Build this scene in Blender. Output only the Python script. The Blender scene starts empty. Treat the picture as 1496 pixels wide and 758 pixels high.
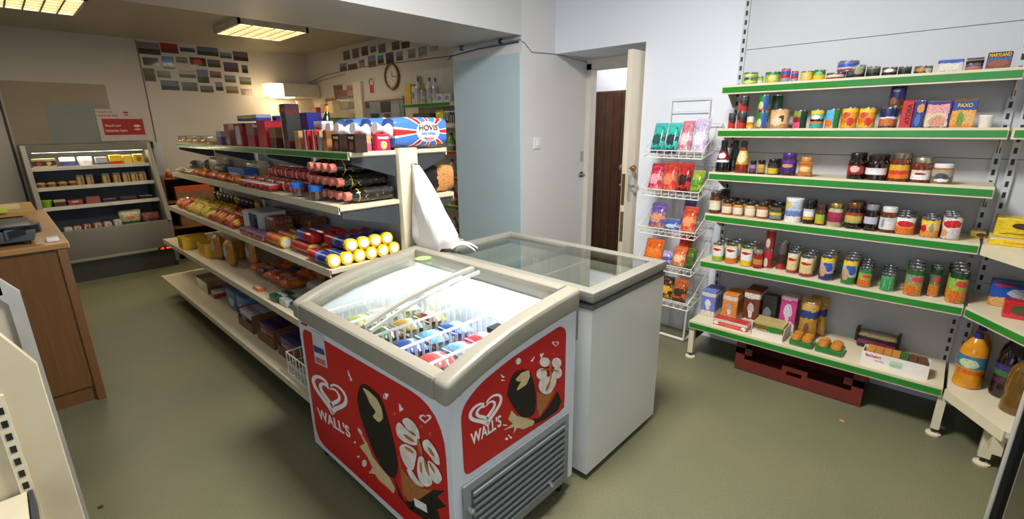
import bpy, bmesh, math, random
from mathutils import Vector, Matrix
random.seed(7)
sc = bpy.context.scene
col = sc.collection
# ------------------------------------------------------------------ camera
FPX = 692.354                      # focal length in pixels of the 1496x758 frame
CX, CY, CAMH = 748.0, 379.0, 1.47
def _rot(yaw, pitch, roll):
    cy, sy, cp, sp = math.cos(yaw), math.sin(yaw), math.cos(pitch), math.sin(pitch)
    fwd = Vector((sy*cp, cy*cp, -sp)); right = Vector((cy, -sy, 0)); up = right.cross(fwd)
    cr, sr = math.cos(roll), math.sin(roll)
    return right*cr + up*sr, up*cr - right*sr, fwd
R_, U_, F_ = _rot(math.radians(46.85083), math.radians(15.63681), math.radians(-0.58545))
cd = bpy.data.cameras.new('camera'); cam = bpy.data.objects.new('camera', cd); col.objects.link(cam)
cd.sensor_width = 36; cd.lens = FPX/1496*36; cd.clip_start = .02
cam.matrix_world = Matrix(((R_.x, U_.x, -F_.x, 0), (R_.y, U_.y, -F_.y, 0), (R_.z, U_.z, -F_.z, CAMH), (0, 0, 0, 1)))
sc.camera = cam
def at(px, py, ax, val):
    """surveying helper: the point of a photographed spot on a known plane of the room"""
    d = R_*((px-CX)/FPX) - U_*((py-CY)/FPX) + F_
    c = Vector((0, 0, CAMH)); t = (val-c[ax])/d[ax]
    return c + d*t
# ------------------------------------------------------------------ view, world and large lights
vs = sc.view_settings
vs.view_transform = 'Standard'; vs.look = 'None'; vs.gamma = 1.0; vs.use_curve_mapping = False
vs.exposure = 0.3
world = bpy.data.worlds.new('world'); sc.world = world; world.use_nodes = True
wn = world.node_tree.nodes; bg = wn['Background']
bg.inputs[0].default_value = (.75, .85, 1.0, 1); bg.inputs[1].default_value = .9
def area(name, loc, rot, sx, sy, power, color, spread=180):
    l = bpy.data.lights.new(name, 'AREA'); l.shape = 'RECTANGLE'; l.size = sx; l.size_y = sy
    l.energy = power; l.color = color; l.spread = math.radians(spread)
    o = bpy.data.objects.new(name, l); o.location = loc; o.rotation_euler = rot; col.objects.link(o)
    return o
# daylight through the shop window in the left wall of the front room
WIN_L = area('window_daylight', (-2.16, .1, 1.55), (0, math.radians(-90), 0), 1.6, 2.6, 9, (.86, .93, 1.0))
WIN_F = area('front_window_daylight', (-.6, -2.46, 1.6), (math.radians(90), 0, 0), 2.4, 1.6, 7, (.88, .94, 1.0))
FL_F = area('front_fluorescent', (1.3, .95, 2.66), (0, 0, 0), .56, .56, 78, (1, .97, .91))
# ------------------------------------------------------------------ materials
_mc = {}
def nodes(m):
    m.use_nodes = True; nt = m.node_tree; return nt, nt.nodes, nt.links, nt.nodes['Principled BSDF']
def C4(c): return (c[0], c[1], c[2], 1)
def S(r, g, b):
    f = lambda v: (v/255/12.92) if v/255 <= .04045 else ((v/255+.055)/1.055)**2.4
    return (f(r), f(g), f(b))
def mat(c, rough=.5, metal=0, var=.06, scale=14, coat=0, bump=0, emit=None, es=0, c2=None, alpha=None):
    k = ('m', tuple(c), rough, metal, var, scale, coat, bump, emit, es, c2)
    if k in _mc: return _mc[k]
    m = bpy.data.materials.new('paint_%d' % len(_mc)); nt, n, l, b = nodes(m)
    tc = n.new('ShaderNodeTexCoord'); nz = n.new('ShaderNodeTexNoise'); nz.inputs['Scale'].default_value = scale; nz.inputs['Detail'].default_value = 4
    l.new(tc.outputs['Object'], nz.inputs['Vector'])
    rp = n.new('ShaderNodeValToRGB'); rp.color_ramp.elements[0].position = .3; rp.color_ramp.elements[1].position = .7
    d = c2 if c2 else tuple(max(0, v*(1-var*2)) for v in c)
    rp.color_ramp.elements[0].color = C4(d); rp.color_ramp.elements[1].color = C4(c)
    l.new(nz.outputs[0], rp.inputs[0]); l.new(rp.outputs[0], b.inputs['Base Color'])
    b.inputs['Roughness'].default_value = rough; b.inputs['Metallic'].default_value = metal; b.inputs['Coat Weight'].default_value = coat
    b.inputs['Coat Roughness'].default_value = .08
    if bump:
        bp = n.new('ShaderNodeBump'); bp.inputs['Strength'].default_value = bump; bp.inputs['Distance'].default_value = .01
        l.new(nz.outputs[0], bp.inputs['Height']); l.new(bp.outputs[0], b.inputs['Normal'])
    if emit: b.inputs['Emission Color'].default_value = C4(emit); b.inputs['Emission Strength'].default_value = es
    _mc[k] = m; return m
def pmat(stops, emb=(), noise=None, axis='Z', rough=.4, metal=0, coat=.2, wob=.16, speck=.55):
    """printed packaging: colour bands along one axis, oval/oblong emblems, speckled food picture"""
    k = ('p', tuple(stops), tuple(emb), noise, axis, rough, metal, coat, wob, speck)
    if k in _mc: return _mc[k]
    m = bpy.data.materials.new('print_%d' % len(_mc)); nt, n, l, b = nodes(m)
    tc = n.new('ShaderNodeTexCoord'); sp = n.new('ShaderNodeSeparateXYZ')
    wz = n.new('ShaderNodeTexNoise'); wz.inputs['Scale'].default_value = 5; wz.inputs['Detail'].default_value = 1; l.new(tc.outputs['Generated'], wz.inputs['Vector'])
    wv = n.new('ShaderNodeVectorMath'); wv.operation = 'MULTIPLY_ADD'; l.new(wz.outputs['Color'], wv.inputs[0]); wv.inputs[1].default_value = (wob, wob, wob); l.new(tc.outputs['Generated'], wv.inputs[2])
    wo = n.new('ShaderNodeVectorMath'); wo.operation = 'SUBTRACT'; l.new(wv.outputs[0], wo.inputs[0]); wo.inputs[1].default_value = (wob/2,)*3; l.new(wo.outputs[0], sp.inputs[0])
    rp = n.new('ShaderNodeValToRGB'); cr = rp.color_ramp; cr.interpolation = 'CONSTANT'
    while len(cr.elements) < len(stops): cr.elements.new(.5)
    for e, (p, c) in zip(cr.elements, stops): e.position = p; e.color = C4(c)
    l.new(sp.outputs[axis], rp.inputs[0]); cur = rp.outputs[0]
    def mth(op, a, c=None):
        q = n.new('ShaderNodeMath'); q.operation = op
        for i, v in enumerate((a, c)):
            if v is None: continue
            if isinstance(v, (int, float)): q.inputs[i].default_value = v
            else: l.new(v, q.inputs[i])
        return q.outputs[0]
    def mix(fac, cin, c):
        q = n.new('ShaderNodeMix'); q.data_type = 'RGBA'; l.new(fac, q.inputs['Factor'])
        l.new(cin, q.inputs['A']); q.inputs['B'].default_value = C4(c); return q.outputs['Result']
    if noise:
        sca, c, th = noise[:3]
        nz = n.new('ShaderNodeTexNoise'); nz.inputs['Scale'].default_value = sca; nz.inputs['Detail'].default_value = 2; l.new(tc.outputs['Generated'], nz.inputs['Vector'])
        f = mth('GREATER_THAN', nz.outputs[0], th)
        if len(noise) > 3:
            f = mth('MULTIPLY', f, mth('LESS_THAN', sp.outputs['Z'], noise[4])); f = mth('MULTIPLY', f, mth('GREATER_THAN', sp.outputs['Z'], noise[3]))
        cur = mix(f, cur, c)
    for (ua, cu, cv, ru, rv, c, *pw) in emb:
        p_ = pw[0] if pw else 2
        a = mth('POWER', mth('ABSOLUTE', mth('MULTIPLY', mth('SUBTRACT', sp.outputs[ua], cu), 1/ru)), p_)
        d = mth('POWER', mth('ABSOLUTE', mth('MULTIPLY', mth('SUBTRACT', sp.outputs['Z'] if ua != 'Z' else sp.outputs['X'], cv), 1/rv)), p_)
        cur = mix(mth('LESS_THAN', mth('ADD', a, d), 1.0), cur, c)
    if speck:      # small print
        sz = n.new('ShaderNodeTexNoise'); sz.inputs['Scale'].default_value = 11; sz.inputs['Detail'].default_value = 2; mp = n.new('ShaderNodeMapping'); mp.inputs['Scale'].default_value = (1, 1, 2.4); l.new(tc.outputs['Generated'], mp.inputs[0]); l.new(mp.outputs[0], sz.inputs['Vector'])
        sr = n.new('ShaderNodeValToRGB'); e = sr.color_ramp.elements; e[0].position = .40; e[0].color = (speck, speck, speck, 1); e[1].position = .46; e[1].color = (1, 1, 1, 1); l.new(sz.outputs[0], sr.inputs[0])
        sm = n.new('ShaderNodeMix'); sm.data_type = 'RGBA'; sm.blend_type = 'MULTIPLY'; sm.inputs['Factor'].default_value = 1; l.new(cur, sm.inputs['A']); l.new(sr.outputs[0], sm.inputs['B']); cur = sm.outputs['Result']
    l.new(cur, b.inputs['Base Color']); b.inputs['Roughness'].default_value = rough; b.inputs['Metallic'].default_value = metal; b.inputs['Coat Weight'].default_value = coat
    _mc[k] = m; return m
def glass(name, tint, refl=1.0, rough=.02, opac=.0):
    m = bpy.data.materials.new(name); m.use_nodes = True; n = m.node_tree.nodes; l = m.node_tree.links; n.clear()
    o = n.new('ShaderNodeOutputMaterial'); t = n.new('ShaderNodeBsdfTransparent'); t.inputs[0].default_value = C4(tint)
    g = n.new('ShaderNodeBsdfGlossy'); g.inputs['Roughness'].default_value = rough
    lw = n.new('ShaderNodeLayerWeight'); lw.inputs[0].default_value = .5; fr = n.new('ShaderNodeMath'); fr.operation = 'POWER'; fr.inputs[1].default_value = 4.0; l.new(lw.outputs['Facing'], fr.inputs[0])
    mu = n.new('ShaderNodeMath'); mu.operation = 'MULTIPLY_ADD'; mu.inputs[1].default_value = refl*.8; mu.inputs[2].default_value = opac+.025; mu.use_clamp = True
    mx = n.new('ShaderNodeMixShader'); l.new(fr.outputs[0], mu.inputs[0]); l.new(mu.outputs[0], mx.inputs[0]); l.new(t.outputs[0], mx.inputs[1]); l.new(g.outputs[0], mx.inputs[2]); l.new(mx.outputs[0], o.inputs[0])
    return m
WHITE = S(235, 236, 240); CREAMC = S(222, 214, 190)
M_GLASS = glass('clear_glass', (.93, .96, .95)); M_CHEST = glass('chest_glass', (.80, .83, .78), 1.6, .03, .05); M_PLASTIC = glass('clear_plastic', (.9, .92, .92), 1.5, .12, .06)
M_CREAM = mat(S(218, 207, 178), .38, var=.03); M_WIRE = mat(S(232, 230, 222), .35, var=.02); M_STEEL = mat(S(190, 192, 192), .25, .9, var=.05)
M_TINTOP = mat(S(205, 206, 208), .18, 1.0, var=.04); M_DKMETAL = mat(S(58, 62, 66), .45, var=.08); M_BLACK = mat(S(20, 20, 22), .4, var=.1)
M_GREENSTRIP = mat(S(34, 132, 40), .25, var=.10, scale=6, coat=.3)
# ------------------------------------------------------------------ mesh helpers
class MB:
    def __init__(s): s.v = []; s.f = []; s.mi = []
    def add(s, vs_, fs, mi=0):
        o = len(s.v); s.v += [tuple(q) for q in vs_]; s.f += [tuple(i+o for i in f) for f in fs]; s.mi += [mi]*len(fs); return s
    def box(s, x0, x1, y0, y1, z0, z1, mi=0):
        return s.add([(x0, y0, z0), (x1, y0, z0), (x1, y1, z0), (x0, y1, z0), (x0, y0, z1), (x1, y0, z1), (x1, y1, z1), (x0, y1, z1)],
                     [(0, 3, 2, 1), (4, 5, 6, 7), (0, 1, 5, 4), (1, 2, 6, 5), (2, 3, 7, 6), (3, 0, 4, 7)], mi)
    def prism(s, pts, d0, d1, mi=0):
        """pts: list of 3D points of one side; moved by d0 / d1 to make the two caps"""
        n = len(pts); d0 = Vector(d0); d1 = Vector(d1); P = [Vector(p) for p in pts]
        return s.add([p+d0 for p in P]+[p+d1 for p in P], [tuple(range(n))[::-1], tuple(range(n, 2*n))] + [(i, (i+1) % n, n+(i+1) % n, n+i) for i in range(n)], mi)
    def lathe(s, prof, n=16, mi=0, cx=0, cy=0, sx=1, sy=1, top=True):
        o = []; fs = []; m = len(prof)
        for (r, z) in prof:
            for i in range(n): a = 2*math.pi*(i+.5)/n; o.append((cx+r*sx*math.cos(a), cy+r*sy*math.sin(a), z))
        for j in range(m-1):
            for i in range(n): fs.append((j*n+i, j*n+(i+1) % n, (j+1)*n+(i+1) % n, (j+1)*n+i))
        fs.append(tuple(range(n))[::-1])
        if top: fs.append(tuple((m-1)*n+i for i in range(n)))
        return s.add(o, fs, mi)
    def tube(s, path, r, n=5, mi=0, closed=False):
        P = [Vector(p) for p in path]; k = len(P); o = []; fs = []
        for i, p in enumerate(P):
            a = P[(i-1) % k] if (closed or i > 0) else p; b = P[(i+1) % k] if (closed or i < k-1) else p
            t = (b-a).normalized(); u = t.cross(Vector((0, 0, 1)));
            if u.length < .1: u = t.cross(Vector((0, 1, 0)))
            u.normalize(); w = t.cross(u)
            for q in range(n): an = 2*math.pi*q/n; o.append(p+u*r*math.cos(an)+w*r*math.sin(an))
        for i in range(k if closed else k-1):
            j = (i+1) % k
            for q in range(n): fs.append((i*n+q, i*n+(q+1) % n, j*n+(q+1) % n, j*n+q))
        if not closed: fs.append(tuple(range(n))[::-1]); fs.append(tuple((k-1)*n+q for q in range(n)))
        return s.add(o, fs, mi)
    def mesh(s, name, mats, smooth=False, bevel=0, seg=2, ang=.6):
        me = bpy.data.meshes.new(name); me.from_pydata(s.v, [], s.f)
        for m in (mats if isinstance(mats, (list, tuple)) else [mats]): me.materials.append(m)
        me.polygons.foreach_set('material_index', s.mi)
        bm = bmesh.new(); bm.from_mesh(me); bmesh.ops.recalc_face_normals(bm, faces=bm.faces)
        if bevel: bmesh.ops.bevel(bm, geom=[e for e in bm.edges if e.calc_face_angle(0) > .5], offset=bevel, segments=seg, profile=.6, affect='EDGES', clamp_overlap=True)
        bm.to_mesh(me); bm.free()
        if smooth or bevel:
            me.polygons.foreach_set('use_smooth', [True]*len(me.polygons)); me.set_sharp_from_angle(angle=ang)
        return me
    def build(s, name, mats, parent=None, loc=(0, 0, 0), **kw): return link(name, s.mesh(name, mats, **kw), parent, loc)
def link(name, me, parent=None, loc=(0, 0, 0), rz=0):
    o = bpy.data.objects.new(name, me); col.objects.link(o); o.parent = parent; o.location = loc; o.rotation_euler = (0, 0, rz); return o
def tag(o, label=None, cat=None, group=None, kind=None):
    if label: o['label'] = label
    if cat: o['category'] = cat
    if group: o['group'] = group
    if kind: o['kind'] = kind
    return o
def thing(name, label, cat, loc=(0, 0, 0), rz=0, group=None):
    o = bpy.data.objects.new(name, None); col.objects.link(o); o.location = loc; o.rotation_euler = (0, 0, rz); o.empty_display_size = .05
    return tag(o, label, cat, group)
def structure(o): o['kind'] = 'structure'; return o
def B(x0, x1, y0, y1, z0, z1): return MB().box(x0, x1, y0, y1, z0, z1)
_me = {}
def cached(key, fn):
    if key not in _me: _me[key] = fn()
    return _me[key]
def dup(root, loc, rz=None, label=None, group=None, sc_=None):
    r = root.copy(); col.objects.link(r); r.location = loc
    if rz is not None: r.rotation_euler = (0, 0, rz)
    if label: r['label'] = label
    if group: r['group'] = group
    if sc_: r.scale = sc_
    for ch in list(root.children):
        c = ch.copy(); col.objects.link(c); c.parent = r
        for g in list(ch.children):
            d = g.copy(); col.objects.link(d); d.parent = c
    return r
def text(body, origin, xdir, up, width, height, m, parent=None, name='lettering', ext=.0006):
    cu = bpy.data.curves.new('t', 'FONT'); cu.body = body; cu.align_x = 'CENTER'; cu.align_y = 'CENTER'; cu.extrude = .01; cu.offset = .018
    o = bpy.data.objects.new('t', cu); col.objects.link(o)
    dg = bpy.context.evaluated_depsgraph_get(); me = bpy.data.meshes.new_from_object(o.evaluated_get(dg)); bpy.data.objects.remove(o); bpy.data.curves.remove(cu)
    xs = [v.co.x for v in me.vertices]; ys = [v.co.y for v in me.vertices]
    w = max(xs)-min(xs); h = max(ys)-min(ys); mx = (max(xs)+min(xs))/2; my = (max(ys)+min(ys))/2
    X = Vector(xdir).normalized(); Y = Vector(up); Y = (Y-X*Y.dot(X)).normalized() if height > 0 else Y; N = X.cross(Y).normalized(); O = Vector(origin)
    for v in me.vertices:
        q = O + X*((v.co.x-mx)*width/w) + Y*((v.co.y-my)*abs(height)/h) + N*(v.co.z*ext/.01); v.co = q
    me.materials.clear(); me.materials.append(m); me.name = name
    return link(name, me, parent)
# ------------------------------------------------------------------ the room
XR, YW, XB, YP, XF, YB = 3.25, 2.548, 2.846, 3.335, 3.30, 7.05
ZB, ZC, ZCF = 2.12, 2.465, 2.75
M_WALLW = mat(S(226, 230, 240), .75, var=.015, scale=3, bump=.05); M_WALLB = mat(S(206, 200, 192), .8, var=.025, scale=2.5, bump=.06)
M_CEIL = mat(S(176, 168, 150), .35, var=.02, scale=3); M_BEAM = mat(S(206, 206, 206), .32, var=.02, scale=3); M_FRAME = mat(S(228, 222, 208), .45, var=.03)
def floor_mat():
    m = bpy.data.materials.new('vinyl_floor'); nt, n, l, b = nodes(m)
    tc = n.new('ShaderNodeTexCoord'); a = n.new('ShaderNodeTexNoise'); a.inputs['Scale'].default_value = 150; a.inputs['Detail'].default_value = 3
    c = n.new('ShaderNodeTexNoise'); c.inputs['Scale'].default_value = 1.6; c.inputs['Detail'].default_value = 5
    l.new(tc.outputs['Object'], a.inputs[0]); l.new(tc.outputs['Object'], c.inputs[0])
    r1 = n.new('ShaderNodeValToRGB'); r1.color_ramp.elements[0].position = .35; r1.color_ramp.elements[1].position = .68
    r1.color_ramp.elements[0].color = C4(S(106, 105, 80)); r1.color_ramp.elements[1].color = C4(S(122, 120, 94))
    r2 = n.new('ShaderNodeValToRGB'); r2.color_ramp.elements[0].position = .3; r2.color_ramp.elements[1].position = .75
    r2.color_ramp.elements[0].color = (.8, .84, .84, 1); r2.color_ramp.elements[1].color = (1.08, 1.05, .96, 1)
    l.new(a.outputs[0], r1.inputs[0]); l.new(c.outputs[0], r2.inputs[0])
    mx = n.new('ShaderNodeMix'); mx.data_type = 'RGBA'; mx.blend_type = 'MULTIPLY'; mx.inputs['Factor'].default_value = 1
    l.new(r1.outputs[0], mx.inputs['A']); l.new(r2.outputs[0], mx.inputs['B']); l.new(mx.outputs['Result'], b.inputs['Base Color'])
    b.inputs['Roughness'].default_value = .42
    return m
structure(B(-2.4, 5.4, -2.7, 7.25, -.1, 0).build('floor', floor_mat()))
def wall(name, x0, x1, y0, y1, z0, z1, m=None): return structure(B(x0, x1, y0, y1, z0, z1).build(name, m or M_WALLW))
structure(B(XR, XR+.18, -.93, 1.75, 0, ZCF).build('wall_right', M_WALLW)); structure(B(XR, XR+.49, 1.75, YW, 2.03, ZCF).build('wall_lintel', M_WALLW))
wall('wall_recess', XR+.18, XR+.49, 1.55, 1.75, 0, ZCF)
wall('wall_pier', XB, 3.74, YW, YP, 0, ZCF, mat(S(222, 220, 220), .75, var=.02, scale=3, bump=.05))
wall('wall_far_right', XF, XF+.15, YP, YB+.2, 0, ZC+.1, M_WALLB)
wall('wall_back', -2.4, XF, YB, YB+.2, 0, ZC+.1, M_WALLB)
mb = B(-2.4, -2.2, 1.5, YB, 0, ZCF); mb.box(-2.4, -2.2, -2.7, -1.3, 0, ZCF).box(-2.4, -2.2, -1.3, 1.5, 0, .7).box(-2.4, -2.2, -1.3, 1.5, 2.4, ZCF); structure(mb.build('wall_left', M_WALLW))
mb = B(-2.4, -1.9, -2.7, -2.5, 0, ZCF); mb.box(.7, 1.0, -2.7, -2.5, 0, ZCF).box(-1.9, .7, -2.7, -2.5, 0, .75).box(-1.9, .7, -2.7, -2.5, 2.45, ZCF); structure(mb.build('wall_front', M_WALLW))
wall('wall_front_return', 1.0, XR, -.93, -.75, 0, ZCF); wall('wall_front_side', 1.0, 1.18, -2.7, -.93, 0, ZCF)
structure(B(-2.4, XR+.2, -2.7, YW, ZCF, ZCF+.1).build('ceiling_front', M_WALLW))
structure(B(-2.4, XF+.1, YP, YB+.1, ZC, ZC+.1).build('ceiling', M_CEIL))
mb = MB(); mb.prism([(0, YW, ZB), (0, YP, ZB), (0, YP, ZCF), (0, YW, ZCF)], (-2.2, 0, 0), (XB, 0, 0)); structure(mb.build('ceiling_beam', M_BEAM))
# shop windows that give the daylight (outside the picture)
def shop_window(name, P0, P1):
    t = bpy.data.objects.new(name, None); col.objects.link(t); structure(t)
    (x0, y0, z0), (x1, y1, z1) = P0, P1; w = .05
    f = MB()
    if x1-x0 < .3:
        for yy in (y0, (y0+y1)/2-w/2, y1-w): f.box(x0, x1, yy, yy+w, z0, z1)
        f.box(x0, x1, y0, y1, z0, z0+w).box(x0, x1, y0, y1, z1-w, z1); g = B((x0+x1)/2-.003, (x0+x1)/2+.003, y0+w, y1-w, z0+w, z1-w)
    else:
        for xx in (x0, (x0+x1)/2-w/2, x1-w): f.box(xx, xx+w, y0, y1, z0, z1)
        f.box(x0, x1, y0, y1, z0, z0+w).box(x0, x1, y0, y1, z1-w, z1); g = B(x0+w, x1-w, (y0+y1)/2-.003, (y0+y1)/2+.003, z0+w, z1-w)
    f.build('window_frame', M_FRAME, t); g.build('pane', M_GLASS, t)
shop_window('window_1', (-2.34, -1.3, .7), (-2.26, 1.5, 2.4)); shop_window('window_2', (-1.9, -2.64, .75), (.7, -2.56, 2.45))
# pale blue board on the pier, strip above, conduit and cable
tag(B(XB-.009, XB, YW+.012, YP-.006, .02, 2.006).build('wall_board', mat(S(188, 211, 222), .55, var=.03, scale=3)), 'pale blue board covering the side of the pier by the freezers', 'wall board')
t = thing('conduit', 'light grey conduit with a dark cable along the top of the blue board', 'conduit', (0, 0, 0))
MB().tube([(XB-.013, YP+.03, 2.075), (XB-.013, YP-.05, 2.10), (XB-.013, YW-.004, 2.10)], .011, 8).build('pipe', mat(S(176, 196, 206), .4), t, smooth=True)
MB().tube([(XB-.012, YP+.05, 2.03), (XB-.012, YP, 2.055), (XB-.012, 3.0, 2.075), (XB-.012, YW+.02, 2.078)], .004, 5).build('cable', M_BLACK, t)
for yy in (2.75, 3.2): B(XB-.028, XB, yy-.012, yy+.012, 2.085, 2.118).build('clip', M_DKMETAL, t)
cb = MB(); pts = [at(762, 60, 1, YW-.004), at(766, 62, 1, YW-.004), at(777, 76, 1, YW-.004), at(812, 79, 1, YW-.004), at(838, 86, 1, YW-.004), at(858, 91, 1, YW-.004)]
tag(cb.tube(pts, .0035, 5).build('cable', mat(S(150, 148, 145), .5)), 'thin grey cable drooping across the white wall beside the door recess', 'cable')
p = at(784, 209, 1, YW)
t = thing('light_switch', 'white light switch on the wall left of the open door', 'switch', (p.x, YW, p.z))
B(-.04, .04, -.010, 0, -.045, .045).build('plate', mat(S(238, 238, 238), .3), t, bevel=.004); B(-.012, .012, -.016, -.008, -.02, .02).build('rocker', mat(S(245, 245, 245), .25), t, bevel=.003)
# lobby behind the doorway, frame, boarded brown door and open white door
wall('wall_lobby', 4.42, 4.6, 1.2, 3.6, 0, 2.5); wall('wall_lobby_side', 3.74, 4.42, 3.4, 3.6, 0, 2.5); wall('wall_lobby_near', 3.74, 4.42, 1.2, 1.4, 0, 2.5)
structure(B(3.74, 4.6, 1.2, 3.6, 2.5, 2.6).build('ceiling_lobby', M_WALLW))
mb = B(3.70, 3.79, 2.50, YW, 0, 1.99); mb.box(3.70, 3.79, 1.751, 1.79, 0, 1.99).box(3.70, 3.79, 1.751, YW, 1.94, 2.028); structure(mb.build('trim_door', M_FRAME))
structure(B(3.79, 3.95, 1.4, 2.95, 2.03, 2.5).build('wall_over_door', M_WALLW))
t = thing('boarded_door', 'dark brown boarded door seen through the open doorway', 'door', (4.38, 2.72, 0))
mbr = S(86, 52, 30)
for i in range(9):
    B(-.02, .02, -.42+i*.093, -.42+i*.093+.088, .02, 1.80).build('plank', mat(tuple(v*(.8+.4*random.random()) for v in mbr), .5, var=.2, scale=8), t, bevel=.004, seg=1)
B(0.02, .035, -.43, .43, .01, 1.81).build('backing_board', mat(S(40, 24, 14), .6), t)
hx, hy, fx, fy = 3.735, 1.776, 3.13, 1.80
ang = math.atan2(fy-hy, fx-hx); L = math.hypot(fx-hx, fy-hy)
t = thing('open_door', 'cream painted door standing open with worn edge beside the snack rack', 'door', (hx, hy, 0), ang)
B(0, L, -.02, .02, .012, 1.975).build('door_leaf', mat(S(226, 216, 196), .42, var=.05, scale=3), t, bevel=.003)
B(L-.001, L+.002, -.014, .014, .90, 1.13).build('lock_plate', mat(S(150, 120, 70), .35, .7), t)
B(L-.001, L+.0015, -.012, .016, .62, .85).build('worn_patch', mat(S(120, 96, 62), .7, var=.3, scale=40), t)
for s in (-1, 1):
    h = B(L-.06, L-.03, min(s*.02, s*.027), max(s*.02, s*.027), .93, 1.12).build('handle_plate', M_STEEL, t, bevel=.003)
    MB().tube([(L-.045, s*.027, 1.04), (L-.045, s*.06, 1.04), (L-.098, s*.062, 1.036)], .009, 8).build('lever', M_STEEL, h, smooth=True)
kb = MB(); kb.lathe([(.008, 0), (.008, .012), (.022, .02), (.026, .032), (.018, .044)], 14); k = kb.build('knob', mat(S(150, 110, 60), .3, .6), t, smooth=True); k.location = (L-.045, .02, 1.17); k.rotation_euler = (math.radians(-90), 0, 0)
k2 = link('knob', k.data, t, (L-.045, -.02, 1.17)); k2.rotation_euler = (math.radians(90), 0, 0)
# latch on the far jamb
area('lobby_fill', (4.1, 2.4, 2.45), (0, 0, 0), .3, .3, 9, (1, .93, .84))  # unseen light added to brighten the lobby and its brown door
t = thing('door_latch', 'small metal latch and bolt on the jamb beside the light switch', 'latch', (3.66, YW, 0))
B(-.018, .018, -.006, 0, 1.16, 1.25).build('latch_plate', M_STEEL, t); B(-.05, .03, -.022, -.006, 1.035, 1.05).build('bolt', M_STEEL, t); B(-.02, .02, -.007, 0, 1.02, 1.065).build('bolt_plate', M_DKMETAL, t)
# back wall: boards, sheets, conduit, red sign
YS = YB
def rect_back(name, px0, py0, px1, py1, th, m, label, cat, bevel=0):
    a = at(px0, py0, 1, YS); b = at(px1, py1, 1, YS)
    return tag(B(a.x, b.x, YS-th, YS, b.z, a.z).build(name, m, bevel=bevel), label, cat)
tag(B(.18, 1.0, YB-.006, YB, .3, 1.96).build('wall_board', mat(S(168, 154, 132), .7, var=.06, scale=3)), 'brownish board fixed to the back wall behind the chilled cabinet', 'wall board')
tag(B(.46, .97, YB-.009, YB-.0062, 1.3, 1.757).build('paper_sheet', mat(S(140, 148, 140), .5, var=.05, scale=3)), 'grey green sheet fixed on the brown board above the chilled cabinet', 'sheet')
tag(MB().tube([(.155, YB-.012, .5), (.155, YB-.012, 1.9)], .010, 6).build('wall_cable', mat(S(70, 62, 52), .5)), 'dark vertical cable on the back wall at the far left', 'cable')
tag(MB().tube([(1.36, YB-.006, .5), (1.36, YB-.006, ZC-.01)], .006, 5).build('wall_seam', mat(S(120, 112, 102), .6)), 'thin vertical joint strip on the back wall left of the photos', 'strip')
zT, zBt = 1.705, 1.36
t = thing('red_sign', 'red and white notice above the chilled cabinet on the back wall', 'sign', (0, 0, 0))
B(.86, 1.285, YB-.018, YB-.010, zBt, zT).build('sign_board', mat(S(206, 196, 190), .45), t)
B(.90, 1.268, YB-.021, YB-.018, 1.425, 1.60).build('red_panel', mat(S(176, 30, 30), .4), t)
mW = mat(S(232, 205, 190), .5); mR = mat(S(176, 60, 56), .5)
text('Recycle your', (.99, YB-.0215, 1.525), (1, 0, 0), (0, 0, 1), .14, .034, mW, t); text('batteries here', (1.01, YB-.0215, 1.475), (1, 0, 0), (0, 0, 1), .19, .034, mW, t)
text('Recycle your', (.945, YB-.0185, 1.672), (1, 0, 0), (0, 0, 1), .13, .026, mR, t); text('batteries here', (.965, YB-.0185, 1.637), (1, 0, 0), (0, 0, 1), .17, .026, mR, t)
for (cx, cz, r, m, y) in ((1.205, 1.512, .03, mW, YB-.0215), (1.125, 1.66, .022, mR, YB-.0185)):
    e = MB(); e.prism([(cx+r*math.cos(a)*1.1, 0, cz+r*.5*math.sin(a)+r*.35) for a in [i*math.pi/6 for i in range(12)]], (0, y, 0), (0, y-.0015, 0))
    e.prism([(cx+r*math.cos(a)*1.1, 0, cz-r*.9+r*.28*math.sin(a)) for a in [i*math.pi/6 for i in range(12)]], (0, y, 0), (0, y-.0015, 0)); e.build('emblem', m, t)
tag(B(1.31, 1.40, YB-.03, YB-.002, .95, 1.335).build('paper_notice', mat(S(205, 208, 214), .5)), 'white paper roll hanging beside the chilled cabinet', 'paper')
tag(B(1.275, 1.31, YB-.08, YB-.002, 1.27, 1.345).build('wall_bracket', M_BLACK), 'small black bracket on the wall at the corner of the chilled cabinet', 'bracket')
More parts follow.
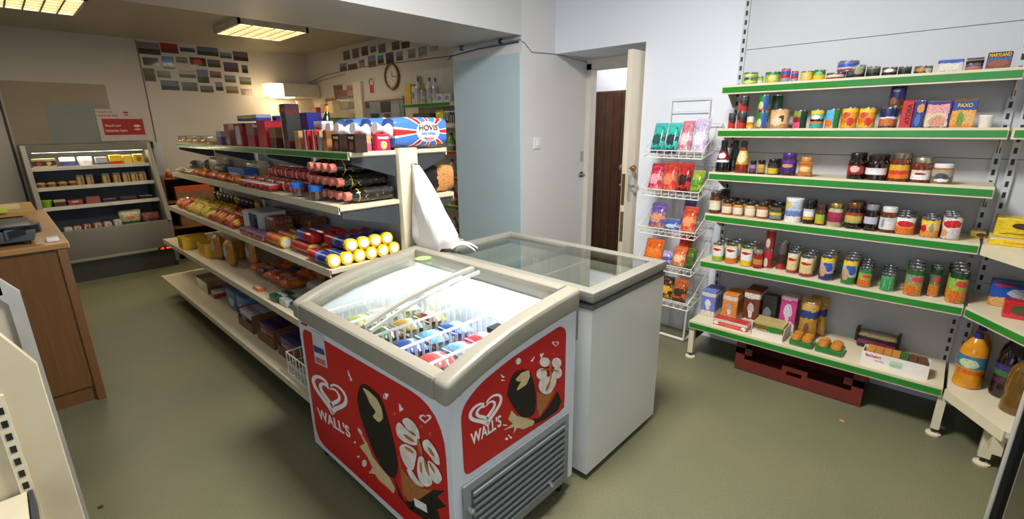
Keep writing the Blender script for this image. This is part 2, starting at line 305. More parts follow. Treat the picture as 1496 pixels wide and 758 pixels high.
# ceiling lights of the back room
ML_T = mat((1, .9, .7), .5, emit=(1.0, .80, .50), es=6.0)
def ceiling_light(x0, x1, y0, y1, label):
    t = thing('ceiling_light', label, 'ceiling light', ((x0+x1)/2, (y0+y1)/2, ZC), group='back room ceiling lights')
    w, d = (x1-x0)/2, (y1-y0)/2
    h = B(-w, w, -d, d, -.012, -.0005); h.box(-w, -w+.02, -d, d, -.065, -.012).box(w-.02, w, -d, d, -.065, -.012).box(-w, w, -d, -d+.02, -.065, -.012).box(-w, w, d-.02, d, -.065, -.012)
    h.build('housing', mat(S(215, 210, 195), .4), t)
    for i in range(4): MB().tube([(-w+.05+(2*w-.1)*(i+.5)/4, -d+.04, -.032), (-w+.05+(2*w-.1)*(i+.5)/4, d-.04, -.032)], .013, 8).build('tube_lamp', ML_T, t, smooth=True)
    B(-w+.021, w-.021, -d+.021, d-.021, -.046, -.044).build('diffuser', mat((1, .93, .8), .5, emit=(1.0, .86, .60), es=4.5), t)
    lou = MB(); n = 6
    for i in range(1, n):
        xx = -w+.02+(2*w-.04)*i/n; lou.box(xx-.006, xx+.006, -d+.02, d-.02, -.068, -.0465)
        yy = -d+.02+(2*d-.04)*i/n; lou.box(-w+.02, w-.02, yy-.006, yy+.006, -.068, -.0465)
    lou.build('louvre_grid', mat(S(200, 184, 150), .4), t)
    a = area('back_fluorescent', ((x0+x1)/2, (y0+y1)/2, ZC-.075), (0, 0, 0), .5, .5, 8.5, (1, .86, .64))
ceiling_light(1.77, 2.42, 5.04, 5.74, 'lit square louvre ceiling light nearer the clock wall'); ceiling_light(.07, .715, 4.96, 5.67, 'lit square louvre ceiling light at the top left corner')
t = thing('ceiling_light', 'square louvre ceiling light over the front of the shop', 'ceiling light', (1.3, .95, ZCF)); FT = t
B(-.31, .31, -.31, .31, -.06, -.0005).build('housing', mat(S(235, 235, 230), .4), t); B(-.28, .28, -.28, .28, -.068, -.06).build('diffuser', mat((1, 1, 1), .5, emit=(1, .96, .88), es=4), t)
# ------------------------------------------------------------------ wall shelving on the right
RSZ = [.258, .647, .943, 1.195, 1.443, 1.686]; RSX = [2.845, 2.93, 2.93, 2.925, 2.997, 3.0]; RY0, RY1 = -.125, 1.107
def slotted(t, x0, x1, y, zb, zt, um=None):
    """upright with a row of dark slots as small recessed plates"""
    B(x0, x1, y-.015, y+.015, zb, zt).build('upright', um or M_CREAM, t)
    z = zb+.12; me = B(-.0015, 0, -.006, .006, 0, .026).mesh('slot', mat(S(40, 38, 40), .6))
    while z < zt-.03: link('slot', me, t, (x0, y, z)); z += .0508
t = thing('wall_shelving', 'cream metal wall shelving with green price strips along the right wall', 'shelving', (0, 0, 0))
structure_pan = mat(S(196, 199, 206), .5, var=.02, scale=3)
for (z0, z1) in ((.1, .70), (.703, 1.30), (1.303, 1.90), (1.903, 2.6)): B(3.225, 3.245, RY0-.6, RY1-.01, z0, z1).build('back_panel', structure_pan, t)
slotted(t, 3.212, 3.25, RY1-.02, .04, 2.68, structure_pan); slotted(t, 3.212, 3.25, RY0+.01, .04, 2.68, structure_pan)
def rshelf(t, xf, y0, y1, z, strip=True):
    s = B(xf, 3.222, y0+.002, y1-.002, z-.026, z); s.box(xf-.006, xf+.004, y0+.002, y1-.002, z-.046, z+.004); o = s.build('shelf', M_CREAM, t)
    if strip: B(xf-.010, xf-.006, y0+.006, y1-.006, z-.037, z-.008).build('price_strip', M_GREENSTRIP, o)
    for yy in (y0+.012, y1-.012):
        k = MB(); k.prism([(xf+.05, yy, z-.027), (3.212, yy, z-.027), (3.212, yy, z-.115), (3.17, yy, z-.115)], (0, -.002, 0), (0, .002, 0)); k.build('bracket', M_CREAM, o)
for z, xf in zip(RSZ, RSX): rshelf(t, xf, RY0, RY1, z)
for yy in (RY1-.02, RY0-.005):
    B(2.852, 2.885, yy-.016, yy+.016, .035, .215).build('leg', M_CREAM, t)
    MB().lathe([(.012, .012), (.012, .04)], 10, cx=2.868, cy=yy).build('foot_screw', M_DKMETAL, t)
    MB().lathe([(.03, 0), (.03, .008), (.012, .014)], 14, cx=2.868, cy=yy).build('foot', M_CREAM, t, smooth=True)
    B(2.885, 3.21, yy-.012, yy+.012, .12, .20).build('base_rail', M_DKMETAL, t)
# corner bay, angled shelves running towards the camera side
t = thing('corner_shelving', 'angled corner shelves at the right end of the wall shelving', 'shelving', (0, 0, 0))
CY0 = -.74
slotted(t, 3.205, 3.222, RY0-.045, .04, 2.4, structure_pan)
for i, (z, strip) in enumerate(zip(RSZ, (0, 1, 0, 0, 1, 0))):
    if i in (3, 5): continue
    xf = RSX[i]
    if i == 4: pts = [(xf, RY0-.008), (xf, CY0+.02), (3.22, CY0+.02), (3.22, RY0-.008)]
    else: pts = [(xf, RY0-.012), (xf-.27, RY0-.20), (xf-.27, CY0), (3.20, CY0), (3.20, RY0-.012)]
    k = MB(); k.prism([(x, y, z) for x, y in pts], (0, 0, -.026), (0, 0, 0)); o = k.build('shelf', M_CREAM, t)
    a, b = Vector((pts[0][0], pts[0][1], 0)), Vector((pts[1][0], pts[1][1], 0)); n = (b-a).normalized().cross(Vector((0, 0, 1))); n = -n if n.x > 0 else n
    k = MB(); k.prism([(a.x, a.y, z-.046), (b.x, b.y, z-.046), (b.x, b.y, z+.003), (a.x, a.y, z+.003)], n*.001, n*.009); k.build('front_lip', M_CREAM, o)
    if strip:
        k = MB(); q = (b-a).normalized()*.008; k.prism([(a.x+q.x, a.y+q.y, z-.037), (b.x, b.y, z-.037), (b.x, b.y, z-.008), (a.x+q.x, a.y+q.y, z-.008)], n*.009, n*.013); k.build('price_strip', M_GREENSTRIP, o)
for (x, y) in ((2.735, -.30), (2.70, -.70)):
    B(x-.02, x+.02, y-.02, y+.02, .04, .205).build('leg', M_CREAM, t); MB().lathe([(.03, 0), (.03, .008), (.012, .014)], 14, cx=x, cy=y).build('foot', M_CREAM, t); MB().lathe([(.01, .012), (.01, .045)], 8, cx=x, cy=y).build('foot_screw', M_DKMETAL, t)
B(2.60, 2.76, -.335, -.295, .13, .228).build('cross_rail', M_CREAM, t); B(2.72, 2.76, -.70, -.32, .14, .19).build('side_rail', M_CREAM, t)
# red plastic crate pushed under the base shelf
t = thing('plastic_crate', 'red brown plastic crate on the floor under the wall shelving', 'crate', (0, 0, 0))
mcr = mat(S(112, 40, 28), .45, var=.12, scale=12)
x0, x1, y0, y1 = 2.90, 3.19, .17, .82
B(x0, x1, y0, y1, .004, .016).build('base', mcr, t)
def crate_side(P, Q, n):
    P = Vector(P); Q = Vector(Q); n = Vector(n); d = Q-P; k = MB()
    def seg(a, b, z0, z1): A = P+d*a; C = P+d*b; k.prism([(A.x, A.y, z0), (C.x, C.y, z0), (C.x, C.y, z1), (A.x, A.y, z1)], (0, 0, 0), n*.014)
    seg(0, 1, .016, .055); seg(0, .08, .055, .19); seg(.92, 1, .055, .19); seg(.08, .4, .055, .075); seg(.6, .92, .055, .075); seg(.4, .6, .085, .11); seg(.4, .44, .055, .085); seg(.56, .6, .055, .085); seg(0, .14, .11, .15); seg(.86, 1, .11, .15); k.build('side', mcr, t)
crate_side((x0, y0, 0), (x0, y1, 0), (.1*10, 0, 0)); crate_side((x1-.014, y0, 0), (x1-.014, y1, 0), (1, 0, 0))
for yy in (y0, y1-.014): B(x0+.015, x1-.015, yy, yy+.014, .016, .19).build('end', mcr, t)
# ------------------------------------------------------------------ gondola
GY0, GY1, GC = 2.10, 5.13, 1.446
GSH = [(.20, .82), (.53, .89), (.82, .98), (1.112, 1.057), (1.36, 1.132)]
t = thing('gondola', 'long double sided cream shelf island stocked with groceries', 'shelving', (0, 0, 0)); GON = t
bays = [GY0, 3.11, 4.12, GY1]
for i, y in enumerate(bays):
    if i == 0: B(GC-.056, GC+.056, y-.028, y+.012, .02, 1.372).build('end_post', M_CREAM, t, bevel=.004)
    else: B(GC-.03, GC+.03, y-.02, y+.02, .02, 1.36).build('post', M_CREAM, t)
    B(.92, 1.97, y+.014 if i == 0 else y-.03, y+.055 if i == 0 else y+.03, .03, .10).build('base_leg', M_DKMETAL, t)
for i in range(3):
    for z0, z1 in ((.2, .76), (.763, 1.32)): B(GC-.012, GC+.012, bays[i]+.022, bays[i+1]-.022, z0, z1).build('back_panel', mat(S(196, 198, 204), .5), t)
for k_, (z, xf) in enumerate(GSH):
    for i in range(3):
        ya, yb = bays[i]+.002, bays[i+1]-.002
        for s in (-1, 1):
            dx = GC-xf; X0 = GC+s*.032; X1 = GC+s*dx
            if s == 1: X1 = GC+dx*(.80 if k_ < 4 else .87)
            lo, hi = min(X0, X1), max(X0, X1)
            m = B(lo, hi, ya, yb, z-.022, z); e0 = X1-.004 if s == 1 else X1-.002; m.box(e0, e0+.006, ya, yb, z-.034, z+.004)
            o = m.build('shelf', M_CREAM, t)
            if k_ == 4 and s == -1: B(X1-.005, X1-.002, ya+.004, yb-.004, z-.03, z-.003).build('price_strip', M_GREENSTRIP, o)
            if k_ > 0:
                for yy in ((ya+.006, yb-.006) if i == 2 else (ya+.006,)):
                    b = MB(); b.prism([(X1-s*.015, yy, z-.024), (X0, yy, z-.024), (X0, yy, z-.125), (X0+s*.04, yy, z-.125), (X1-s*.015, yy, z-.055)], (0, -.003, 0), (0, .003, 0)); b.build('bracket', M_DKMETAL, o)
# end panel edge trim of nearest shelves (cream lips facing the freezers)
for k_, (z, xf) in enumerate(GSH[2:], 2):
    B(xf+.004, GC-.058, GY0-.004, GY0+.001, z-.016, z+.003).build('end_lip', M_CREAM, t); B(GC+.058, GC+(GC-xf)*(.80 if k_ < 4 else .87)-.004, GY0-.004, GY0+.001, z-.016, z+.003).build('end_lip', M_CREAM, t)
# ------------------------------------------------------------------ chest freezer
cx0, cx1, cy0, cy1, cz = 1.457, 2.065, .943, 1.95, .855
t = thing('chest_freezer', 'white chest freezer with sliding glass lids behind the ice cream freezer', 'freezer', (0, 0, 0))
M_FWH = mat(S(228, 228, 222), .35, var=.02, scale=4, coat=.3); M_LIN = mat(S(214, 216, 208), .4, var=.03)
m = B(cx0, cx0+.055, cy0, cy1, .03, .80); m.box(cx1-.055, cx1, cy0, cy1, .03, .80).box(cx0+.055, cx1-.055, cy0, cy0+.055, .03, .80).box(cx0+.055, cx1-.055, cy1-.055, cy1, .03, .80)
m.build('cabinet', M_FWH, t); B(cx0+.055, cx1-.055, cy0+.055, cy1-.055, .18, .22).build('inner_floor', M_LIN, t)
m = MB(); a0, a1, b0, b1 = cx0+.004, cx1-.004, cy0+.004, cy1-.004
m.box(a0, a0+.05, b0, b1, .80, .816).box(a1-.05, a1, b0, b1, .80, .816).box(a0+.05, a1-.05, b0, b0+.05, .80, .816).box(a0+.05, a1-.05, b1-.05, b1, .80, .816); m.build('gasket', M_DKMETAL, t)
m = MB(); m.box(cx0-.002, cx1+.002, cy0-.002, cy0+.001, .782, .80).box(cx0-.002, cx0+.001, cy0+.001, cy1+.002, .782, .80).box(cx1-.001, cx1+.002, cy0+.001, cy1+.002, .782, .80); m.build('trim_band', mat(S(104, 104, 100), .45), t)
M_LIDF = mat(S(156, 153, 143), .38, .25, var=.04)
m = MB(); w = .05; e = .006
m.box(cx0-e, cx0+w, cy0-e, cy1+e, .816, cz).box(cx1-w, cx1+e, cy0-e, cy1+e, .816, cz).box(cx0+w, cx1-w, cy0-e, cy0+w, .816, cz).box(cx0+w, cx1-w, cy1-w, cy1+e, .816, cz); m.build('lid_frame', M_LIDF, t, bevel=.003)
ym = (cy0+cy1)/2
p = B(cx0+w, cx1-w, cy0+w, ym+.03, .846, .851).build('glass_lid', M_CHEST, t); p = B(cx0+w, cx1-w, ym-.03, cy1-w, .836, .841).build('glass_lid', M_CHEST, t)
def wire_box(x0, x1, y0, y1, z0, z1, nx, ny, r=.0028, diag=False):
    m = MB()
    for z in (z1, (z0+z1)/2, z0): m.tube([(x0, y0, z), (x1, y0, z), (x1, y1, z), (x0, y1, z)], r*(1.6 if z == z1 else 1), 5, closed=True)
    for i in range(nx+1): x = x0+(x1-x0)*i/nx; m.tube([(x, y0, z1), (x, y0, z0), (x, y1, z0), (x, y1, z1)], r, 4)
    for i in range(1, ny): y = y0+(y1-y0)*i/ny; m.tube([(x0, y, z1), (x0, y, z0), (x1, y, z0), (x1, y, z1)], r, 4)
    return m
for k_, y in enumerate((1.03, 1.57)): 
    q = thing('wire_basket', ('wire basket inside the chest freezer at the end nearer the shelving', 'wire basket inside the chest freezer at the end nearer the gondola')[k_], 'basket', (0, 0, 0), group='chest freezer baskets')
    wire_box(cx0+.07, cx1-.07, y, y+.30, .56, .80, 10, 6).build('wires', M_WIRE, q)
# frozen packs low in the chest
# ------------------------------------------------------------------ ice cream freezer
ix0, ix1, iy0, iy1 = .758, 1.388, .97, 1.985
t = thing('ice_cream_freezer', 'ice cream freezer with curved glass lid and red advert panels', 'freezer', (0, 0, 0)); ICE = t
M_ICEW = mat(S(222, 224, 232), .35, var=.02, scale=4, coat=.2); M_RIM = mat(S(152, 146, 132), .4, var=.03, scale=4)
prof = [(.742, .685, .760), (.80, .705, .783), (.90, .735, .815), (1.02, .762, .843), (1.14, .780, .862), (1.26, .792, .876), (1.40, .802, .888)]
def zb_at(x, j=1):
    for (xa, *a), (xb, *b) in zip(prof, prof[1:]):
        if xa <= x <= xb: return a[j-1]+(b[j-1]-a[j-1])*(x-xa)/(xb-xa)
    return prof[-1][j]
m = B(ix0, ix0+.05, iy0, iy1, .06, .70); m.box(ix1-.05, ix1, iy0, iy1, .06, .82).box(ix0+.05, ix1-.05, iy0+.04, iy1-.04, .27, .30)
for y in (iy0, iy1-.045):
    pts = [(ix0+.05, y, .06), (ix1-.05, y, .06)] + [(x, y, zb_at(x)+.01) for x in (ix1-.05, 1.24, 1.1, .98, .87, ix0+.05)]
    m.prism(pts, (0, 0, 0), (0, .045, 0))
m.build('cabinet', M_ICEW, t)
for (x, y) in ((.80, 1.01), (1.34, 1.01), (.80, 1.94), (1.34, 1.94)): MB().lathe([(.022, 0), (.022, .06)], 12, cx=x, cy=y).build('foot', M_BLACK, t)
def rail(y0, y1):
    m = MB(); n = len(prof)
    vs_ = []
    for (x, a, b) in prof: vs_ += [(x, y0, a), (x, y1, a), (x, y1, b), (x, y0, b)]
    fs = [(0, 1, 2, 3), tuple(4*(n-1)+i for i in (3, 2, 1, 0))]
    for i in range(n-1):
        for q in range(4): fs.append((4*i+q, 4*i+(q+1) % 4, 4*i+4+(q+1) % 4, 4*i+4+q))
    return m.add(vs_, fs)
rail(iy0-.012, iy0+.055).build('end_rail', M_RIM, t, bevel=.02, seg=4); rail(iy1-.055, iy1+.012).build('end_rail', M_RIM, t, bevel=.02, seg=4)
B(.742, .80, iy0+.05, iy1-.05, .685, .768).build('front_rail', M_RIM, t, bevel=.016, seg=3); B(1.345, 1.40, iy0+.055, iy1-.055, .805, .886).build('back_rail', M_RIM, t, bevel=.01, seg=3)
for y in (iy0-.0125, iy1+.0125): pass
def pane(y0, y1, dz):
    m = MB(); xs = [.795, .85, .92, 1.0, 1.1, 1.2, 1.28, 1.35]; P = [(x, zb_at(x, 2)-.02+dz) for x in xs]; n = len(P)
    return m.prism([(x, y0, z) for x, z in P]+[(x, y0, z-.004) for x, z in reversed(P)], (0, 0, 0), (0, y1-y0, 0))
pane(iy0+.055, 1.50, .006).build('glass_lid', M_GLASS, t); pane(1.46, iy1-.055, -.004).build('glass_lid', M_GLASS, t)
def lidbar(y, dz, wd=.022):
    m = MB(); xs = [.80, .85, .92, 1.0, 1.1, 1.2, 1.28, 1.345]; P = [(x, zb_at(x, 2)-.019+dz) for x in xs]
    return m.prism([(x, y, z+.008) for x, z in P]+[(x, y, z-.006) for x, z in reversed(P)], (0, 0, 0), (0, wd, 0))
lidbar(1.488, .006).build('lid_handle', mat(S(176, 172, 162), .4), t); lidbar(1.452, -.004, .012).build('lid_handle', mat(S(200, 200, 196), .4), t)
B(1.0, 1.05, iy0+.058, iy0+.085, .815, .832).build('lid_grip', M_DKMETAL, t)
for (px, py) in ((607, 373),):
    p = at(px, py, 2, .86); MB().lathe([(.035, 0), (.035, .001)], 16, sx=1.2).build('green_sticker', mat(S(170, 200, 120), .5), t, (1.30, 1.80, zb_at(1.30, 2)-.0085))
# lit interior
LM = mat((1, 1, 1), .5, emit=(.95, .98, 1.0), es=9)
MB().tube([(1.325, iy0+.08, .795), (1.325, iy1-.08, .795)], .011, 8).build('tube_lamp', LM, t)
area('freezer_lamp', (1.30, (iy0+iy1)/2, .782), (0, math.radians(28), 0), .05, .85, 2.0, (.95, .98, 1))
B(ix0+.051, ix1-.051, iy0+.046, iy1-.046, .301, .305).build('liner_floor', M_LIN, t)
# wire dividers in the freezer
for k_, (ya, yb) in enumerate(((1.03, 1.19), (1.20, 1.36), (1.37, 1.53), (1.54, 1.72), (1.73, 1.92))):
    q = thing('wire_divider', '%s wire basket from the near end inside the lit ice cream freezer' % ('first second third fourth fifth'.split()[k_]), 'basket', (0, 0, 0), group='ice cream freezer baskets')
    wire_box(.83, 1.29, ya, yb, .33, .70, 14, 4, .0026).build('wires', mat(S(240, 240, 240), .35, var=.01), q)
B(ix1, ix1+.035, iy0+.012, iy0+.09, .66, .85).build('hinge_cover', mat(S(128, 126, 120), .45), ICE, bevel=.004)
# adverts: flat prints on the cabinet, drawn as thin layers
def ad_layer(name, pxs, ax, v, m, par, off=.0004, th=.0006):
    k = MB(); n = Vector((0, 0, 0)); n[ax] = -1
    k.prism([at(x, y, ax, v) for x, y in pxs], n*off, n*(off+th)); return k.build(name, m, par)
def rounded(pts, r=.3, n=5):
    out = []; N = len(pts)
    for i in range(N):
        p0, p1, p2 = Vector(pts[i-1]), Vector(pts[i]), Vector(pts[(i+1) % N]); rr = r if not isinstance(r, (list, tuple)) else r[i]
        d0 = (p0-p1); d1 = (p2-p1); k = min(rr, d0.length*.45, d1.length*.45); a = p1+d0.normalized()*k; b = p1+d1.normalized()*k
        for j in range(n+1): u = j/n; out.append(a*(1-u)**2+p1*2*u*(1-u)+b*u*u)
    return [tuple(q) for q in out]
M_RED = mat(S(196, 8, 18), .45, var=.03, scale=3); M_AW = mat(S(246, 240, 238), .4, var=.01); M_CHOC = mat(S(20, 9, 6), .6, var=.15, scale=30); M_SWIRL = mat(S(246, 242, 240), .45, c2=S(222, 204, 190), scale=34)
M_VAN = mat(S(226, 200, 152), .4, var=.1, scale=40); M_CONE = mat(S(188, 116, 60), .45, var=.18, scale=60); M_SAUCE = mat(S(196, 120, 50), .4, var=.15, scale=40)
k = MB(); Yp = [.99, 1.965]
pts = rounded([(1.955, .648), (.995, .665), (.995, .095), (1.955, .085)], [.05, .17, .03, .09], 6)
k.prism([(ix0, y, z) for y, z in pts], (0, 0, 0), (-.0015, 0, 0)); ad1 = k.build('advert_panel', M_RED, t)
k = MB(); pts = rounded([(.795, .665), (1.335, .795), (1.335, .41), (.795, .405)], [.12, .10, .06, .03], 6)
# upper edge follows the sloping rim
pts = rounded([(.802, .655), (.88, .705), (1.02, .738), (1.29, .768), (1.325, .74), (1.325, .405), (.805, .412)], [.05, .07, .1, .03, .03, .04, .03], 5)
k.prism([(x, iy0, z) for x, z in pts], (0, 0, 0), (0, -.0015, 0)); ad2 = k.build('advert_panel', M_RED, t)
def art(par, ax, v, mp, D):
    """ice lolly and cone picture in thin printed layers"""
    L_ = lambda nm, P, m, off: ad_layer(nm, [mp(x, y) for x, y in P], ax, v, m, par, off)
    circ = lambda cx, cy, rx, ry, rot=0, n=14: [(cx+rx*math.cos(2*math.pi*i/n)*math.cos(rot)-ry*math.sin(2*math.pi*i/n)*math.sin(rot), cy+rx*math.cos(2*math.pi*i/n)*math.sin(rot)+ry*math.sin(2*math.pi*i/n)*math.cos(rot)) for i in range(n)]
    L_('chocolate_splash', D['splash'], M_CHOC, .0016); L_('cream_splash', D['cream'], M_VAN, .0020)
    L_('lolly', rounded(D['lolly'], D['u']*.5, 3), M_CHOC, .0026); L_('lolly_bite', rounded(D['bite'], D['u']*.15, 2), M_VAN, .0034)
    L_('cone', D['cone'], M_CONE, .0026)
    for k, q in enumerate(D['petals']): L_('cream_swirl', rounded(q, D['u']*.3, 3) if isinstance(q[0], tuple) else circ(*q), M_SWIRL, .0033+.0001*k)
    for q in D['sauce']: L_('sauce', circ(*q, n=9), M_SAUCE, .0044)
    for q in D['drops']: L_('cream_drop', circ(*q, n=7), M_AW, .0017)
    for P in D['spark']: L_('sparkle', P, M_AW, .0016)
    L_('heart_outline', heart(*D['heart'], 14), M_AW, .0016); h = D['heart']; L_('heart_centre', heart(h[0], h[1], h[2]*.62, h[3]*.62, 14), M_RED, .0023)
    for (cx, cy) in D['sprinkle']: L_('sprinkle', circ(cx, cy, D['u']*.1, D['u']*.12, n=6), M_SAUCE, .0016)
DF = dict(u=50, splash=[(380, 600), (420, 690), (470, 680), (530, 645), (575, 650), (545, 672), (580, 710), (545, 720), (560, 770), (500, 760), (440, 720), (400, 670)],
  cream=[(240, 405), (262, 440), (280, 470), (300, 520), (330, 560), (365, 600), (385, 640), (380, 660), (355, 635), (325, 610), (305, 580), (285, 585), (300, 560), (280, 520), (250, 480), (270, 470)],
  lolly=[(258, 238), (290, 255), (325, 285), (345, 330), (370, 420), (390, 510), (397, 570), (385, 605), (360, 590), (335, 560), (305, 505), (280, 440), (258, 380), (243, 320), (243, 275)],
  bite=[(262, 255), (285, 268), (318, 300), (335, 335), (342, 375), (325, 390), (300, 365), (315, 350), (290, 315), (278, 285)],
  cone=[(400, 510), (410, 560), (440, 600), (490, 640), (530, 645), (480, 680), (440, 690), (415, 660)],
  petals=[[(388, 405), (400, 385), (420, 405), (445, 430), (470, 450), (475, 475), (450, 475), (415, 460), (395, 440)], [(412, 380), (430, 368), (455, 385), (475, 415), (482, 450), (470, 455), (445, 425), (425, 405)],
   [(402, 480), (420, 468), (450, 480), (470, 500), (464, 540), (455, 575), (430, 560), (410, 520)], [(490, 460), (510, 450), (535, 480), (555, 520), (558, 552), (540, 545), (515, 510), (495, 490)],
   [(430, 562), (450, 570), (475, 610), (502, 637), (470, 627), (440, 592)], [(475, 520), (490, 515), (505, 540), (525, 590), (530, 625), (505, 635), (480, 615), (470, 570)], [(510, 530), (530, 540), (555, 570), (568, 605), (550, 625), (530, 610), (515, 570)]],
  sauce=[(482, 482, 7, 34, -.25), (440, 448, 26, 6, .6), (455, 430, 16, 4, .7), (442, 492, 22, 5, .6), (525, 500, 22, 5, 1.0), (508, 560, 5, 34, -.3), (528, 560, 4, 24, -.5), (486, 560, 4, 22, -.1)],
  drops=[(268, 545, 9, 14), (268, 545, 5, 9), (245, 520, 4, 4), (300, 580, 14, 4, .2), (252, 425, 5, 16, -.5), (232, 465, 4, 4)],
  spark=[[(205, 190), (216, 215), (208, 214)], [(212, 205), (222, 232), (214, 230)], [(345, 278), (362, 282), (350, 305)], [(340, 280), (346, 300), (341, 298)], [(400, 322), (418, 340), (402, 350)], [(398, 318), (410, 326), (402, 328)]],
  heart=(500, 374, 24, 20), sprinkle=[(383, 357), (486, 405), (518, 432), (452, 715), (520, 680), (505, 715)])
DE = dict(u=26, splash=[(905, 375), (930, 375), (965, 330), (1000, 270), (1015, 310), (1000, 345), (950, 380), (915, 395)],
  cream=[(825, 345), (845, 365), (880, 372), (912, 385), (905, 400), (870, 415), (845, 410), (832, 432), (836, 406), (796, 418), (830, 395), (812, 378)],
  lolly=[(835, 200), (860, 190), (890, 188), (905, 220), (915, 265), (918, 320), (912, 355), (895, 370), (865, 372), (845, 350), (820, 310), (808, 285), (812, 260), (822, 225)],
  bite=[(838, 226), (862, 200), (890, 190), (893, 215), (880, 245), (855, 262), (842, 268), (852, 248), (862, 232), (848, 234)],
  cone=[(920, 272), (950, 285), (988, 268), (965, 310), (930, 370), (922, 340)],
  petals=[(950, 160, 20, 18, .2), (995, 163, 18, 20, 0), (938, 205, 20, 22, .2), (998, 200, 17, 22, 0), (955, 248, 29, 34, 0), (978, 232, 15, 32, .15)],
  sauce=[(970, 180, 4, 28, .05), (950, 188, 20, 3, -.1), (990, 192, 14, 3, .3), (962, 250, 5, 22, .4), (972, 215, 3, 20, .2)],
  drops=[(806, 452, 6, 5), (822, 447, 5, 4), (800, 400, 9, 2), (815, 440, 3, 3)],
  spark=[[(782, 205), (800, 218), (790, 220)], [(784, 226), (801, 230), (788, 233)], [(898, 157), (913, 138), (905, 159)], [(932, 130), (948, 126), (938, 148)]],
  heart=(992, 90, 13, 11), sprinkle=[(926, 165), (985, 130), (1000, 132)])
def heart(cx, cy, rx, ry, n=18):
    o = []
    for i in range(n):
        a = 2*math.pi*i/n; o.append((cx+rx*(16*math.sin(a)**3)/16, cy-ry*(13*math.cos(a)-5*math.cos(2*a)-2*math.cos(3*a)-math.cos(4*a))/16))
    return o
def stroke(pts, w):
    """ribbon outline of variable width"""
    n = len(pts); Lf = []; Rt = []
    for i, p in enumerate(pts):
        a = Vector(pts[max(0, i-1)]); b = Vector(pts[min(n-1, i+1)]); d = (b-a).normalized(); nn = Vector((-d.y, d.x)); ww = w*(.35+.65*math.sin(math.pi*min(1, .12+.88*i/(n-1)))); Lf.append(Vector(p)+nn*ww/2); Rt.append(Vector(p)-nn*ww/2)
    return Lf, Rt
def logo(par, ax, v, mp):
    for (rx, ry, w, a0, a1) in ((.5, .48, .115, .22, 1.9), (.29, .29, .10, .25, 1.9)):
        pts = []
        for i in range(33):
            a = 2*math.pi*(a0+(a1-a0)*i/32/1.0)/1.9*.95; a = math.pi*2*(.07+.86*i/32)
            pts.append((.5-rx*(16*math.sin(a)**3)/16*1.0, .5-ry*(13*math.cos(a)-5*math.cos(2*a)-2*math.cos(3*a)-math.cos(4*a))/17))
        a, b = stroke(pts, w); k = MB(); n = Vector((0, 0, 0)); n[ax] = -1
        A = [at(*mp(q.x, q.y), ax, v) for q in a]; Bq = [at(*mp(q.x, q.y), ax, v) for q in b]
        for i in range(len(A)-1): k.prism([A[i], A[i+1], Bq[i+1], Bq[i]], n*.0016, n*.0024)
        k.build('heart_logo', M_AW, par)
def bil(q):     # quad of photo survey points: TL, TR, BR, BL
    def f(u, v_):
        a = [q[0][i]*(1-u)+q[1][i]*u for i in (0, 1)]; b = [q[3][i]*(1-u)+q[2][i]*u for i in (0, 1)]
        return (a[0]*(1-v_)+b[0]*v_, a[1]*(1-v_)+b[1]*v_)
    return f
art(ad1, 0, ix0, lambda x, y: (430+x/2.604, 467+y/2.604), DF); logo(ad1, 0, ix0, bil([(456, 536), (504, 560), (510, 618), (462, 590)]))
art(ad2, 1, iy0, lambda x, y: (430+x/2.604, 467+y/2.604), DE); logo(ad2, 1, iy0, bil([(684, 592), (730, 564), (734, 610), (690, 632)]))
def textq(body, q, ax, v, par):
    TL, TR, BR, BL = [at(*p, ax, v) for p in q]; X = ((TR-TL)+(BR-BL))/2; Yv = ((TL-BL)+(TR-BR))/2; c = (TL+TR+BR+BL)/4; n = Vector((0, 0, 0)); n[ax] = -1
    o = text(body, c+n*.0017, X, Yv, X.length, Yv.length, M_AW, par, 'lettering', .0008)
textq("WALL'S", [(464, 595), (511, 622), (512, 640), (466, 609)], 0, ix0, ad1)
textq("WALL'S", [(686, 634), (731, 605), (732, 621), (689, 651)], 1, iy0, ad2)
# price card on the front, corner badge, sensor dot, tag
k = MB(); q = [at(x, y, 0, ix0) for x, y in ((456, 481), (473, 490), (479, 537), (462, 529))]; k.prism(q, (-.0016, 0, 0), (-.004, 0, 0)); pc = k.build('price_card', mat(S(206, 214, 222), .3), t)
ad_layer('card_print', [(459, 503), (474, 510), (476, 519), (461, 513)], 0, ix0, mat(S(40, 60, 120), .4), pc, .0042); ad_layer('card_print', [(462, 520), (476, 526), (478, 535), (464, 528)], 0, ix0, mat(S(205, 100, 100), .4), pc, .0042)
MB().lathe([(.011, 0), (.011, .005)], 12).build('sensor_dot', mat(S(235, 225, 215), .3), t).matrix_world = Matrix.Translation(at(756, 527, 1, iy0)-Vector((0, .0016, 0))) @ Matrix.Rotation(math.radians(90), 4, 'X')
ad_layer('corner_badge', [(815, 597), (824, 591), (824, 595), (816, 601)], 1, iy0, M_RED, t, .0002); ad_layer('corner_badge', [(440, 470), (449, 474), (449, 477), (440, 473)], 0, ix0, M_RED, t, .0002)
ad_layer('white_tag', [(606, 726), (624, 736), (626, 748), (608, 738)], 0, ix0, M_AW, t, .004)
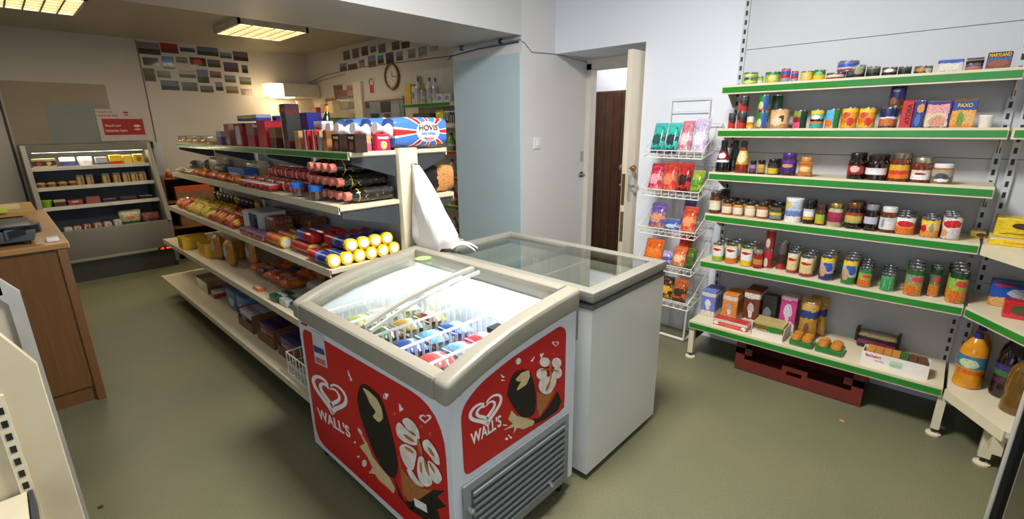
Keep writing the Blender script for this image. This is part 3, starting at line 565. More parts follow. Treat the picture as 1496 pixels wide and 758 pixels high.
# ventilation grille: grey frame with raised horizontal ribs
M_GR = mat(S(132, 136, 138), .45, var=.05); M_GRD = mat(S(92, 96, 100), .5, var=.05)
g0, g1, h0, h1 = .79, 1.345, .07, .385
g = B(g0, g1, iy0-.012, iy0-.0003, h0, h1).build('vent_grille', M_GR, t, bevel=.006)
B(g0+.03, g1-.03, iy0-.0135, iy0-.012, h0+.035, h1-.025).build('vent_recess', M_GRD, g)
for i in range(9): z = h0+.042+i*.0277; B(g0+.035, g1-.035, iy0-.021, iy0-.0135, z, z+.014).build('vent_rib', M_GR, g, bevel=.004)
for (px, py) in ((801, 705), (685, 743)):
    p = at(px, py, 1, iy0-.012); c = MB(); c.lathe([(.010, 0), (.010, .02), (.006, .024)], 10); o = c.build('vent_screw', M_STEEL, g); o.location = (p.x, iy0-.0125, max(p.z, .085)); o.rotation_euler = (math.radians(90), 0, 0)
# ------------------------------------------------------------------ white carrier bag draped from the end post onto the chest freezer
t = thing('carrier_bags', 'bunch of white plastic carrier bags hanging from the gondola end post', 'bag', (0, 0, 0))
m = MB(); n, rows = 40, 26; vs_ = []; fs = []
for j in range(rows):
    v = j/(rows-1); c = Vector((1.462, 2.035, 1.285)).lerp(Vector((1.478, 1.925, .868)), v); c.y -= .02*math.sin(math.pi*v)
    c.z += .0
    rx = .018+.088*v**.8; ry = .016+.10*v**.85
    for i in range(n):
        a = 2*math.pi*i/n; rip = 1+.17*v**.6*math.sin(6*a+2.5*v)+.09*v**.6*math.sin(13*a-4*v); rip *= 1-.25*max(0, v-.88)/.12
        q = c+Vector((math.cos(a)*rx*rip+.035*v*v*math.cos(a), math.sin(a)*ry*rip, .008*math.sin(3*a)*v))
        q.y = min(q.y, GY0-.03); q.z = max(q.z, .862 if q.y < 1.965 else .83); q.x = max(q.x, 1.408 if q.y < 2.004 else 1.36)
        vs_.append(q)
for j in range(rows-1):
    for i in range(n): fs.append((j*n+i, j*n+(i+1) % n, (j+1)*n+(i+1) % n, (j+1)*n+i))
fs.append(tuple(range(n))); fs.append(tuple((rows-1)*n+i for i in range(n)))
mbag = mat(S(222, 216, 216), .4, var=.05, scale=10, bump=.35)
m.add(vs_, fs).build('bag_bunch', mbag, t, smooth=True, ang=1.2)
for (dx, dy, w) in ((.10, -.10, .05), (.05, -.13, .06)):
    k = MB(); pts = []
    for i in range(9): u = i/8; pts.append((1.50+dx*u*.9, 1.83+dy*u, .876+.03*math.sin(math.pi*u)))
    for i in range(8): a, b = Vector(pts[i]), Vector(pts[i+1]); s = Vector((.6, .8, 0))*w/2*(1-.3*i/8); k.prism([a-s, a+s, b+s*.97, b-s*.97], (0, 0, 0), (0, 0, .003))
    k.build('bag_handle', mbag, t, smooth=True)
B(1.455, 1.469, 2.035, 2.0715, 1.284, 1.296).build('hook', M_STEEL, t)
# ------------------------------------------------------------------ chilled cabinet
fx0, fx1 = .19, 1.205
t = thing('chilled_cabinet', 'grey open chilled display cabinet with lit shelves against the back wall', 'fridge', (0, 0, 0))
M_FG = mat(S(126, 122, 112), .45, var=.04, scale=4); M_FGL = mat(S(150, 146, 134), .4, var=.04); M_FIN = mat(S(112, 118, 132), .4, var=.04)
side = [(6.28, .06), (6.28, .5), (6.30, .525), (6.60, 1.345), (7.035, 1.345), (7.035, .06)]
for x in (fx0, fx1-.035):
    k = MB(); k.prism([(x, y, z) for y, z in side], (0, 0, 0), (.035, 0, 0)); k.build('side_panel', M_FG, t, bevel=.004)
    k = MB(); k.prism([(x-.001, 6.302, .525), (x-.001, 6.6, 1.343), (x-.001, 6.565, 1.343), (x-.001, 6.266, .525)], (0, 0, 0), (.037, 0, 0)); k.build('side_rail', M_FGL, t)
B(fx0+.035, fx1-.035, 6.98, 7.035, .06, 1.345).build('back_liner', M_FIN, t)
B(fx0+.035, fx1-.035, 6.56, 6.98, 1.29, 1.345).build('canopy', M_FG, t); B(fx0+.035, fx1-.035, 6.555, 6.60, 1.27, 1.29).build('canopy_lip', M_FG, t)
B(fx0+.035, fx1-.035, 6.28, 6.33, .23, .523).build('front_panel', M_FG, t, bevel=.006); B(fx0+.035, fx1-.035, 6.33, 6.98, .42, .44).build('well_floor', M_FIN, t)
B(fx0+.035, fx1-.035, 6.275, 6.30, .205, .235).build('bumper', M_FGL, t, bevel=.005); B(fx0+.01, fx1-.01, 6.30, 7.0, .0, .205).build('plinth', mat(S(62, 60, 56), .5), t)
FSH = [(1.125, 6.60), (.935, 6.545), (.745, 6.49)]
for z, yf in FSH:
    o = B(fx0+.037, fx1-.037, yf, 6.96, z-.014, z-.002).build('shelf', M_FIN, t); B(fx0+.037, fx1-.037, yf-.012, yf, z-.03, z+.006).build('ticket_rail', mat(S(224, 220, 208), .35), o)
MB().tube([(fx0+.07, 6.62, 1.278), (fx1-.07, 6.62, 1.278)], .011, 8).build('tube_lamp', mat((1, .9, .7), .5, emit=(1, .84, .56), es=10), t)
area('cabinet_lamp', ((fx0+fx1)/2, 6.66, 1.262), (math.radians(-12), 0, 0), .85, .05, 2.2, (1, .86, .60))
MLED = mat(S(255, 40, 20), .4, emit=(1, .06, .02), es=2.5)
dsp = B(1.03, 1.165, 6.272, 6.2755, .205, .235).build('display', M_BLACK, t)
for i, c in enumerate('28'):
    pass
text('-2', (1.065, 6.2715, .220), (1, 0, 0), (0, 0, 1), .035, .02, MLED, dsp, 'digits'); text('4:0', (1.125, 6.2715, .220), (1, 0, 0), (0, 0, 1), .05, .02, MLED, dsp, 'digits')
# ------------------------------------------------------------------ wood counter with scales
t = thing('counter', 'wood effect serving counter at the left', 'counter', (0, 0, 0))
def wood(c, sc_=2.0, ax=2):
    m = bpy.data.materials.new('wood'); nt, n, l, b = nodes(m); tc = n.new('ShaderNodeTexCoord'); mp = n.new('ShaderNodeMapping'); s = [38, 38, 38]; s[ax] = 1.5; mp.inputs['Scale'].default_value = s
    nz = n.new('ShaderNodeTexNoise'); nz.inputs['Scale'].default_value = sc_; nz.inputs['Detail'].default_value = 6; l.new(tc.outputs['Object'], mp.inputs[0]); l.new(mp.outputs[0], nz.inputs[0])
    rp = n.new('ShaderNodeValToRGB'); rp.color_ramp.elements[0].position = .3; rp.color_ramp.elements[1].position = .72; rp.color_ramp.elements[0].color = C4([v*.72 for v in c]); rp.color_ramp.elements[1].color = C4(c); l.new(nz.outputs[0], rp.inputs[0]); l.new(rp.outputs[0], b.inputs['Base Color']); b.inputs['Roughness'].default_value = .4; return m
M_WD = wood(S(116, 78, 40)); M_WT = wood(S(176, 128, 72), ax=0); M_WE = mat(S(120, 80, 44), .45)
B(-1.6, .13, 3.36, 4.9, .09, .885).build('body', M_WD, t); B(-1.6, .127, 3.375, 4.85, 0, .09).build('plinth', M_WD, t)
B(.128, .165, 3.345, 3.395, 0.0, .885).build('corner_post', M_WE, t, bevel=.004); B(-1.62, .175, 3.335, 4.92, .885, .915).build('worktop', M_WT, t, bevel=.003)
B(.175, .179, 3.335, 4.92, .887, .913).build('edge_band', mat(S(214, 182, 120), .4), t)
t = thing('raised_ledge', 'pale wooden raised ledge on the counter behind the scales', 'ledge', (0, 0, 0))
B(-1.6, .11, 3.95, 4.5, 1.0, 1.022).build('board', wood(S(206, 158, 80), ax=0), t); B(-.05, .05, 4.0, 4.4, .9152, 1.0).build('support', M_WD, t); B(-1.2, -1.1, 4.0, 4.4, .9152, 1.0).build('support', M_WD, t)
tag(B(-.5, .05, 4.12, 4.36, 1.0225, 1.03).build('paper_pad', mat(S(216, 200, 150), .6)), 'cream paper pad lying on the raised ledge', 'paper')
p = at(6, 310, 2, 1.03); tag(B(p.x-.06, p.x+.015, p.y-.02, p.y+.02, 1.0305, 1.052).build('marker_box', mat(S(206, 224, 30), .4, emit=None)), 'fluorescent yellow green box on the raised ledge', 'box')
t = thing('shop_scales', 'grey weighing scales with a dark tray on the counter', 'scales', (-.14, 3.56, .915), 0)
ms = mat(S(72, 80, 84), .45, var=.06); md = mat(S(48, 50, 60), .4, .3)
k = MB(); k.prism([(-.20, 0, .02), (.20, 0, .02), (.215, 0, .075), (-.2, 0, .085)], (0, -.15, 0), (0, .15, 0)); k.build('body', ms, t, bevel=.006)
B(-.23, .20, -.17, .17, .092, .104).build('tray', md, t, bevel=.004)
k = MB(); k.prism([(.10, -.152, .035), (.235, -.12, .055), (.235, -.12, .105), (.10, -.152, .085)], (0, -.012, 0), (0, .012, 0)); d = k.build('display', ms, t, bevel=.002)
k = MB(); k.prism([(.112, -.1495, .043), (.227, -.1223, .060), (.227, -.1223, .099), (.112, -.1495, .077)], (0, -.0155, 0), (0, -.0128, 0)); k.build('screen', M_BLACK, d)
for (x, y) in ((-.17, -.12), (.17, -.12), (-.17, .12), (.17, .12)): MB().lathe([(.016, 0), (.016, .02)], 10, cx=x, cy=y).build('foot', M_BLACK, t)
tag(B(.10, .15, 3.40, 3.47, .9152, .935).build('till_roll', mat(S(235, 232, 225), .6), bevel=.006), 'small white pad beside the scales at the counter corner', 'paper')
# ------------------------------------------------------------------ low cream display unit at the lower left
t = thing('display_unit', 'cream metal display unit with slotted upright in the lower left corner', 'shelving', (0, 0, 0))
k = MB(); k.prism([(-.03, 1.60, 0), (-.03, 1.60, .913), (-.075, 1.60, 1.01), (-.5, 1.60, 1.03), (-1.0, 1.60, 1.03), (-1.0, 1.60, 0)], (0, 0, 0), (0, .02, 0)); k.build('end_panel', mat(S(204, 190, 160), .45, var=.03), t, bevel=.002, seg=1)
B(-.125, -.10, 1.588, 1.5995, .1, .86).build('upright', M_CREAM, t); z = .60; me = B(-.118, -.107, 1.5865, 1.588, 0, .018).mesh('slot', M_BLACK)
while z < .84: link('slot', me, t, (0, 0, z)); z += .0355
B(-.95, -.115, 1.30, 1.588, .565, .592).build('shelf', M_CREAM, t, bevel=.002); B(-.95, -.115, 1.30, 1.588, .20, .225).build('shelf', M_CREAM, t, bevel=.002); B(-.112, -.104, 1.30, 1.588, .54, .592).build('shelf_bracket', M_DKMETAL, t)
t = thing('glazed_side', 'grey framed glazed side panel behind the cream display unit', 'panel', (0, 0, 0))
mgf = mat(S(176, 174, 168), .45)
k = MB(); k.prism([(-.026, 1.9, 0), (-.026, 1.9, 1.03), (-.06, 1.9, 1.08), (-.09, 1.9, 1.08), (-.075, 1.9, 1.03), (-.055, 1.9, 1.0), (-.055, 1.9, 0)], (0, 0, 0), (0, .025, 0)); k.build('frame', mgf, t)
B(-1.0, -.06, 1.9, 1.925, 1.03, 1.08).build('top_rail', mgf, t); B(-1.0, -.055, 1.91, 1.916, .0, 1.03).build('panel', mat(S(196, 186, 166), .3, var=.03), t)
# ------------------------------------------------------------------ glass door cooler at the right edge
t = thing('glass_door_cooler', 'light grey glass door cooler frame at the lower right edge', 'fridge', (0, 0, 0))
mgr = mat(S(192, 190, 184), .4)
B(1.845, 1.885, -.285, -.245, .05, 1.95).build('door_stile', mgr, t, bevel=.004); B(1.15, 1.19, -.285, -.245, .05, 1.95).build('door_stile', mgr, t, bevel=.004)
for z in (.05, 1.90): B(1.19, 1.845, -.285, -.245, z, z+.05).build('door_rail', mgr, t)
B(1.83, 1.845, -.282, -.25, .1, 1.9).build('gasket', M_BLACK, t); B(1.19, 1.83, -.27, -.262, .1, 1.9).build('pane', glass('cooler_glass', (.35, .38, .38), 1.3), t)
m = B(1.15, 1.18, -.70, -.29, .0, 1.98); m.box(1.855, 1.885, -.70, -.29, 0, 1.98).box(1.18, 1.855, -.72, -.70, 0, 1.98).box(1.18, 1.855, -.70, -.29, 1.95, 1.98).box(1.18, 1.855, -.70, -.29, 0, .06); m.build('cabinet', mat(S(84, 84, 82), .45), t)
for z in (.5, .9, 1.3): B(1.185, 1.85, -.695, -.32, z, z+.012).build('shelf', M_WIRE, t)
# ------------------------------------------------------------------ wire snack rack by the door
t = thing('snack_rack', 'white wire snack rack with sloping baskets beside the open door', 'rack', (0, 0, 0))
ry0, ry1 = 1.155, 1.545
m = MB()
for y in (ry0+.10, ry1-.03): m.tube([(3.22, y, .30), (3.22, y, 1.64)], .004, 6)
for z in (1.64, 1.56, 1.48): m.tube([(3.22, ry0+.10, z), (3.22, ry1-.03, z)], .0035, 6)
m.tube([(3.22, ry0+.1, .3), (3.22, ry1-.03, .3)], .004, 6); m.build('back_frame', M_WIRE, t, smooth=True)
RB = [(1.27, 1.38), (1.02, 1.13), (.765, .875), (.525, .635), (.285, .39)]
for (zf, zt_) in RB:
    m = MB(); x0, x1 = 2.92, 3.21
    fr = [(x0, ry0, zf), (x0, ry1, zf)]; 
    m.tube([(x0, ry0, zf+.045), (x0, ry1, zf+.045), (x1, ry1, zt_+.10), (x1, ry0, zt_+.10)], .004, 5, closed=True)
    m.tube([(x0, ry0, zf), (x0, ry1, zf), (x1, ry1, zf+.06), (x1, ry0, zf+.06)], .004, 5, closed=True)
    for i in range(9): y = ry0+(ry1-ry0)*i/8; m.tube([(x0, y, zf+.045), (x0, y, zf), (x1, y, zf+.06), (x1, y, zt_+.10)], .002, 4)
    for i in range(1, 5): x = x0+(x1-x0)*i/5; z = zf+.06*i/5; m.tube([(x, ry0, zf+.045+(zt_+.055-zf)*i/5), (x, ry0, z), (x, ry1, z), (x, ry1, zf+.045+(zt_+.055-zf)*i/5)], .002, 4)
    m.build('wire_tray', M_WIRE, t)
m = MB()
for y in (ry0+.06, ry1-.03): m.tube([(3.21, y, .30), (3.07, y, .285), (3.055, y, .27), (3.055, y, .012), (3.21, y, .012)], .010, 8)
m.tube([(3.055, ry0+.06, .012), (3.055, ry1-.03, .012)], .010, 8); m.build('stand', M_WIRE, t, smooth=True)
# ------------------------------------------------------------------ product builders (each returns an Empty with its parts)
k255 = lambda *c: S(*c)
RED, DRED, ORG, YEL, GRN, LIME, DGRN = S(200, 28, 30), S(128, 20, 26), S(228, 120, 30), S(240, 200, 40), S(40, 130, 50), S(160, 190, 60), S(24, 60, 34)
BLU, NAVY, SKY, TEAL, PUR, PNK, WHT, CRM, BLK, BRN, TAN, LIL = S(50, 90, 180), S(24, 34, 90), S(90, 180, 220), S(60, 170, 170), S(88, 44, 130), S(220, 80, 130), S(238, 238, 236), S(226, 210, 170), S(24, 22, 24), S(92, 54, 30), S(196, 150, 96), S(180, 170, 214)
AMB, HONEY, DARKJ = S(120, 50, 16), S(176, 108, 30), S(38, 16, 14)
def solid(c): return ((0, c),)
def tin(name, label, r, h, pr, loc, group=None, cat='tin', rz=0, stk=False):
    t = thing(name, label, cat, loc, rz, group); pm = pmat(*pr[0], **pr[1]) if isinstance(pr, tuple) else pr
    rr = round(r, 4); hh = round(h, 4)
    link('label_wrap', cached(('tinb', rr, hh, pm.name), lambda: MB().lathe([(rr*.985, .004), (rr, .006), (rr, hh-.006), (rr*.985, hh-.004)], 20).mesh('label_wrap', pm, smooth=True)), t)
    link('base_rim', cached(('tinr', rr), lambda: MB().lathe([(rr*.97, 0), (rr*1.012, .001), (rr*1.012, .005), (rr*.98, .006)], 20).mesh('base_rim', M_TINTOP, smooth=True)), t)
    link('metal_lid', cached(('tint', rr, hh), lambda: MB().lathe([(rr*.98, hh-.006), (rr*1.012, hh-.005), (rr*1.012, hh), (rr*.95, hh), (rr*.93, hh-.004), (rr*.5, hh-.003)], 20).mesh('metal_lid', M_TINTOP, smooth=True)), t)
    return t
def jar(name, label, r, h, content, lidc, lab, loc, group=None, cat='jar', rz=0, lab_z=(.16, .62), shape=0, lidmetal=0):
    t = thing(name, label, cat, loc, rz, group); rr = round(r, 4); hh = round(h, 4); cm = mat(content, .12, var=.25, scale=30, coat=.6)
    neck = .80 if shape == 0 else .62; hb = .80
    prof = [(rr*.9, 0), (rr, .006), (rr, hh*.62), (rr*.97, hh*.70), (rr*neck, hh*hb), (rr*neck, hh*hb+.003)] if shape != 2 else [(rr*.85, 0), (rr, .01), (rr*.84, hh*.3), (rr*.84, hh*.55), (rr, hh*.70), (rr*neck, hh*hb), (rr*neck, hh*hb+.003)]
    link('glass_body', cached(('jarb', rr, hh, shape, cm.name), lambda: MB().lathe(prof, 20).mesh('glass_body', cm, smooth=True)), t)
    lm = mat(lidc, .3, lidmetal, var=.05)
    link('lid', cached(('jarl', rr, hh, shape, lm.name), lambda: MB().lathe([(rr*(neck+.05), hh*hb), (rr*(neck+.07), hh*hb+.004), (rr*(neck+.07), hh-.004), (rr*neck, hh)], 20).mesh('lid', lm, smooth=True)), t)
    if lab is not None:
        pm = pmat(*lab[0], **lab[1]) if isinstance(lab, tuple) else lab; a, b = lab_z; rl = rr*1.006 if shape != 2 else rr*.87
        link('paper_label', cached(('jarp', rr, hh, lab_z, shape, pm.name), lambda: MB().lathe([(rl, hh*a), (rl, hh*b)], 20).mesh('paper_label', pm, smooth=True)), t)
    return t
def bottle(name, label, r, h, content, capc, lab, loc, group=None, cat='bottle', rz=0, prof=None, lab_z=(.25, .55)):
    t = thing(name, label, cat, loc, rz, group); cm = mat(content, .1, var=.15, scale=20, coat=.7)
    P = prof or [(.9, 0), (1, .02), (1, .5), (.86, .66), (.5, .8), (.34, .87), (.34, .9)]
    link('glass_body', cached(('bob', r, h, cm.name, tuple(P)), lambda: MB().lathe([(r*a, h*b) for a, b in P], 20).mesh('glass_body', cm, smooth=True)), t)
    rc = r*P[-1][0]*1.12; zc = h*P[-1][1]
    link('cap', cached(('boc', r, h, capc, tuple(P)), lambda: MB().lathe([(rc, zc-.012), (rc, h-.003), (rc*.85, h)], 14).mesh('cap', mat(capc, .35), smooth=True)), t)
    if lab is not None:
        pm = pmat(*lab[0], **lab[1]); a, b = lab_z
        def rad(z):
            for (ra, za), (rb_, zb_) in zip(P, P[1:]):
                if za <= z <= zb_: return ra+(rb_-ra)*(z-za)/(zb_-za)
            return P[-1][0]
        pr = [(r*rad(a+(b-a)*i/5)*1.012, h*(a+(b-a)*i/5)) for i in range(6)]
        link('paper_label', cached(('bol', r, h, pm.name, lab_z, tuple(P)), lambda: MB().lathe(pr, 20).mesh('paper_label', pm, smooth=True)), t)
    return t
def carton(name, label, w, d, h, pr, loc, group=None, cat='box', rz=0, topc=None, lettering=None, flap=True):
    """w along Y (shelf front), d into the shelf; loc is the base centre"""
    t = thing(name, label, cat, loc, rz, group); pm = pmat(*pr[0], **pr[1])
    w, d, h = round(w, 4), round(d, 4), round(h, 4)
    link('carton', cached(('car', w, d, h, pm.name), lambda: B(-d/2, d/2, -w/2, w/2, 0, h).mesh('carton', pm, bevel=min(.002, h*.1), seg=1)), t)
    if flap: link('top_flap', cached(('flp', w, d, h, topc, pm.name), lambda: B(-d/2+.002, d/2-.002, -w/2+.003, w/2-.003, h, h+.0012).mesh('top_flap', mat(topc, .45) if topc else pm)), t)
    if lettering:
        body, v, cw, chh, colr = lettering
        text(body, (-d/2-.0003, 0, h*v), (0, -1, 0), (0, 0, 1), w*cw, h*chh, mat(colr, .4), t)
    return t
def bagmesh(w, h, th, pm, crimp=True):
    n, k = 8, 8; m = MB(); vs_ = []; fs = []
    for s in (-1, 1):
        for j in range(k+1):
            for i in range(n+1):
                u, v = i/n*2-1, j/k*2-1; e = max(0, (1-u**4))*max(0, (1-abs(v)**3)); b = th/2*e**.6
                b += th*.04*math.sin(7*u+3*v*s)*e
                ww = w/2*(1-.05*(1-v*v)); vs_.append((s*b, u*ww, h/2+v*h/2))
    N = (n+1)*(k+1)
    for s in (0, 1):
        for j in range(k):
            for i in range(n):
                q = [s*N+j*(n+1)+i, s*N+j*(n+1)+i+1, s*N+(j+1)*(n+1)+i+1, s*N+(j+1)*(n+1)+i]; fs.append(tuple(q if s else q[::-1]))
    ring = [i for i in range(n+1)]+[(n+1)*j+n for j in range(1, k+1)]+[(n+1)*k+i for i in range(n-1, -1, -1)]+[(n+1)*j for j in range(k-1, 0, -1)]
    for a, b in zip(ring, ring[1:]+ring[:1]): fs.append((a, b, b+N, a+N))
    m.add(vs_, fs)
    me = m.mesh('packet', pm, smooth=True, ang=1.3); return me
def bag(name, label, w, h, th, pr, loc, group=None, cat='packet', rot=(0, 0, 0), seal=None):
    """pillow packet standing on its lower seal, broad faces towards -X/+X"""
    t = thing(name, label, cat, loc, 0, group); t.rotation_euler = rot; pm = pmat(*pr[0], **pr[1])
    w, h, th = round(w, 3), round(h, 3), round(th, 3)
    link('packet', cached(('bag', w, h, th, pm.name), lambda: bagmesh(w, h, th, pm)), t)
    sm = mat(seal, .4) if seal else pm
    link('seal', cached(('seal', w, h, sm.name), lambda: B(-.002, .002, -w/2*.94, w/2*.94, h-.004, h+.010).mesh('seal', sm)), t)
    return t
def block(name, label, w, d, h, pr, loc, group=None, cat='packet', rz=0, rnd=.012, part='wrapper', extra=None):
    """soft cornered pack"""
    t = thing(name, label, cat, loc, rz, group); pm = pmat(*pr[0], **pr[1]); w, d, h = round(w, 4), round(d, 4), round(h, 4)
    link(part, cached(('blk', w, d, h, rnd, pm.name), lambda: B(-d/2, d/2, -w/2, w/2, 0, h).mesh(part, pm, bevel=min(rnd, h*.4, d*.4, w*.4), seg=3)), t)
    if extra: link('crimp', cached(('crp', w, d, h, extra), lambda: B(-d*.3, d*.3, -w/2-.012, -w/2+.004, h*.42, h*.52).mesh('crimp', mat(extra, .4))), t)
    return t
def lying(root, axis, loc):
    """lay a round product on its side along 'x' or 'y'"""
    root.rotation_euler = (0, math.radians(-90), 0) if axis == 'x' else (math.radians(90), 0, 0); root.location = loc; return root
W2 = lambda *a, **k: (a, k)
# ------------------------------------------------------------------ wall shelving stock, surveyed left edge, right edge, top, base
def RS(i, l, r, top, base, back=0.0, dep=.012):
    z = RSZ[i]; x0 = RSX[i]+dep+back; a = at(l, (top+base)/2, 0, x0); b = at(r, (top+base)/2, 0, x0)
    yc = (a.y+b.y)/2; w = abs(a.y-b.y); th = math.atan2(yc, x0); d = at((l+r)/2, top, 0, x0); return x0, yc, w*math.cos(th)*.985, max(.02, d.z-z), z
def rear(label, k):
    w = label.split(' on the ')[0].split(' at the ')[0].split(); return ' '.join(w[:11])+', %s in its file' % ('second', 'third', 'fourth')[k-1]
def rtin(i, l, r, top, base, name, label, pr, rows=0, rowlab=None, on=0, back=0, hmul=1, dx=None):
    x0, y, w, h, z = RS(i, l, r, top, base, back); r_ = w/2; z0 = z+on; h = h-on
    t = tin(name, label, r_, h*hmul, pr, (x0+r_, y, z0+.0005))
    for k in range(1, rows+1):
        if x0+r_*2+k*(2*r_+.006) > 3.218: break
        dup(t, (x0+r_+k*(2*r_+.006), y+ (.004*k), z0+.0005), None, rowlab or rear(label, k), 'rear tins of %s' % name)
    return t
def rjar(i, l, r, top, base, name, label, content, lidc, lab, rows=0, **kw):
    x0, y, w, h, z = RS(i, l, r, top, base); r_ = w/2
    t = jar(name, label, r_, h, content, lidc, lab, (x0+r_, y, z+.0005), **kw)
    for k in range(1, rows+1):
        if x0+r_*2+k*(2*r_+.006) > 3.218: break
        dup(t, (x0+r_+k*(2*r_+.006), y, z+.0005), None, rear(label, k), 'rear jars of %s' % name)
    return t
def rbox(i, l, r, top, base, dpt, name, label, pr, back=0, rz=0, **kw):
    x0, y, w, h, z = RS(i, l, r, top, base, back); return carton(name, label, w, dpt, h-.0012, pr, (x0+dpt/2, y, z+.0005), rz=rz, **kw)
def rbag(i, l, r, top, base, th, name, label, pr, back=0, blk=False, **kw):
    x0, y, w, h, z = RS(i, l, r, top, base, back)
    if blk: return block(name, label, w, th, h, pr, (x0+th/2, y, z+.0005), **kw)
    return bag(name, label, w, h-.010, th, pr, (x0+th/2, y, z+.0005), **kw)
E_ = lambda cu, cv, ru, rv, c, p=2: ('Y', cu, cv, ru, rv, c, p)
# top shelf
T = W2
lt = T(((0, LIME), (.45, S(190, 205, 110)), (.75, GRN)), (E_(.5, .5, .3, .35, S(210, 220, 130)),))
a = rtin(5, 1082, 1104, 116, 125, 'small_tin', 'flat lime green tin at the left end of the top shelf', lt); zt = .048
x0, y, w, h, z = RS(5, 1082, 1104, 106, 125); a2 = tin('small_tin', 'flat lime green tin stacked on another at the left end of the top shelf', w/2, h/2, lt, (x0+w/2, y, z+h/2+.002)); 
bpy.data.objects.remove(a.children[0]) if False else None
for o in [a]+list(a.children): pass
def drop(o):
    for c in list(o.children): drop(c)
    bpy.data.objects.remove(o)
drop(a); tin('small_tin', 'flat lime green tin under its twin at the left end of the top shelf', w/2, h/2, lt, (x0+w/2, y, z+.0005))
rtin(5, 1105, 1114, 112, 124, 'small_tin', 'small pale tin between the lime green tins on the top shelf', T(((0, S(200, 210, 190)), (.5, LIME))), back=.03)
rtin(5, 1114, 1138, 105, 123, 'food_tin', 'lime and yellow tin, second group on the top shelf', T(((0, S(200, 190, 70)), (.4, LIME), (.8, GRN)), (E_(.4, .45, .25, .3, S(220, 210, 140)),)))
bt = T(((0, S(150, 160, 190)), (.3, RED), (.55, BLU), (.85, PNK)))
rtin(5, 1139, 1153, 100, 121, 'small_tin', 'blue and red tall small tin on the top shelf', bt)
rtin(5, 1154, 1165, 104, 120, 'small_tin', 'smaller blue and red tin right of the tall one on the top shelf', bt, back=.02)
rtin(5, 1167, 1186, 104, 121, 'food_tin', 'yellow tin beside the green tin on the top shelf', T(((0, YEL), (.6, S(226, 190, 60))), (E_(.5, .5, .3, .3, S(210, 200, 150)),)))
rtin(5, 1186, 1204, 102, 120, 'food_tin', 'green and yellow tin right of the yellow tin on the top shelf', T(((0, YEL), (.45, LIME), (.6, GRN)), (E_(.5, .7, .3, .2, S(120, 200, 130)),)))
x0, y, w, h, z = RS(5, 1207, 1230, 107, 117); f1 = tin('fish_tin', 'flat pink and cream tin at the base of the tin pile on the top shelf', .042, .034, T(((0, DRED), (.3, S(220, 205, 190)), (.8, DRED))), (x0+.044, y, z+.0005))
f2 = tin('fish_tin', 'dark flat tin right of the pink tin on the top shelf', .034, .034, T(((0, NAVY), (.5, S(90, 80, 90)))), (x0+.046, y-.078, z+.0005))
tin('food_tin', 'blue and red tin perched on top of two flat tins on the top shelf', .046, .052, T(((0, S(170, 60, 80)), (.2, S(200, 190, 200)), (.4, BLU), (.75, S(120, 110, 170)))), (x0+.045, y-.046, z+.0355))
gd = T(((0, BLK), (.25, S(70, 84, 60)), (.7, S(160, 160, 130))), (E_(.4, .5, .3, .25, S(150, 150, 120)),))
rtin(5, 1241, 1263, 95, 113, 'food_tin', 'olive green tin right of the tin pile on the top shelf', gd)
rtin(5, 1264, 1285, 97, 112, 'food_tin', 'dark green tin with pale mark on the top shelf', T(((0, BLK), (.4, S(60, 74, 54)), (.8, S(130, 130, 110)))))
rtin(5, 1287, 1310, 98, 111, 'fish_tin', 'black tin with oval cream label on the top shelf', T(((0, BLK), (.4, S(150, 130, 100)), (.8, BRN)), (E_(.5, .65, .3, .25, WHT),)))
rtin(5, 1311, 1331, 97, 110, 'fish_tin', 'black and green tin left of the orange tin on the top shelf', T(((0, BLK), (.5, S(40, 60, 46)), (.85, S(90, 96, 80)))))
rtin(5, 1334, 1362, 96, 109, 'food_tin', 'orange and green tin with black side on the top shelf', T(((0, S(60, 60, 50)), (.35, S(150, 130, 60)), (.8, S(60, 90, 50))), (E_(.62, .55, .25, .35, S(200, 130, 60)), E_(.2, .4, .16, .35, S(200, 205, 210)))))
rbox(5, 1369, 1407, 87, 108, .05, 'food_carton', 'white carton with blue top band on the top shelf', T(((0, S(150, 80, 70)), (.12, S(205, 200, 190)), (.75, BLU)), (E_(.5, .45, .35, .22, S(220, 216, 205), 6),)), back=.03)
rbag(5, 1410, 1437, 84, 107, .04, 'food_pouch', 'dark pouch with pink picture on the top shelf', T(((0, S(190, 140, 100)), (.4, S(90, 90, 120)), (.7, BLK)), (E_(.5, .25, .4, .2, S(196, 120, 100)),)), back=.03)
rbox(5, 1441, 1478, 76, 105, .055, 'food_carton', 'blue and yellow lettered carton at the right end of the top shelf', T(((0, S(120, 80, 50)), (.2, S(110, 60, 46)), (.55, BLU), (.7, S(80, 50, 40))), (E_(.5, .38, .42, .2, S(150, 84, 60)),)), back=.03, lettering=('MARYLAND', .85, .86, .2, S(230, 200, 30)), topc=NAVY)
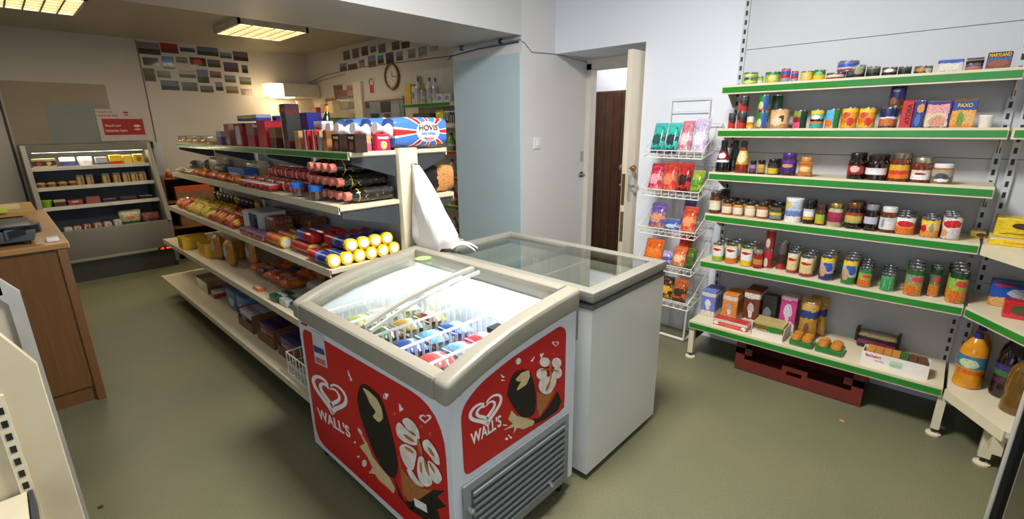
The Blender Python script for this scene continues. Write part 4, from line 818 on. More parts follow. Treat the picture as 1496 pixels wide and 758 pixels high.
# second shelf from the top
rt = T(((0, S(190, 40, 40)), (.35, S(60, 40, 44)), (.75, S(70, 70, 76))), (E_(.75, .3, .2, .3, S(210, 70, 50)),))
c1 = rtin(4, 1062, 1073, 165, 189, 'drink_can', 'slim black and red can at the left end, second shelf from the top', rt)
x0, y, w, h, z = RS(4, 1073, 1088, 164, 189); c2 = tin('food_tin', 'black and red tin in the lower tier, second shelf from the top', w/2, h, rt, (x0+w/2+.012, y, z+.0005)); tin('food_tin', 'black and red tin stacked on the upper tier under the top shelf', w/2, h*.92, rt, (x0+w/2+.012, y, z+h+.002))
rtin(4, 1089, 1100, 169, 190, 'small_tin', 'small white and orange tin beside the green tins, second shelf from the top', T(((0, YEL), (.25, ORG), (.5, S(220, 225, 200)))))
gt = T(((0, S(190, 90, 40)), (.15, LIME), (.4, GRN)), (E_(.25, .5, .2, .45, BLU, 6), E_(.62, .35, .2, .25, S(200, 210, 160))))
x0, y, w, h, z = RS(4, 1102, 1120, 163, 189); tin('food_tin', 'green tin with blue side in the lower tier, second shelf from the top', w/2, h, gt, (x0+w/2, y, z+.0005)); tin('food_tin', 'green tin with blue side stacked under the top shelf', w/2, h*.92, gt, (x0+w/2, y, z+h+.002))
tin('food_tin', 'dark green tin stacked behind the green tin under the top shelf', w/2*.9, h*.92, T(((0, DGRN), (.5, S(40, 90, 60)))), (x0+w/2+.07, y-.048, z+h+.002)); tin('food_tin', 'dark green tin behind the peach tin, second shelf from the top', w/2*.9, h, T(((0, DGRN), (.5, S(40, 90, 60)))), (x0+w/2+.07, y-.048, z+.0005))
rtin(4, 1121, 1150, 159, 190, 'soup_tin', 'large peach coloured tin, second shelf from the top', T(((0, TAN), (.2, S(230, 190, 140)), (.8, S(226, 170, 110))), (E_(.3, .5, .14, .2, BRN), E_(.55, .35, .3, .2, S(236, 214, 180)))))
rtin(4, 1156, 1177, 161, 189, 'soup_tin', 'green tin with red and pink label, second shelf from the top', T(((0, PNK), (.35, DRED), (.65, S(130, 150, 50))), (E_(.2, .5, .2, .6, DGRN, 6),)))
rtin(4, 1181, 1202, 160, 190, 'soup_tin', 'teal tin with yellow top band, second shelf from the top', T(((0, TEAL), (.25, ORG), (.38, BLK), (.5, S(120, 190, 160)), (.8, YEL)), (E_(.5, .6, .3, .14, WHT),)))
rtin(4, 1204, 1225, 159, 189, 'soup_tin', 'sky blue tin with orange fruit, second shelf from the top', T(((0, S(200, 190, 150)), (.12, SKY)), (E_(.75, .25, .35, .2, ORG), E_(.15, .5, .2, .6, GRN, 6))))
yt = T(((0, S(230, 180, 40)), (.25, ORG), (.5, S(236, 160, 50)), (.8, YEL)), (E_(.35, .3, .2, .2, S(210, 60, 50)), E_(.65, .65, .25, .16, S(200, 80, 50))))
rtin(4, 1227, 1251, 157, 189, 'soup_tin', 'left of the two orange and yellow tins, second shelf from the top', yt); rtin(4, 1252, 1278, 157, 189, 'soup_tin', 'right of the two orange and yellow tins, second shelf from the top', yt)
x0, y, w, h, z = RS(4, 1283, 1311, 157, 189); tin('soup_tin', 'navy tin with orange bowl picture beside the suet box', w/2, h, T(((0, S(60, 60, 90)), (.1, S(180, 100, 60)), (.45, S(220, 220, 225)), (.55, NAVY)), (E_(.55, .28, .36, .18, S(206, 120, 60)),)), (x0+w/2, y, z+.0005))
tin('soup_tin', 'navy tin stacked on the orange bowl tin under the top shelf', w/2*.85, .105, T(((0, S(90, 60, 50)), (.3, NAVY)), (E_(.7, .25, .2, .18, S(150, 90, 60)), E_(.6, .75, .25, .08, S(120, 130, 170)))), (x0+w/2+.01, y-.018, z+h+.002))
rbox(4, 1316, 1333, 147, 189, .055, 'suet_box', 'red and yellow suet box standing between navy tin and purple box', T(((0, RED), (.34, YEL)), (), axis='X'), lettering=None)
x0, y, w, h, z = RS(4, 1333, 1350, 147, 189); carton('suet_box', 'blue side of a suet box with orange picture', w, .05, h, T(((0, S(40, 40, 120)),), (E_(.4, .72, .3, .18, S(220, 150, 70)), E_(.5, .3, .25, .2, S(70, 110, 190)))), (x0+.03, y, z+.0005))
x0, y, w, h, z = RS(4, 1316, 1333, 147, 189); text('ATORA', (x0-.001, y-.006, z+h*.52), (0, 0, 1), (0, 1, 0), h*.72, w*.42, mat(BLK, .4), None).name = 'suet_lettering'
SU = bpy.data.objects['suet_lettering']
rbox(4, 1352, 1389, 148, 189, .045, 'mix_carton', 'purple box with pink and cream picture, second shelf from the top', T(((0, S(60, 36, 120)), (.06, S(220, 200, 170)), (.55, S(226, 160, 160)), (.9, S(70, 40, 130))), (E_(.5, .25, .35, .2, S(210, 150, 120)), E_(.03, .5, .07, .7, S(60, 36, 120), 8))), back=.01)
rbox(4, 1390, 1426, 144, 189, .05, 'stuffing_box', 'orange stuffing box with blue top, second shelf from the top', T(((0, ORG), (.1, S(226, 160, 40)), (.62, S(40, 70, 150)), (.92, S(110, 80, 40))), (E_(.3, .35, .28, .24, S(222, 170, 100)), E_(.6, .3, .14, .24, S(110, 150, 60)))), back=.0, lettering=('PAXO', .78, .62, .13, YEL), topc=S(140, 90, 40))
x0, y, w, h, z = RS(4, 1428, 1452, 168, 189); t = thing('white_tub', 'plain white tub at the right end, second shelf from the top', 'tub', (x0+w/2, y, z+.0005)); MB().lathe([(w/2*.8, 0), (w/2*.95, h*.86)], 22).build('tub', mat(S(232, 226, 212), .4), t, smooth=True); MB().lathe([(w/2, h*.86), (w/2, h), (w/2*.92, h)], 22).build('lid', mat(S(240, 236, 226), .35), t, smooth=True)
# third shelf from the top: sauces and jars
SAUCEP = [(.95, 0), (1, .03), (1, .25), (.8, .5), (.5, .74), (.42, .84), (.42, .88)]
x0, y, w, h, z = RS(3, 1043, 1064, 205, 250); bottle('sauce_bottle', 'dark sauce bottle with red and white label at the left end of the sauce shelf', w/2, h, BLK, BLK, T(((0, WHT), (.2, DRED)), (E_(.5, .6, .3, .25, WHT),)), (x0+w/2, y, z+.0005), prof=SAUCEP, lab_z=(.32, .66)); bottle('sauce_bottle', 'plain dark sauce bottle behind the red label bottle', w/2, h*.98, BLK, BLK, None, (x0+w*1.6, y-.035, z+.0005), prof=SAUCEP)
x0, y, w, h, z = RS(3, 1072, 1093, 206, 251); bottle('sauce_bottle', 'amber sauce bottle with yellow label on the sauce shelf', w/2, h, S(140, 50, 20), BLK, T(((0, S(200, 150, 60)), (.5, S(216, 180, 90))), (E_(.5, .5, .35, .4, S(230, 210, 160)),)), (x0+w/2, y, z+.0005), prof=SAUCEP, lab_z=(.28, .7))
rjar(3, 1093, 1104, 235, 251, 'spice_jar', 'small jar with purple label beside the amber bottle', DARKJ, BLK, T(((0, S(90, 60, 100)), (.5, S(150, 120, 150)))), lab_z=(.15, .7)); rjar(3, 1105, 1117, 234, 252, 'spice_jar', 'small jar with gold label on the sauce shelf', DARKJ, BLK, T(((0, S(180, 140, 60)), (.6, S(206, 170, 90)))), lab_z=(.15, .7)); rjar(3, 1119, 1136, 233, 253, 'spice_jar', 'small black lidded jar with yellow label beside the purple jar', S(40, 40, 20), BLK, T(((0, S(210, 180, 50)), (.7, S(70, 60, 40)))), lab_z=(.1, .6), rows=1)
rjar(3, 1138, 1162, 224, 256, 'drink_jar', 'purple jar with purple lid on the sauce shelf', S(70, 36, 20), S(70, 36, 120), T(((0, S(66, 30, 110)), (.75, S(90, 50, 140))), (E_(.5, .55, .35, .15, S(200, 150, 90)),)), lab_z=(.14, .7))
rjar(3, 1163, 1187, 230, 258, 'drink_jar', 'waisted orange jar right of the purple jar', S(206, 130, 60), S(220, 140, 60), T(((0, S(230, 170, 100)), (.7, S(220, 130, 50))), (E_(.5, .5, .35, .3, S(236, 200, 150)),)), shape=2, lab_z=(.22, .62))
rjar(3, 1237, 1262, 224, 261, 'jam_jar', 'dark jam jar with red shield label on the sauce shelf', DARKJ, BLK, T(((0, DRED), (.15, S(170, 40, 36)), (.8, DARKJ)), (E_(.5, .5, .3, .3, S(226, 190, 180)),)), lab_z=(.2, .62), rows=1)
rjar(3, 1263, 1296, 227, 261, 'jam_jar', 'dark jam jar with small white label on the sauce shelf', DARKJ, S(40, 30, 26), T(((0, WHT), (.6, S(220, 220, 224)))), lab_z=(.24, .5), rows=1)
rjar(3, 1298, 1330, 224, 263, 'marmalade_jar', 'amber jar with orange label on the sauce shelf', AMB, S(150, 140, 120), T(((0, ORG), (.3, S(210, 60, 30)), (.6, S(220, 170, 50)))), lab_z=(.12, .6), rows=1, lidmetal=.8)
rjar(3, 1331, 1361, 231, 265, 'chutney_jar', 'amber jar with gold lid and white label on the sauce shelf', AMB, S(190, 180, 150), T(((0, WHT), (.6, S(230, 210, 200))), (E_(.5, .6, .3, .12, DRED),)), lab_z=(.14, .52), lidmetal=.8, rows=1)
rjar(3, 1359, 1394, 240, 269, 'honey_jar', 'squat jar with white lid at the right end of the sauce shelf', HONEY, S(230, 230, 228), T(((0, S(120, 110, 90)), (.5, S(170, 160, 140))), (E_(.5, .45, .3, .3, S(80, 76, 80)), E_(.5, .2, .3, .12, WHT))), lab_z=(.08, .72))
# fourth shelf from the top
rjar(2, 1033, 1051, 281, 310, 'pickle_jar', 'tall amber jar with cream label at the left end of the jar shelf', AMB, S(60, 52, 44), T(((0, S(230, 222, 196)), (.8, S(220, 208, 180)))), rows=2, lab_z=(.18, .62))
jl = [(1052, 1068, 293, 312, 'amber', S(190, 120, 60), 'pinkish label'), (1068, 1084, 295, 315, 'gold', S(206, 150, 60), 'pale label'), (1086, 1102, 296, 316, 'pale', S(226, 196, 130), 'straw coloured label'), (1103, 1121, 297, 318, 'brown', S(170, 100, 50), 'rounded pale label')]
for (l, r, tp, bs, nm, c, lb) in jl: rjar(2, l, r, tp, bs, 'curd_jar', 'small %s jar with %s on the jar shelf' % (nm, lb), c, S(50, 44, 34), T(((0, S(236, 214, 190)), (.7, S(240, 228, 214)))), lab_z=(.16, .60), rows=2 if nm != 'pale' else 1)
rjar(2, 1122, 1141, 298, 320, 'mustard_jar', 'small jar with yellow and grey label left of the white tub on the jar shelf', S(90, 80, 40), BLK, T(((0, S(130, 130, 130)), (.4, S(220, 190, 50)), (.75, S(80, 76, 60)))), lab_z=(.12, .62), rows=1)
x0, y, w, h, z = RS(2, 1144, 1171, 290, 323); t = thing('gravy_tub', 'white and blue drum with pale lid on the jar shelf', 'tub', (x0+w/2, y, z+.0005)); MB().lathe([(w/2*.94, 0), (w/2, .008), (w/2, h*.86)], 22).build('drum', pmat(((0, WHT), (.3, S(110, 140, 200)), (.55, S(190, 200, 225)), (.85, S(210, 212, 220))), (E_(.75, .85, .2, .1, YEL),)), t, smooth=True); MB().lathe([(w/2*1.03, h*.86), (w/2*1.03, h*.98), (w/2*.95, h)], 22).build('lid', mat(S(222, 226, 236), .35), t, smooth=True)
rjar(2, 1172, 1189, 294, 324, 'beet_jar', 'dark jar with white and yellow label right of the white tub', DARKJ, BLK, T(((0, S(210, 160, 50)), (.3, WHT), (.8, S(200, 200, 190)))), lab_z=(.2, .66), rows=1)
rjar(2, 1190, 1205, 300, 327, 'relish_jar', 'small jar with lime green label on the jar shelf', S(90, 50, 20), S(70, 44, 30), T(((0, S(200, 170, 40)), (.4, LIME))), lab_z=(.1, .55), rows=1)
rjar(2, 1207, 1231, 298, 329, 'onion_jar', 'pale pickle jar with magenta label and gold lid', S(206, 200, 160), S(196, 160, 90), T(((0, S(150, 40, 80)), (.5, S(170, 50, 90)))), lab_z=(.22, .64), lidmetal=.8)
rjar(2, 1233, 1260, 297, 330, 'pickle_jar', 'dark jar with gold and green label on the jar shelf', DARKJ, S(120, 80, 50), T(((0, S(150, 170, 110)), (.2, S(210, 170, 80)), (.7, S(160, 60, 40)))), lab_z=(.24, .64), rows=1, lidmetal=.6)
rjar(2, 1262, 1283, 300, 330, 'pickle_jar', 'dark jar with grey lid and lilac label on the jar shelf', DARKJ, S(130, 132, 132), T(((0, S(190, 190, 210)),)), lab_z=(.28, .55), rows=1)
rjar(2, 1284, 1311, 303, 336, 'pickle_jar', 'amber jar with white lid and white label on the jar shelf', AMB, S(214, 212, 206), T(((0, S(224, 222, 226)), (.7, S(206, 204, 210))), (E_(.75, .5, .1, .4, S(150, 150, 160)),)), lab_z=(.14, .60))
mt = lambda a, b: T(((0, a), (.4, b), (.72, WHT)), (E_(.5, .62, .42, .2, RED), E_(.4, .2, .4, .2, ORG)))
rtin(2, 1307, 1337, 317, 340, 'food_tin', 'white tin with red banner and orange food on the jar shelf', mt(S(220, 120, 60), S(226, 170, 110)), rows=2)
rtin(2, 1344, 1373, 321, 345, 'food_tin', 'yellow and orange tin between two red banner tins', T(((0, S(226, 150, 70)), (.4, S(230, 200, 120)), (.8, YEL)), (E_(.85, .5, .2, .2, RED), E_(.4, .55, .12, .3, S(160, 150, 120)))), rows=3)
rtin(2, 1376, 1405, 317, 349, 'food_tin', 'taller red and white tin at the right end of the jar shelf', T(((0, S(214, 206, 210)), (.45, S(226, 216, 214))), (E_(.5, .7, .48, .2, RED), E_(.85, .25, .2, .16, S(220, 160, 100)))), rows=3)
# fifth shelf from the top
wl = lambda c: T(((0, c), (.3, WHT), (.85, S(220, 215, 150))), (E_(.5, .72, .36, .09, RED),))
rtin(1, 1038, 1055, 357, 381, 'soup_tin', 'white tin with yellow green base, first on the soup tin shelf', wl(LIME), rows=3); rtin(1, 1057, 1075, 358, 384, 'soup_tin', 'white tin with orange base, second on the soup tin shelf', wl(ORG), rows=3); rtin(1, 1079, 1098, 362, 387, 'soup_tin', 'white tin with golden base, third on the soup tin shelf', wl(YEL), rows=3)
rjar(1, 1098, 1113, 366, 391, 'sauce_jar', 'red sauce jar with yellow picture on the soup tin shelf', S(150, 30, 20), S(190, 180, 170), T(((0, S(170, 40, 26)), (.2, S(200, 140, 60)), (.7, S(160, 36, 28)))), lab_z=(.1, .7), lidmetal=.7)
rd = T(((0, S(150, 34, 34)), (.5, S(176, 44, 44))), (E_(.6, .3, .22, .25, S(210, 190, 180)),))
x0, y, w, h, z = RS(1, 1115, 1130, 336, 388, .04); tin('soup_tin', 'red tin under its twin in the stack on the soup tin shelf', w/2, h/2, rd, (x0+w/2, y, z+.0005)); tin('soup_tin', 'red tin on top of the stack on the soup tin shelf', w/2, h/2, rd, (x0+w/2, y, z+h/2+.002))
rtin(1, 1134, 1148, 356, 388, 'soup_tin', 'dark tin with red base right of the red stack', T(((0, S(170, 40, 40)), (.2, S(60, 40, 40)), (.6, S(90, 80, 80)))), back=.06, rows=1)
cr = T(((0, S(170, 50, 50)), (.16, S(226, 206, 150)), (.8, S(230, 220, 190))), (E_(.5, .68, .4, .08, RED),))
rtin(1, 1148, 1165, 369, 395, 'soup_tin', 'cream tin with red base, left of the pair on the soup tin shelf', cr, rows=2, back=.02); rtin(1, 1166, 1187, 376, 402, 'soup_tin', 'cream tin with red base, right and front of the pair on the soup tin shelf', cr, rows=2)
bl = lambda c: T(((0, c), (.3, S(190, 190, 180)), (.82, YEL)), (E_(.4, .6, .3, .2, BLU, 4), E_(.7, .4, .25, .25, S(206, 160, 130))))
rtin(1, 1196, 1218, 376, 402, 'food_tin', 'yellow topped tin with blue panel on the soup tin shelf', bl(S(50, 50, 120)), rows=3); rtin(1, 1229, 1252, 380, 408, 'food_tin', 'yellow topped tin with green base on the soup tin shelf', bl(GRN), rows=3)
vg = lambda a, b, c: T(((0, a), (.4, b), (.8, c)), (E_(.35, .62, .28, .13, S(210, 70, 60)), E_(.6, .2, .3, .2, S(220, 110, 40))), noise=(9, S(206, 180, 60), .58, .05, .5))
rtin(1, 1252, 1273, 393, 417, 'veg_tin', 'green tin with orange vegetables on the soup tin shelf', vg(ORG, S(150, 180, 90), GRN), rows=3)
rtin(1, 1285, 1307, 403, 424, 'veg_tin', 'plain light green small tin on the soup tin shelf', T(((0, S(60, 150, 90)), (.9, S(90, 170, 110))), (E_(.3, .5, .04, .4, S(120, 190, 140)), E_(.7, .5, .04, .4, S(120, 190, 140)))), rows=3)
x0, y, w, h, z = RS(1, 1303, 1328, 375, 398, .16)
rtin(1, 1321, 1349, 393, 431, 'veg_tin', 'tall dark green tin with red tomatoes on the soup tin shelf', vg(S(220, 150, 50), S(130, 150, 120), S(36, 90, 40)), rows=3)
rtin(1, 1358, 1376, 392, 424, 'veg_tin', 'dark green tin set back between two vegetable tins', vg(S(200, 150, 60), S(90, 110, 90), DGRN), rows=1, back=.05)
rtin(1, 1384, 1415, 397, 440, 'veg_tin', 'tall green tin with yellow corn at the right end of the soup tin shelf', vg(S(214, 140, 50), S(150, 180, 80), DGRN), rows=3)
# base shelf
fl = lambda c, cc: T(((0, S(226, 214, 200)), (.22, c), (.85, S(214, 200, 196))), (E_(.5, .55, .2, .17, cc), E_(.5, .36, .12, .1, S(226, 220, 214))))
def flour(l, r, tp, bs, nm, label, c, cc, rows):
    x0, y, w, h, z = RS(0, l, r, tp, bs, .13)
    for k in range(rows+1):
        t = block(nm, label if k == 0 else label.replace('front ', '')+', rear one', w*.92, .075, h*.9, fl(c, cc), (x0+.04+k*.082, y, z+.0005), rnd=.008, group='flour bags on the base shelf')
        B(-.036, .036, -w*.44, w*.44, h*.9, h*.9+.012).build('folded_top', mat(c, .6), t)
flour(1022, 1047, 424, 457, 'flour_bag', 'front blue and white flour bag on the base shelf', S(110, 130, 200), S(226, 226, 232), 1); flour(1053, 1079, 429, 461, 'flour_bag', 'front orange flour bag on the base shelf', S(220, 140, 50), S(180, 160, 160), 1); flour(1084, 1111, 423, 465, 'flour_bag', 'front brown flour bag on the base shelf', S(110, 56, 30), S(190, 180, 190), 1)
rbag(0, 1112, 1136, 432, 462, .07, 'flour_bag', 'black and brown bag between the brown flour and the pink box', T(((0, S(120, 60, 30)), (.35, S(40, 34, 30))), (E_(.6, .45, .25, .2, S(110, 120, 130)),)), back=.17, blk=True)
rbox(0, 1139, 1164, 433, 472, .07, 'sugar_box', 'pink and white box on the base shelf', T(((0, S(226, 206, 206)), (.3, S(196, 60, 130)), (.92, S(220, 180, 200))), (E_(.5, .62, .27, .2, S(206, 196, 210)), E_(.5, .4, .1, .14, S(206, 196, 210)))), back=.165, topc=S(216, 190, 200))
for k in range(2):
    x0, y, w, h, z = RS(0, 1166, 1195, 440, 481, .15); bag('sugar_bag', ('front golden bag with blue band on the base shelf', 'golden bag with blue band behind its twin on the base shelf')[k], w, h, .07, T(((0, S(190, 140, 50)), (.55, S(40, 60, 130)), (.75, S(196, 150, 60))), (E_(.5, .3, .14, .12, S(110, 90, 90)),)), (x0+.036+k*.08, y-k*.03, z+.0005))
# front row: trays and packs (longer than deep)
def fbox(l, r, tp, bs, dep, **kw): return RS(0, l, r, tp, bs, dep)
x0, y, w, h, z = RS(0, 1040, 1094, 458, 481, .03); t = carton('biscuit_tray', 'low red and white box lying at the front of the base shelf', w, .085, .042, T(((0, S(206, 46, 36)), (.6, S(214, 200, 190))), (E_(.5, .3, .4, .16, S(226, 110, 90)), E_(.9, .35, .07, .25, WHT), E_(.1, .35, .07, .25, WHT))), (x0+.045, y, z+.0005), topc=S(190, 60, 50))
x0, y, w, h, z = RS(0, 1097, 1148, 462, 494, .03); t = thing('display_tray', 'white tray of green and tan packs on the base shelf', 'box', (x0+.07, y, z+.0005)); m = B(-.07, .06, -w/2, w/2, 0, .003); m.box(-.07, -.067, -w/2, w/2, .003, .035).box(.057, .06, -w/2, w/2, .003, .085).box(-.07, .06, -w/2, -w/2+.003, .003, .075).box(-.07, .06, w/2-.003, w/2, .003, .075); m.build('tray', mat(S(230, 222, 212), .5), t)
for k in range(4): B(-.062+k*.029, -.036+k*.029, -w/2+.008, w/2-.008, .004, .088).build('pack', pmat(((0, S(214, 190, 140)), (.45, S(120, 96, 44)), (.8, S(190, 170, 110))), (E_(.3, .6, .25, .22, GRN, 4), E_(.7, .3, .25, .1, DRED), E_(.25, .2, .2, .15, S(226, 200, 150)))), t)
for k, (l, r, tp, bs) in enumerate(((1152, 1188, 484, 505), (1190, 1234, 488, 516))):
    x0, y, w, h, z = RS(0, l, r, tp, bs, .02); t = thing('bun_pack', ('green tray pack of golden buns, the left of two on the base shelf', 'green tray pack of golden buns, the right of two on the base shelf')[k], 'packet', (x0+.06, y, z+.0005), group='bun packs on the base shelf')
    B(-.055, .055, -w/2, w/2, 0, .032).build('green_tray', mat(S(30, 120, 50), .25, var=.1, coat=.4), t, bevel=.01)
    for a in range(2):
        for b in range(2): MB().lathe([(.026, .033), (.027, .043), (.022, .056), (.01, .062)], 12, cx=-.027+a*.054, cy=-w*.23+b*w*.46).build('bun', mat(S(214, 140, 50), .45, var=.25, scale=30), t, smooth=True)
x0, y, w, h, z = RS(0, 1250, 1320, 466, 497, .25); t = block('dark_pack', 'black and magenta packet at the back of the base shelf', w*.9, .09, .085, T(((0, BLK), (.3, S(130, 30, 70)), (.55, BLK), (.8, S(150, 130, 90)))), (x0+.05, y, z+.0005), rnd=.02); B(-.04, .04, -w*.50, -w*.44, .03, .10).build('twisted_end', mat(BLK, .35), t); B(-.04, .04, w*.44, w*.50, .03, .10).build('twisted_end', mat(BLK, .35), t)
x0, y, w, h, z = RS(0, 1256, 1362, 505, 550, .035); t = thing('cup_soup_box', 'long white shelf box with red lettering on the base shelf', 'box', (x0+.05, y, z+.0005)); m = B(-.05, .05, -w/2, w/2, 0, .003); m.box(-.05, -.047, -w/2, w/2, .003, .07).box(.047, .05, -w/2, w/2, .003, .07).box(-.047, .047, -w/2, -w/2+.003, .003, .07).box(-.047, .047, w/2-.003, w/2, .003, .07); m.build('tray', mat(S(232, 226, 222), .5), t)
text('Batchelors', (-.0505, w*.32, .053), (0, -1, 0), (0, 0, 1), w*.24, .016, mat(S(200, 50, 50), .5), t); B(-.0506, -.05, -w*.12, w*.06, .02, .052).build('printed_panel', pmat(((0, S(170, 200, 170)), (.5, S(190, 214, 190)))), t); text('cup a soup', (-.0505, w*.22, .03), (0, -1, 0), (0, 0, 1), w*.14, .009, mat(S(206, 110, 110), .5), t)
for k in range(7): yk = w/2-.015-(k+.5)*(w-.03)/7; B(-.044, .044, yk-.016, yk+.016, .004, .078).build('sachet_box', mat(S(206, 140, 60) if k < 4 else (S(60, 110, 50) if k == 4 else S(110, 70, 44)), .45, var=.15), t)
# corner shelves stock
BIGB = [(.9, 0), (1, .02), (.98, .2), (.9, .28), (1, .36), (1, .6), (.86, .74), (.5, .86), (.3, .91), (.3, .95)]
p = at(1416, 556, 2, RSZ[0]); bottle('squash_bottle', 'large orange squash bottle with blue cap on the corner base shelf', .052, .27, S(226, 150, 20), S(40, 40, 130), T(((0, S(220, 110, 30)), (.25, S(60, 130, 150)), (.85, S(70, 120, 170))), (E_(.6, .6, .35, .25, S(200, 214, 170)),)), (2.96, -.20, RSZ[0]+.0005), prof=BIGB, lab_z=(.26, .6)); bottle('squash_bottle', 'orange squash bottle behind the front one on the corner base shelf', .050, .27, S(206, 130, 20), S(40, 40, 130), None, (3.09, -.215, RSZ[0]+.0005), prof=BIGB)
bottle('squash_bottle', 'dark blackcurrant squash bottle with green label on the corner base shelf', .050, .27, S(30, 12, 26), S(24, 24, 60), T(((0, S(70, 30, 60)), (.4, S(60, 110, 60)), (.7, S(60, 50, 110)))), (2.94, -.325, RSZ[0]+.0005), prof=BIGB, lab_z=(.26, .6)); bottle('squash_bottle', 'dark blackcurrant squash bottle behind its twin in the corner', .050, .27, S(30, 12, 26), S(24, 24, 60), None, (3.07, -.34, RSZ[0]+.0005), prof=BIGB)
bottle('cider_bottle', 'amber brown bottle at the right edge of the corner base shelf', .055, .27, S(110, 74, 20), S(40, 40, 30), None, (2.80, -.36, RSZ[0]+.0005), prof=BIGB)
yb_ = T(((0, S(222, 190, 30)), (.9, S(230, 200, 50))), (E_(.55, .62, .28, .2, S(70, 46, 20)), E_(.55, .2, .4, .05, S(150, 110, 20))))
carton('tea_box', 'large yellow box with brown oval emblem on the corner shelf', .30, .11, .085, yb_, (3.06, -.31, RSZ[2]+.0305), topc=S(220, 190, 40)); carton('tea_box', 'flat yellow box under the large yellow box on the corner shelf', .22, .16, .028, T(((0, S(232, 196, 20)),), (E_(.5, .5, .3, .1, S(200, 140, 20)),)), (3.04, -.26, RSZ[2]+.0005), topc=S(200, 196, 180)); carton('tea_box', 'small yellow and brown box beside the tall red and white tin', .055, .08, .026, T(((0, S(200, 170, 40)),), (E_(.3, .5, .3, .4, S(70, 46, 20)),)), (3.14, -.115, RSZ[2]+.0005))
carton('cereal_box', 'blue box with burger picture on the corner shelf', .17, .06, .12, T(((0, S(200, 140, 60)), (.35, S(30, 80, 170)), (.9, S(20, 50, 120))), (E_(.7, .2, .25, .2, S(216, 170, 100)), E_(.4, .6, .25, .2, S(190, 200, 214)), E_(.75, .85, .2, .06, RED))), (3.06, -.285, RSZ[1]+.0005))
carton('snack_box', 'red box in front of the blue box on the corner shelf', .14, .06, .075, T(((0, S(210, 50, 60)), (.25, S(190, 30, 40))), (E_(.5, .55, .35, .3, S(70, 80, 40)),)), (2.90, -.315, RSZ[1]+.0005))
# parent the suet lettering to its box
for o in col.objects:
    if o.get('label', '').startswith('red and yellow suet box'):
        SU.data.transform(Matrix.Translation(-Vector(o.location))); SU.parent = o; SU.name = 'lettering'
# ------------------------------------------------------------------ gondola stock
def proj(x, y, z):
    d = Vector((x, y, z-CAMH)); w = d.dot(F_); return CX+FPX*d.dot(R_)/w, CY-FPX*d.dot(U_)/w
def gy(px, x, z):
    """distance along the aisle of a spot seen at column px on a shelf line"""
    a, b = 1.2, 7.0
    for _ in range(40):
        m = (a+b)/2
        if proj(x, m, z)[0] > px: a = m
        else: b = m
    return (a+b)/2
G = lambda i: (GSH[i][0], GSH[i][1])
# --- top shelf
z, xf = G(4); z += .0005
P_ = lambda *a, **k: (a, k)
for i, px in enumerate((262, 278, 295, 309)):
    y = 5.02-i*.215; t = thing('cake_tray', 'clear topped cake tray, %s from the far end of the gondola top shelf' % ('first', 'second', 'third', 'fourth')[i], 'tray', (xf+.09, y, z), group='cake trays')
    B(-.075, .075, -.10, .10, 0, .018).build('tray', mat(S(206, 176, 100), .3, .3), t, bevel=.004)
    for k in range(3): B(-.06, .06, -.09+k*.06, -.04+k*.06, .019, .05).build('cake', mat(S(214, 190, 140), .6, var=.2, scale=30), t, bevel=.008)
    B(-.072, .072, -.097, .097, .0185, .062).build('clear_cover', M_PLASTIC, t, bevel=.01)
top = [  # px, w(y), d(x), h, colours, label, dx
 (320, .10, .08, .10, P_(((0, S(90, 70, 130)), (.6, S(180, 160, 190)))), 'small purple and white box right of the cake trays', .03),
 (333, .10, .09, .15, P_(((0, S(130, 80, 70)), (.4, S(150, 100, 84))), (E_(.5, .2, .3, .15, S(200, 120, 120)),)), 'brown box beside the purple box on the gondola top', .03),
 (349, .13, .10, .15, P_(((0, S(150, 40, 40)), (.9, S(120, 30, 40))), (E_(.5, .5, .3, .42, S(196, 196, 206), 6),)), 'dark red box with silver grey panel on the gondola top', .02),
 (367, .12, .10, .15, P_(((0, S(170, 40, 40)), (.5, S(150, 110, 104))),), 'red box with grey upper panel on the gondola top', .02),
 (384, .13, .10, .16, P_(((0, S(196, 30, 44)), (.95, S(150, 20, 30))), (E_(.35, .3, .25, .15, S(200, 70, 50)),)), 'bright red upright box on the gondola top', .02),
 (399, .08, .08, .12, P_(((0, S(80, 40, 26)), (.5, S(150, 100, 60)))), 'brown chocolate box left of the tall dark box', .02),
 (418, .075, .08, .245, P_(((0, S(80, 24, 26)), (.1, S(96, 30, 30)), (.86, S(60, 24, 26))), (E_(.3, .5, .34, .3, S(48, 46, 44), 8), E_(.9, .55, .06, .5, S(220, 200, 196), 8), E_(.35, .88, .3, .05, S(200, 90, 80)))), 'tall dark red and black box on the gondola top', .02),
 (434, .06, .07, .10, P_(((0, S(180, 130, 80)), (.6, S(190, 150, 100)))), 'tan packet right of the tall dark box', .02),
 (447, .06, .07, .105, P_(((0, RED),), (E_(.5, .5, .12, .5, WHT, 8),)), 'red box with white stripe on the gondola top', .02),
 (458, .05, .07, .105, P_(((0, RED),), (E_(.4, .5, .12, .5, WHT, 8),)), 'second red box with white stripe on the gondola top', .02),
 (466, .03, .06, .10, P_(((0, S(150, 150, 130)), (.6, S(180, 150, 110)))), 'thin grey packet between red and brown boxes', .02),
 (475, .04, .06, .10, P_(((0, S(170, 110, 60)), (.6, S(120, 80, 50)))), 'thin tan packet beside the chocolate boxes', .02),
 (491, .085, .06, .085, P_(((0, S(50, 28, 22)), (.7, S(36, 20, 18))), (E_(.5, .38, .22, .22, S(150, 96, 50)), E_(.5, .82, .3, .07, CRM, 6))), 'left dark brown chocolate box with gold picture', .015),
 (513, .08, .06, .085, P_(((0, S(50, 28, 22)), (.7, S(36, 20, 18))), (E_(.5, .38, .22, .22, S(150, 96, 50)), E_(.5, .82, .3, .07, CRM, 6))), 'right dark brown chocolate box with gold picture', .015)]
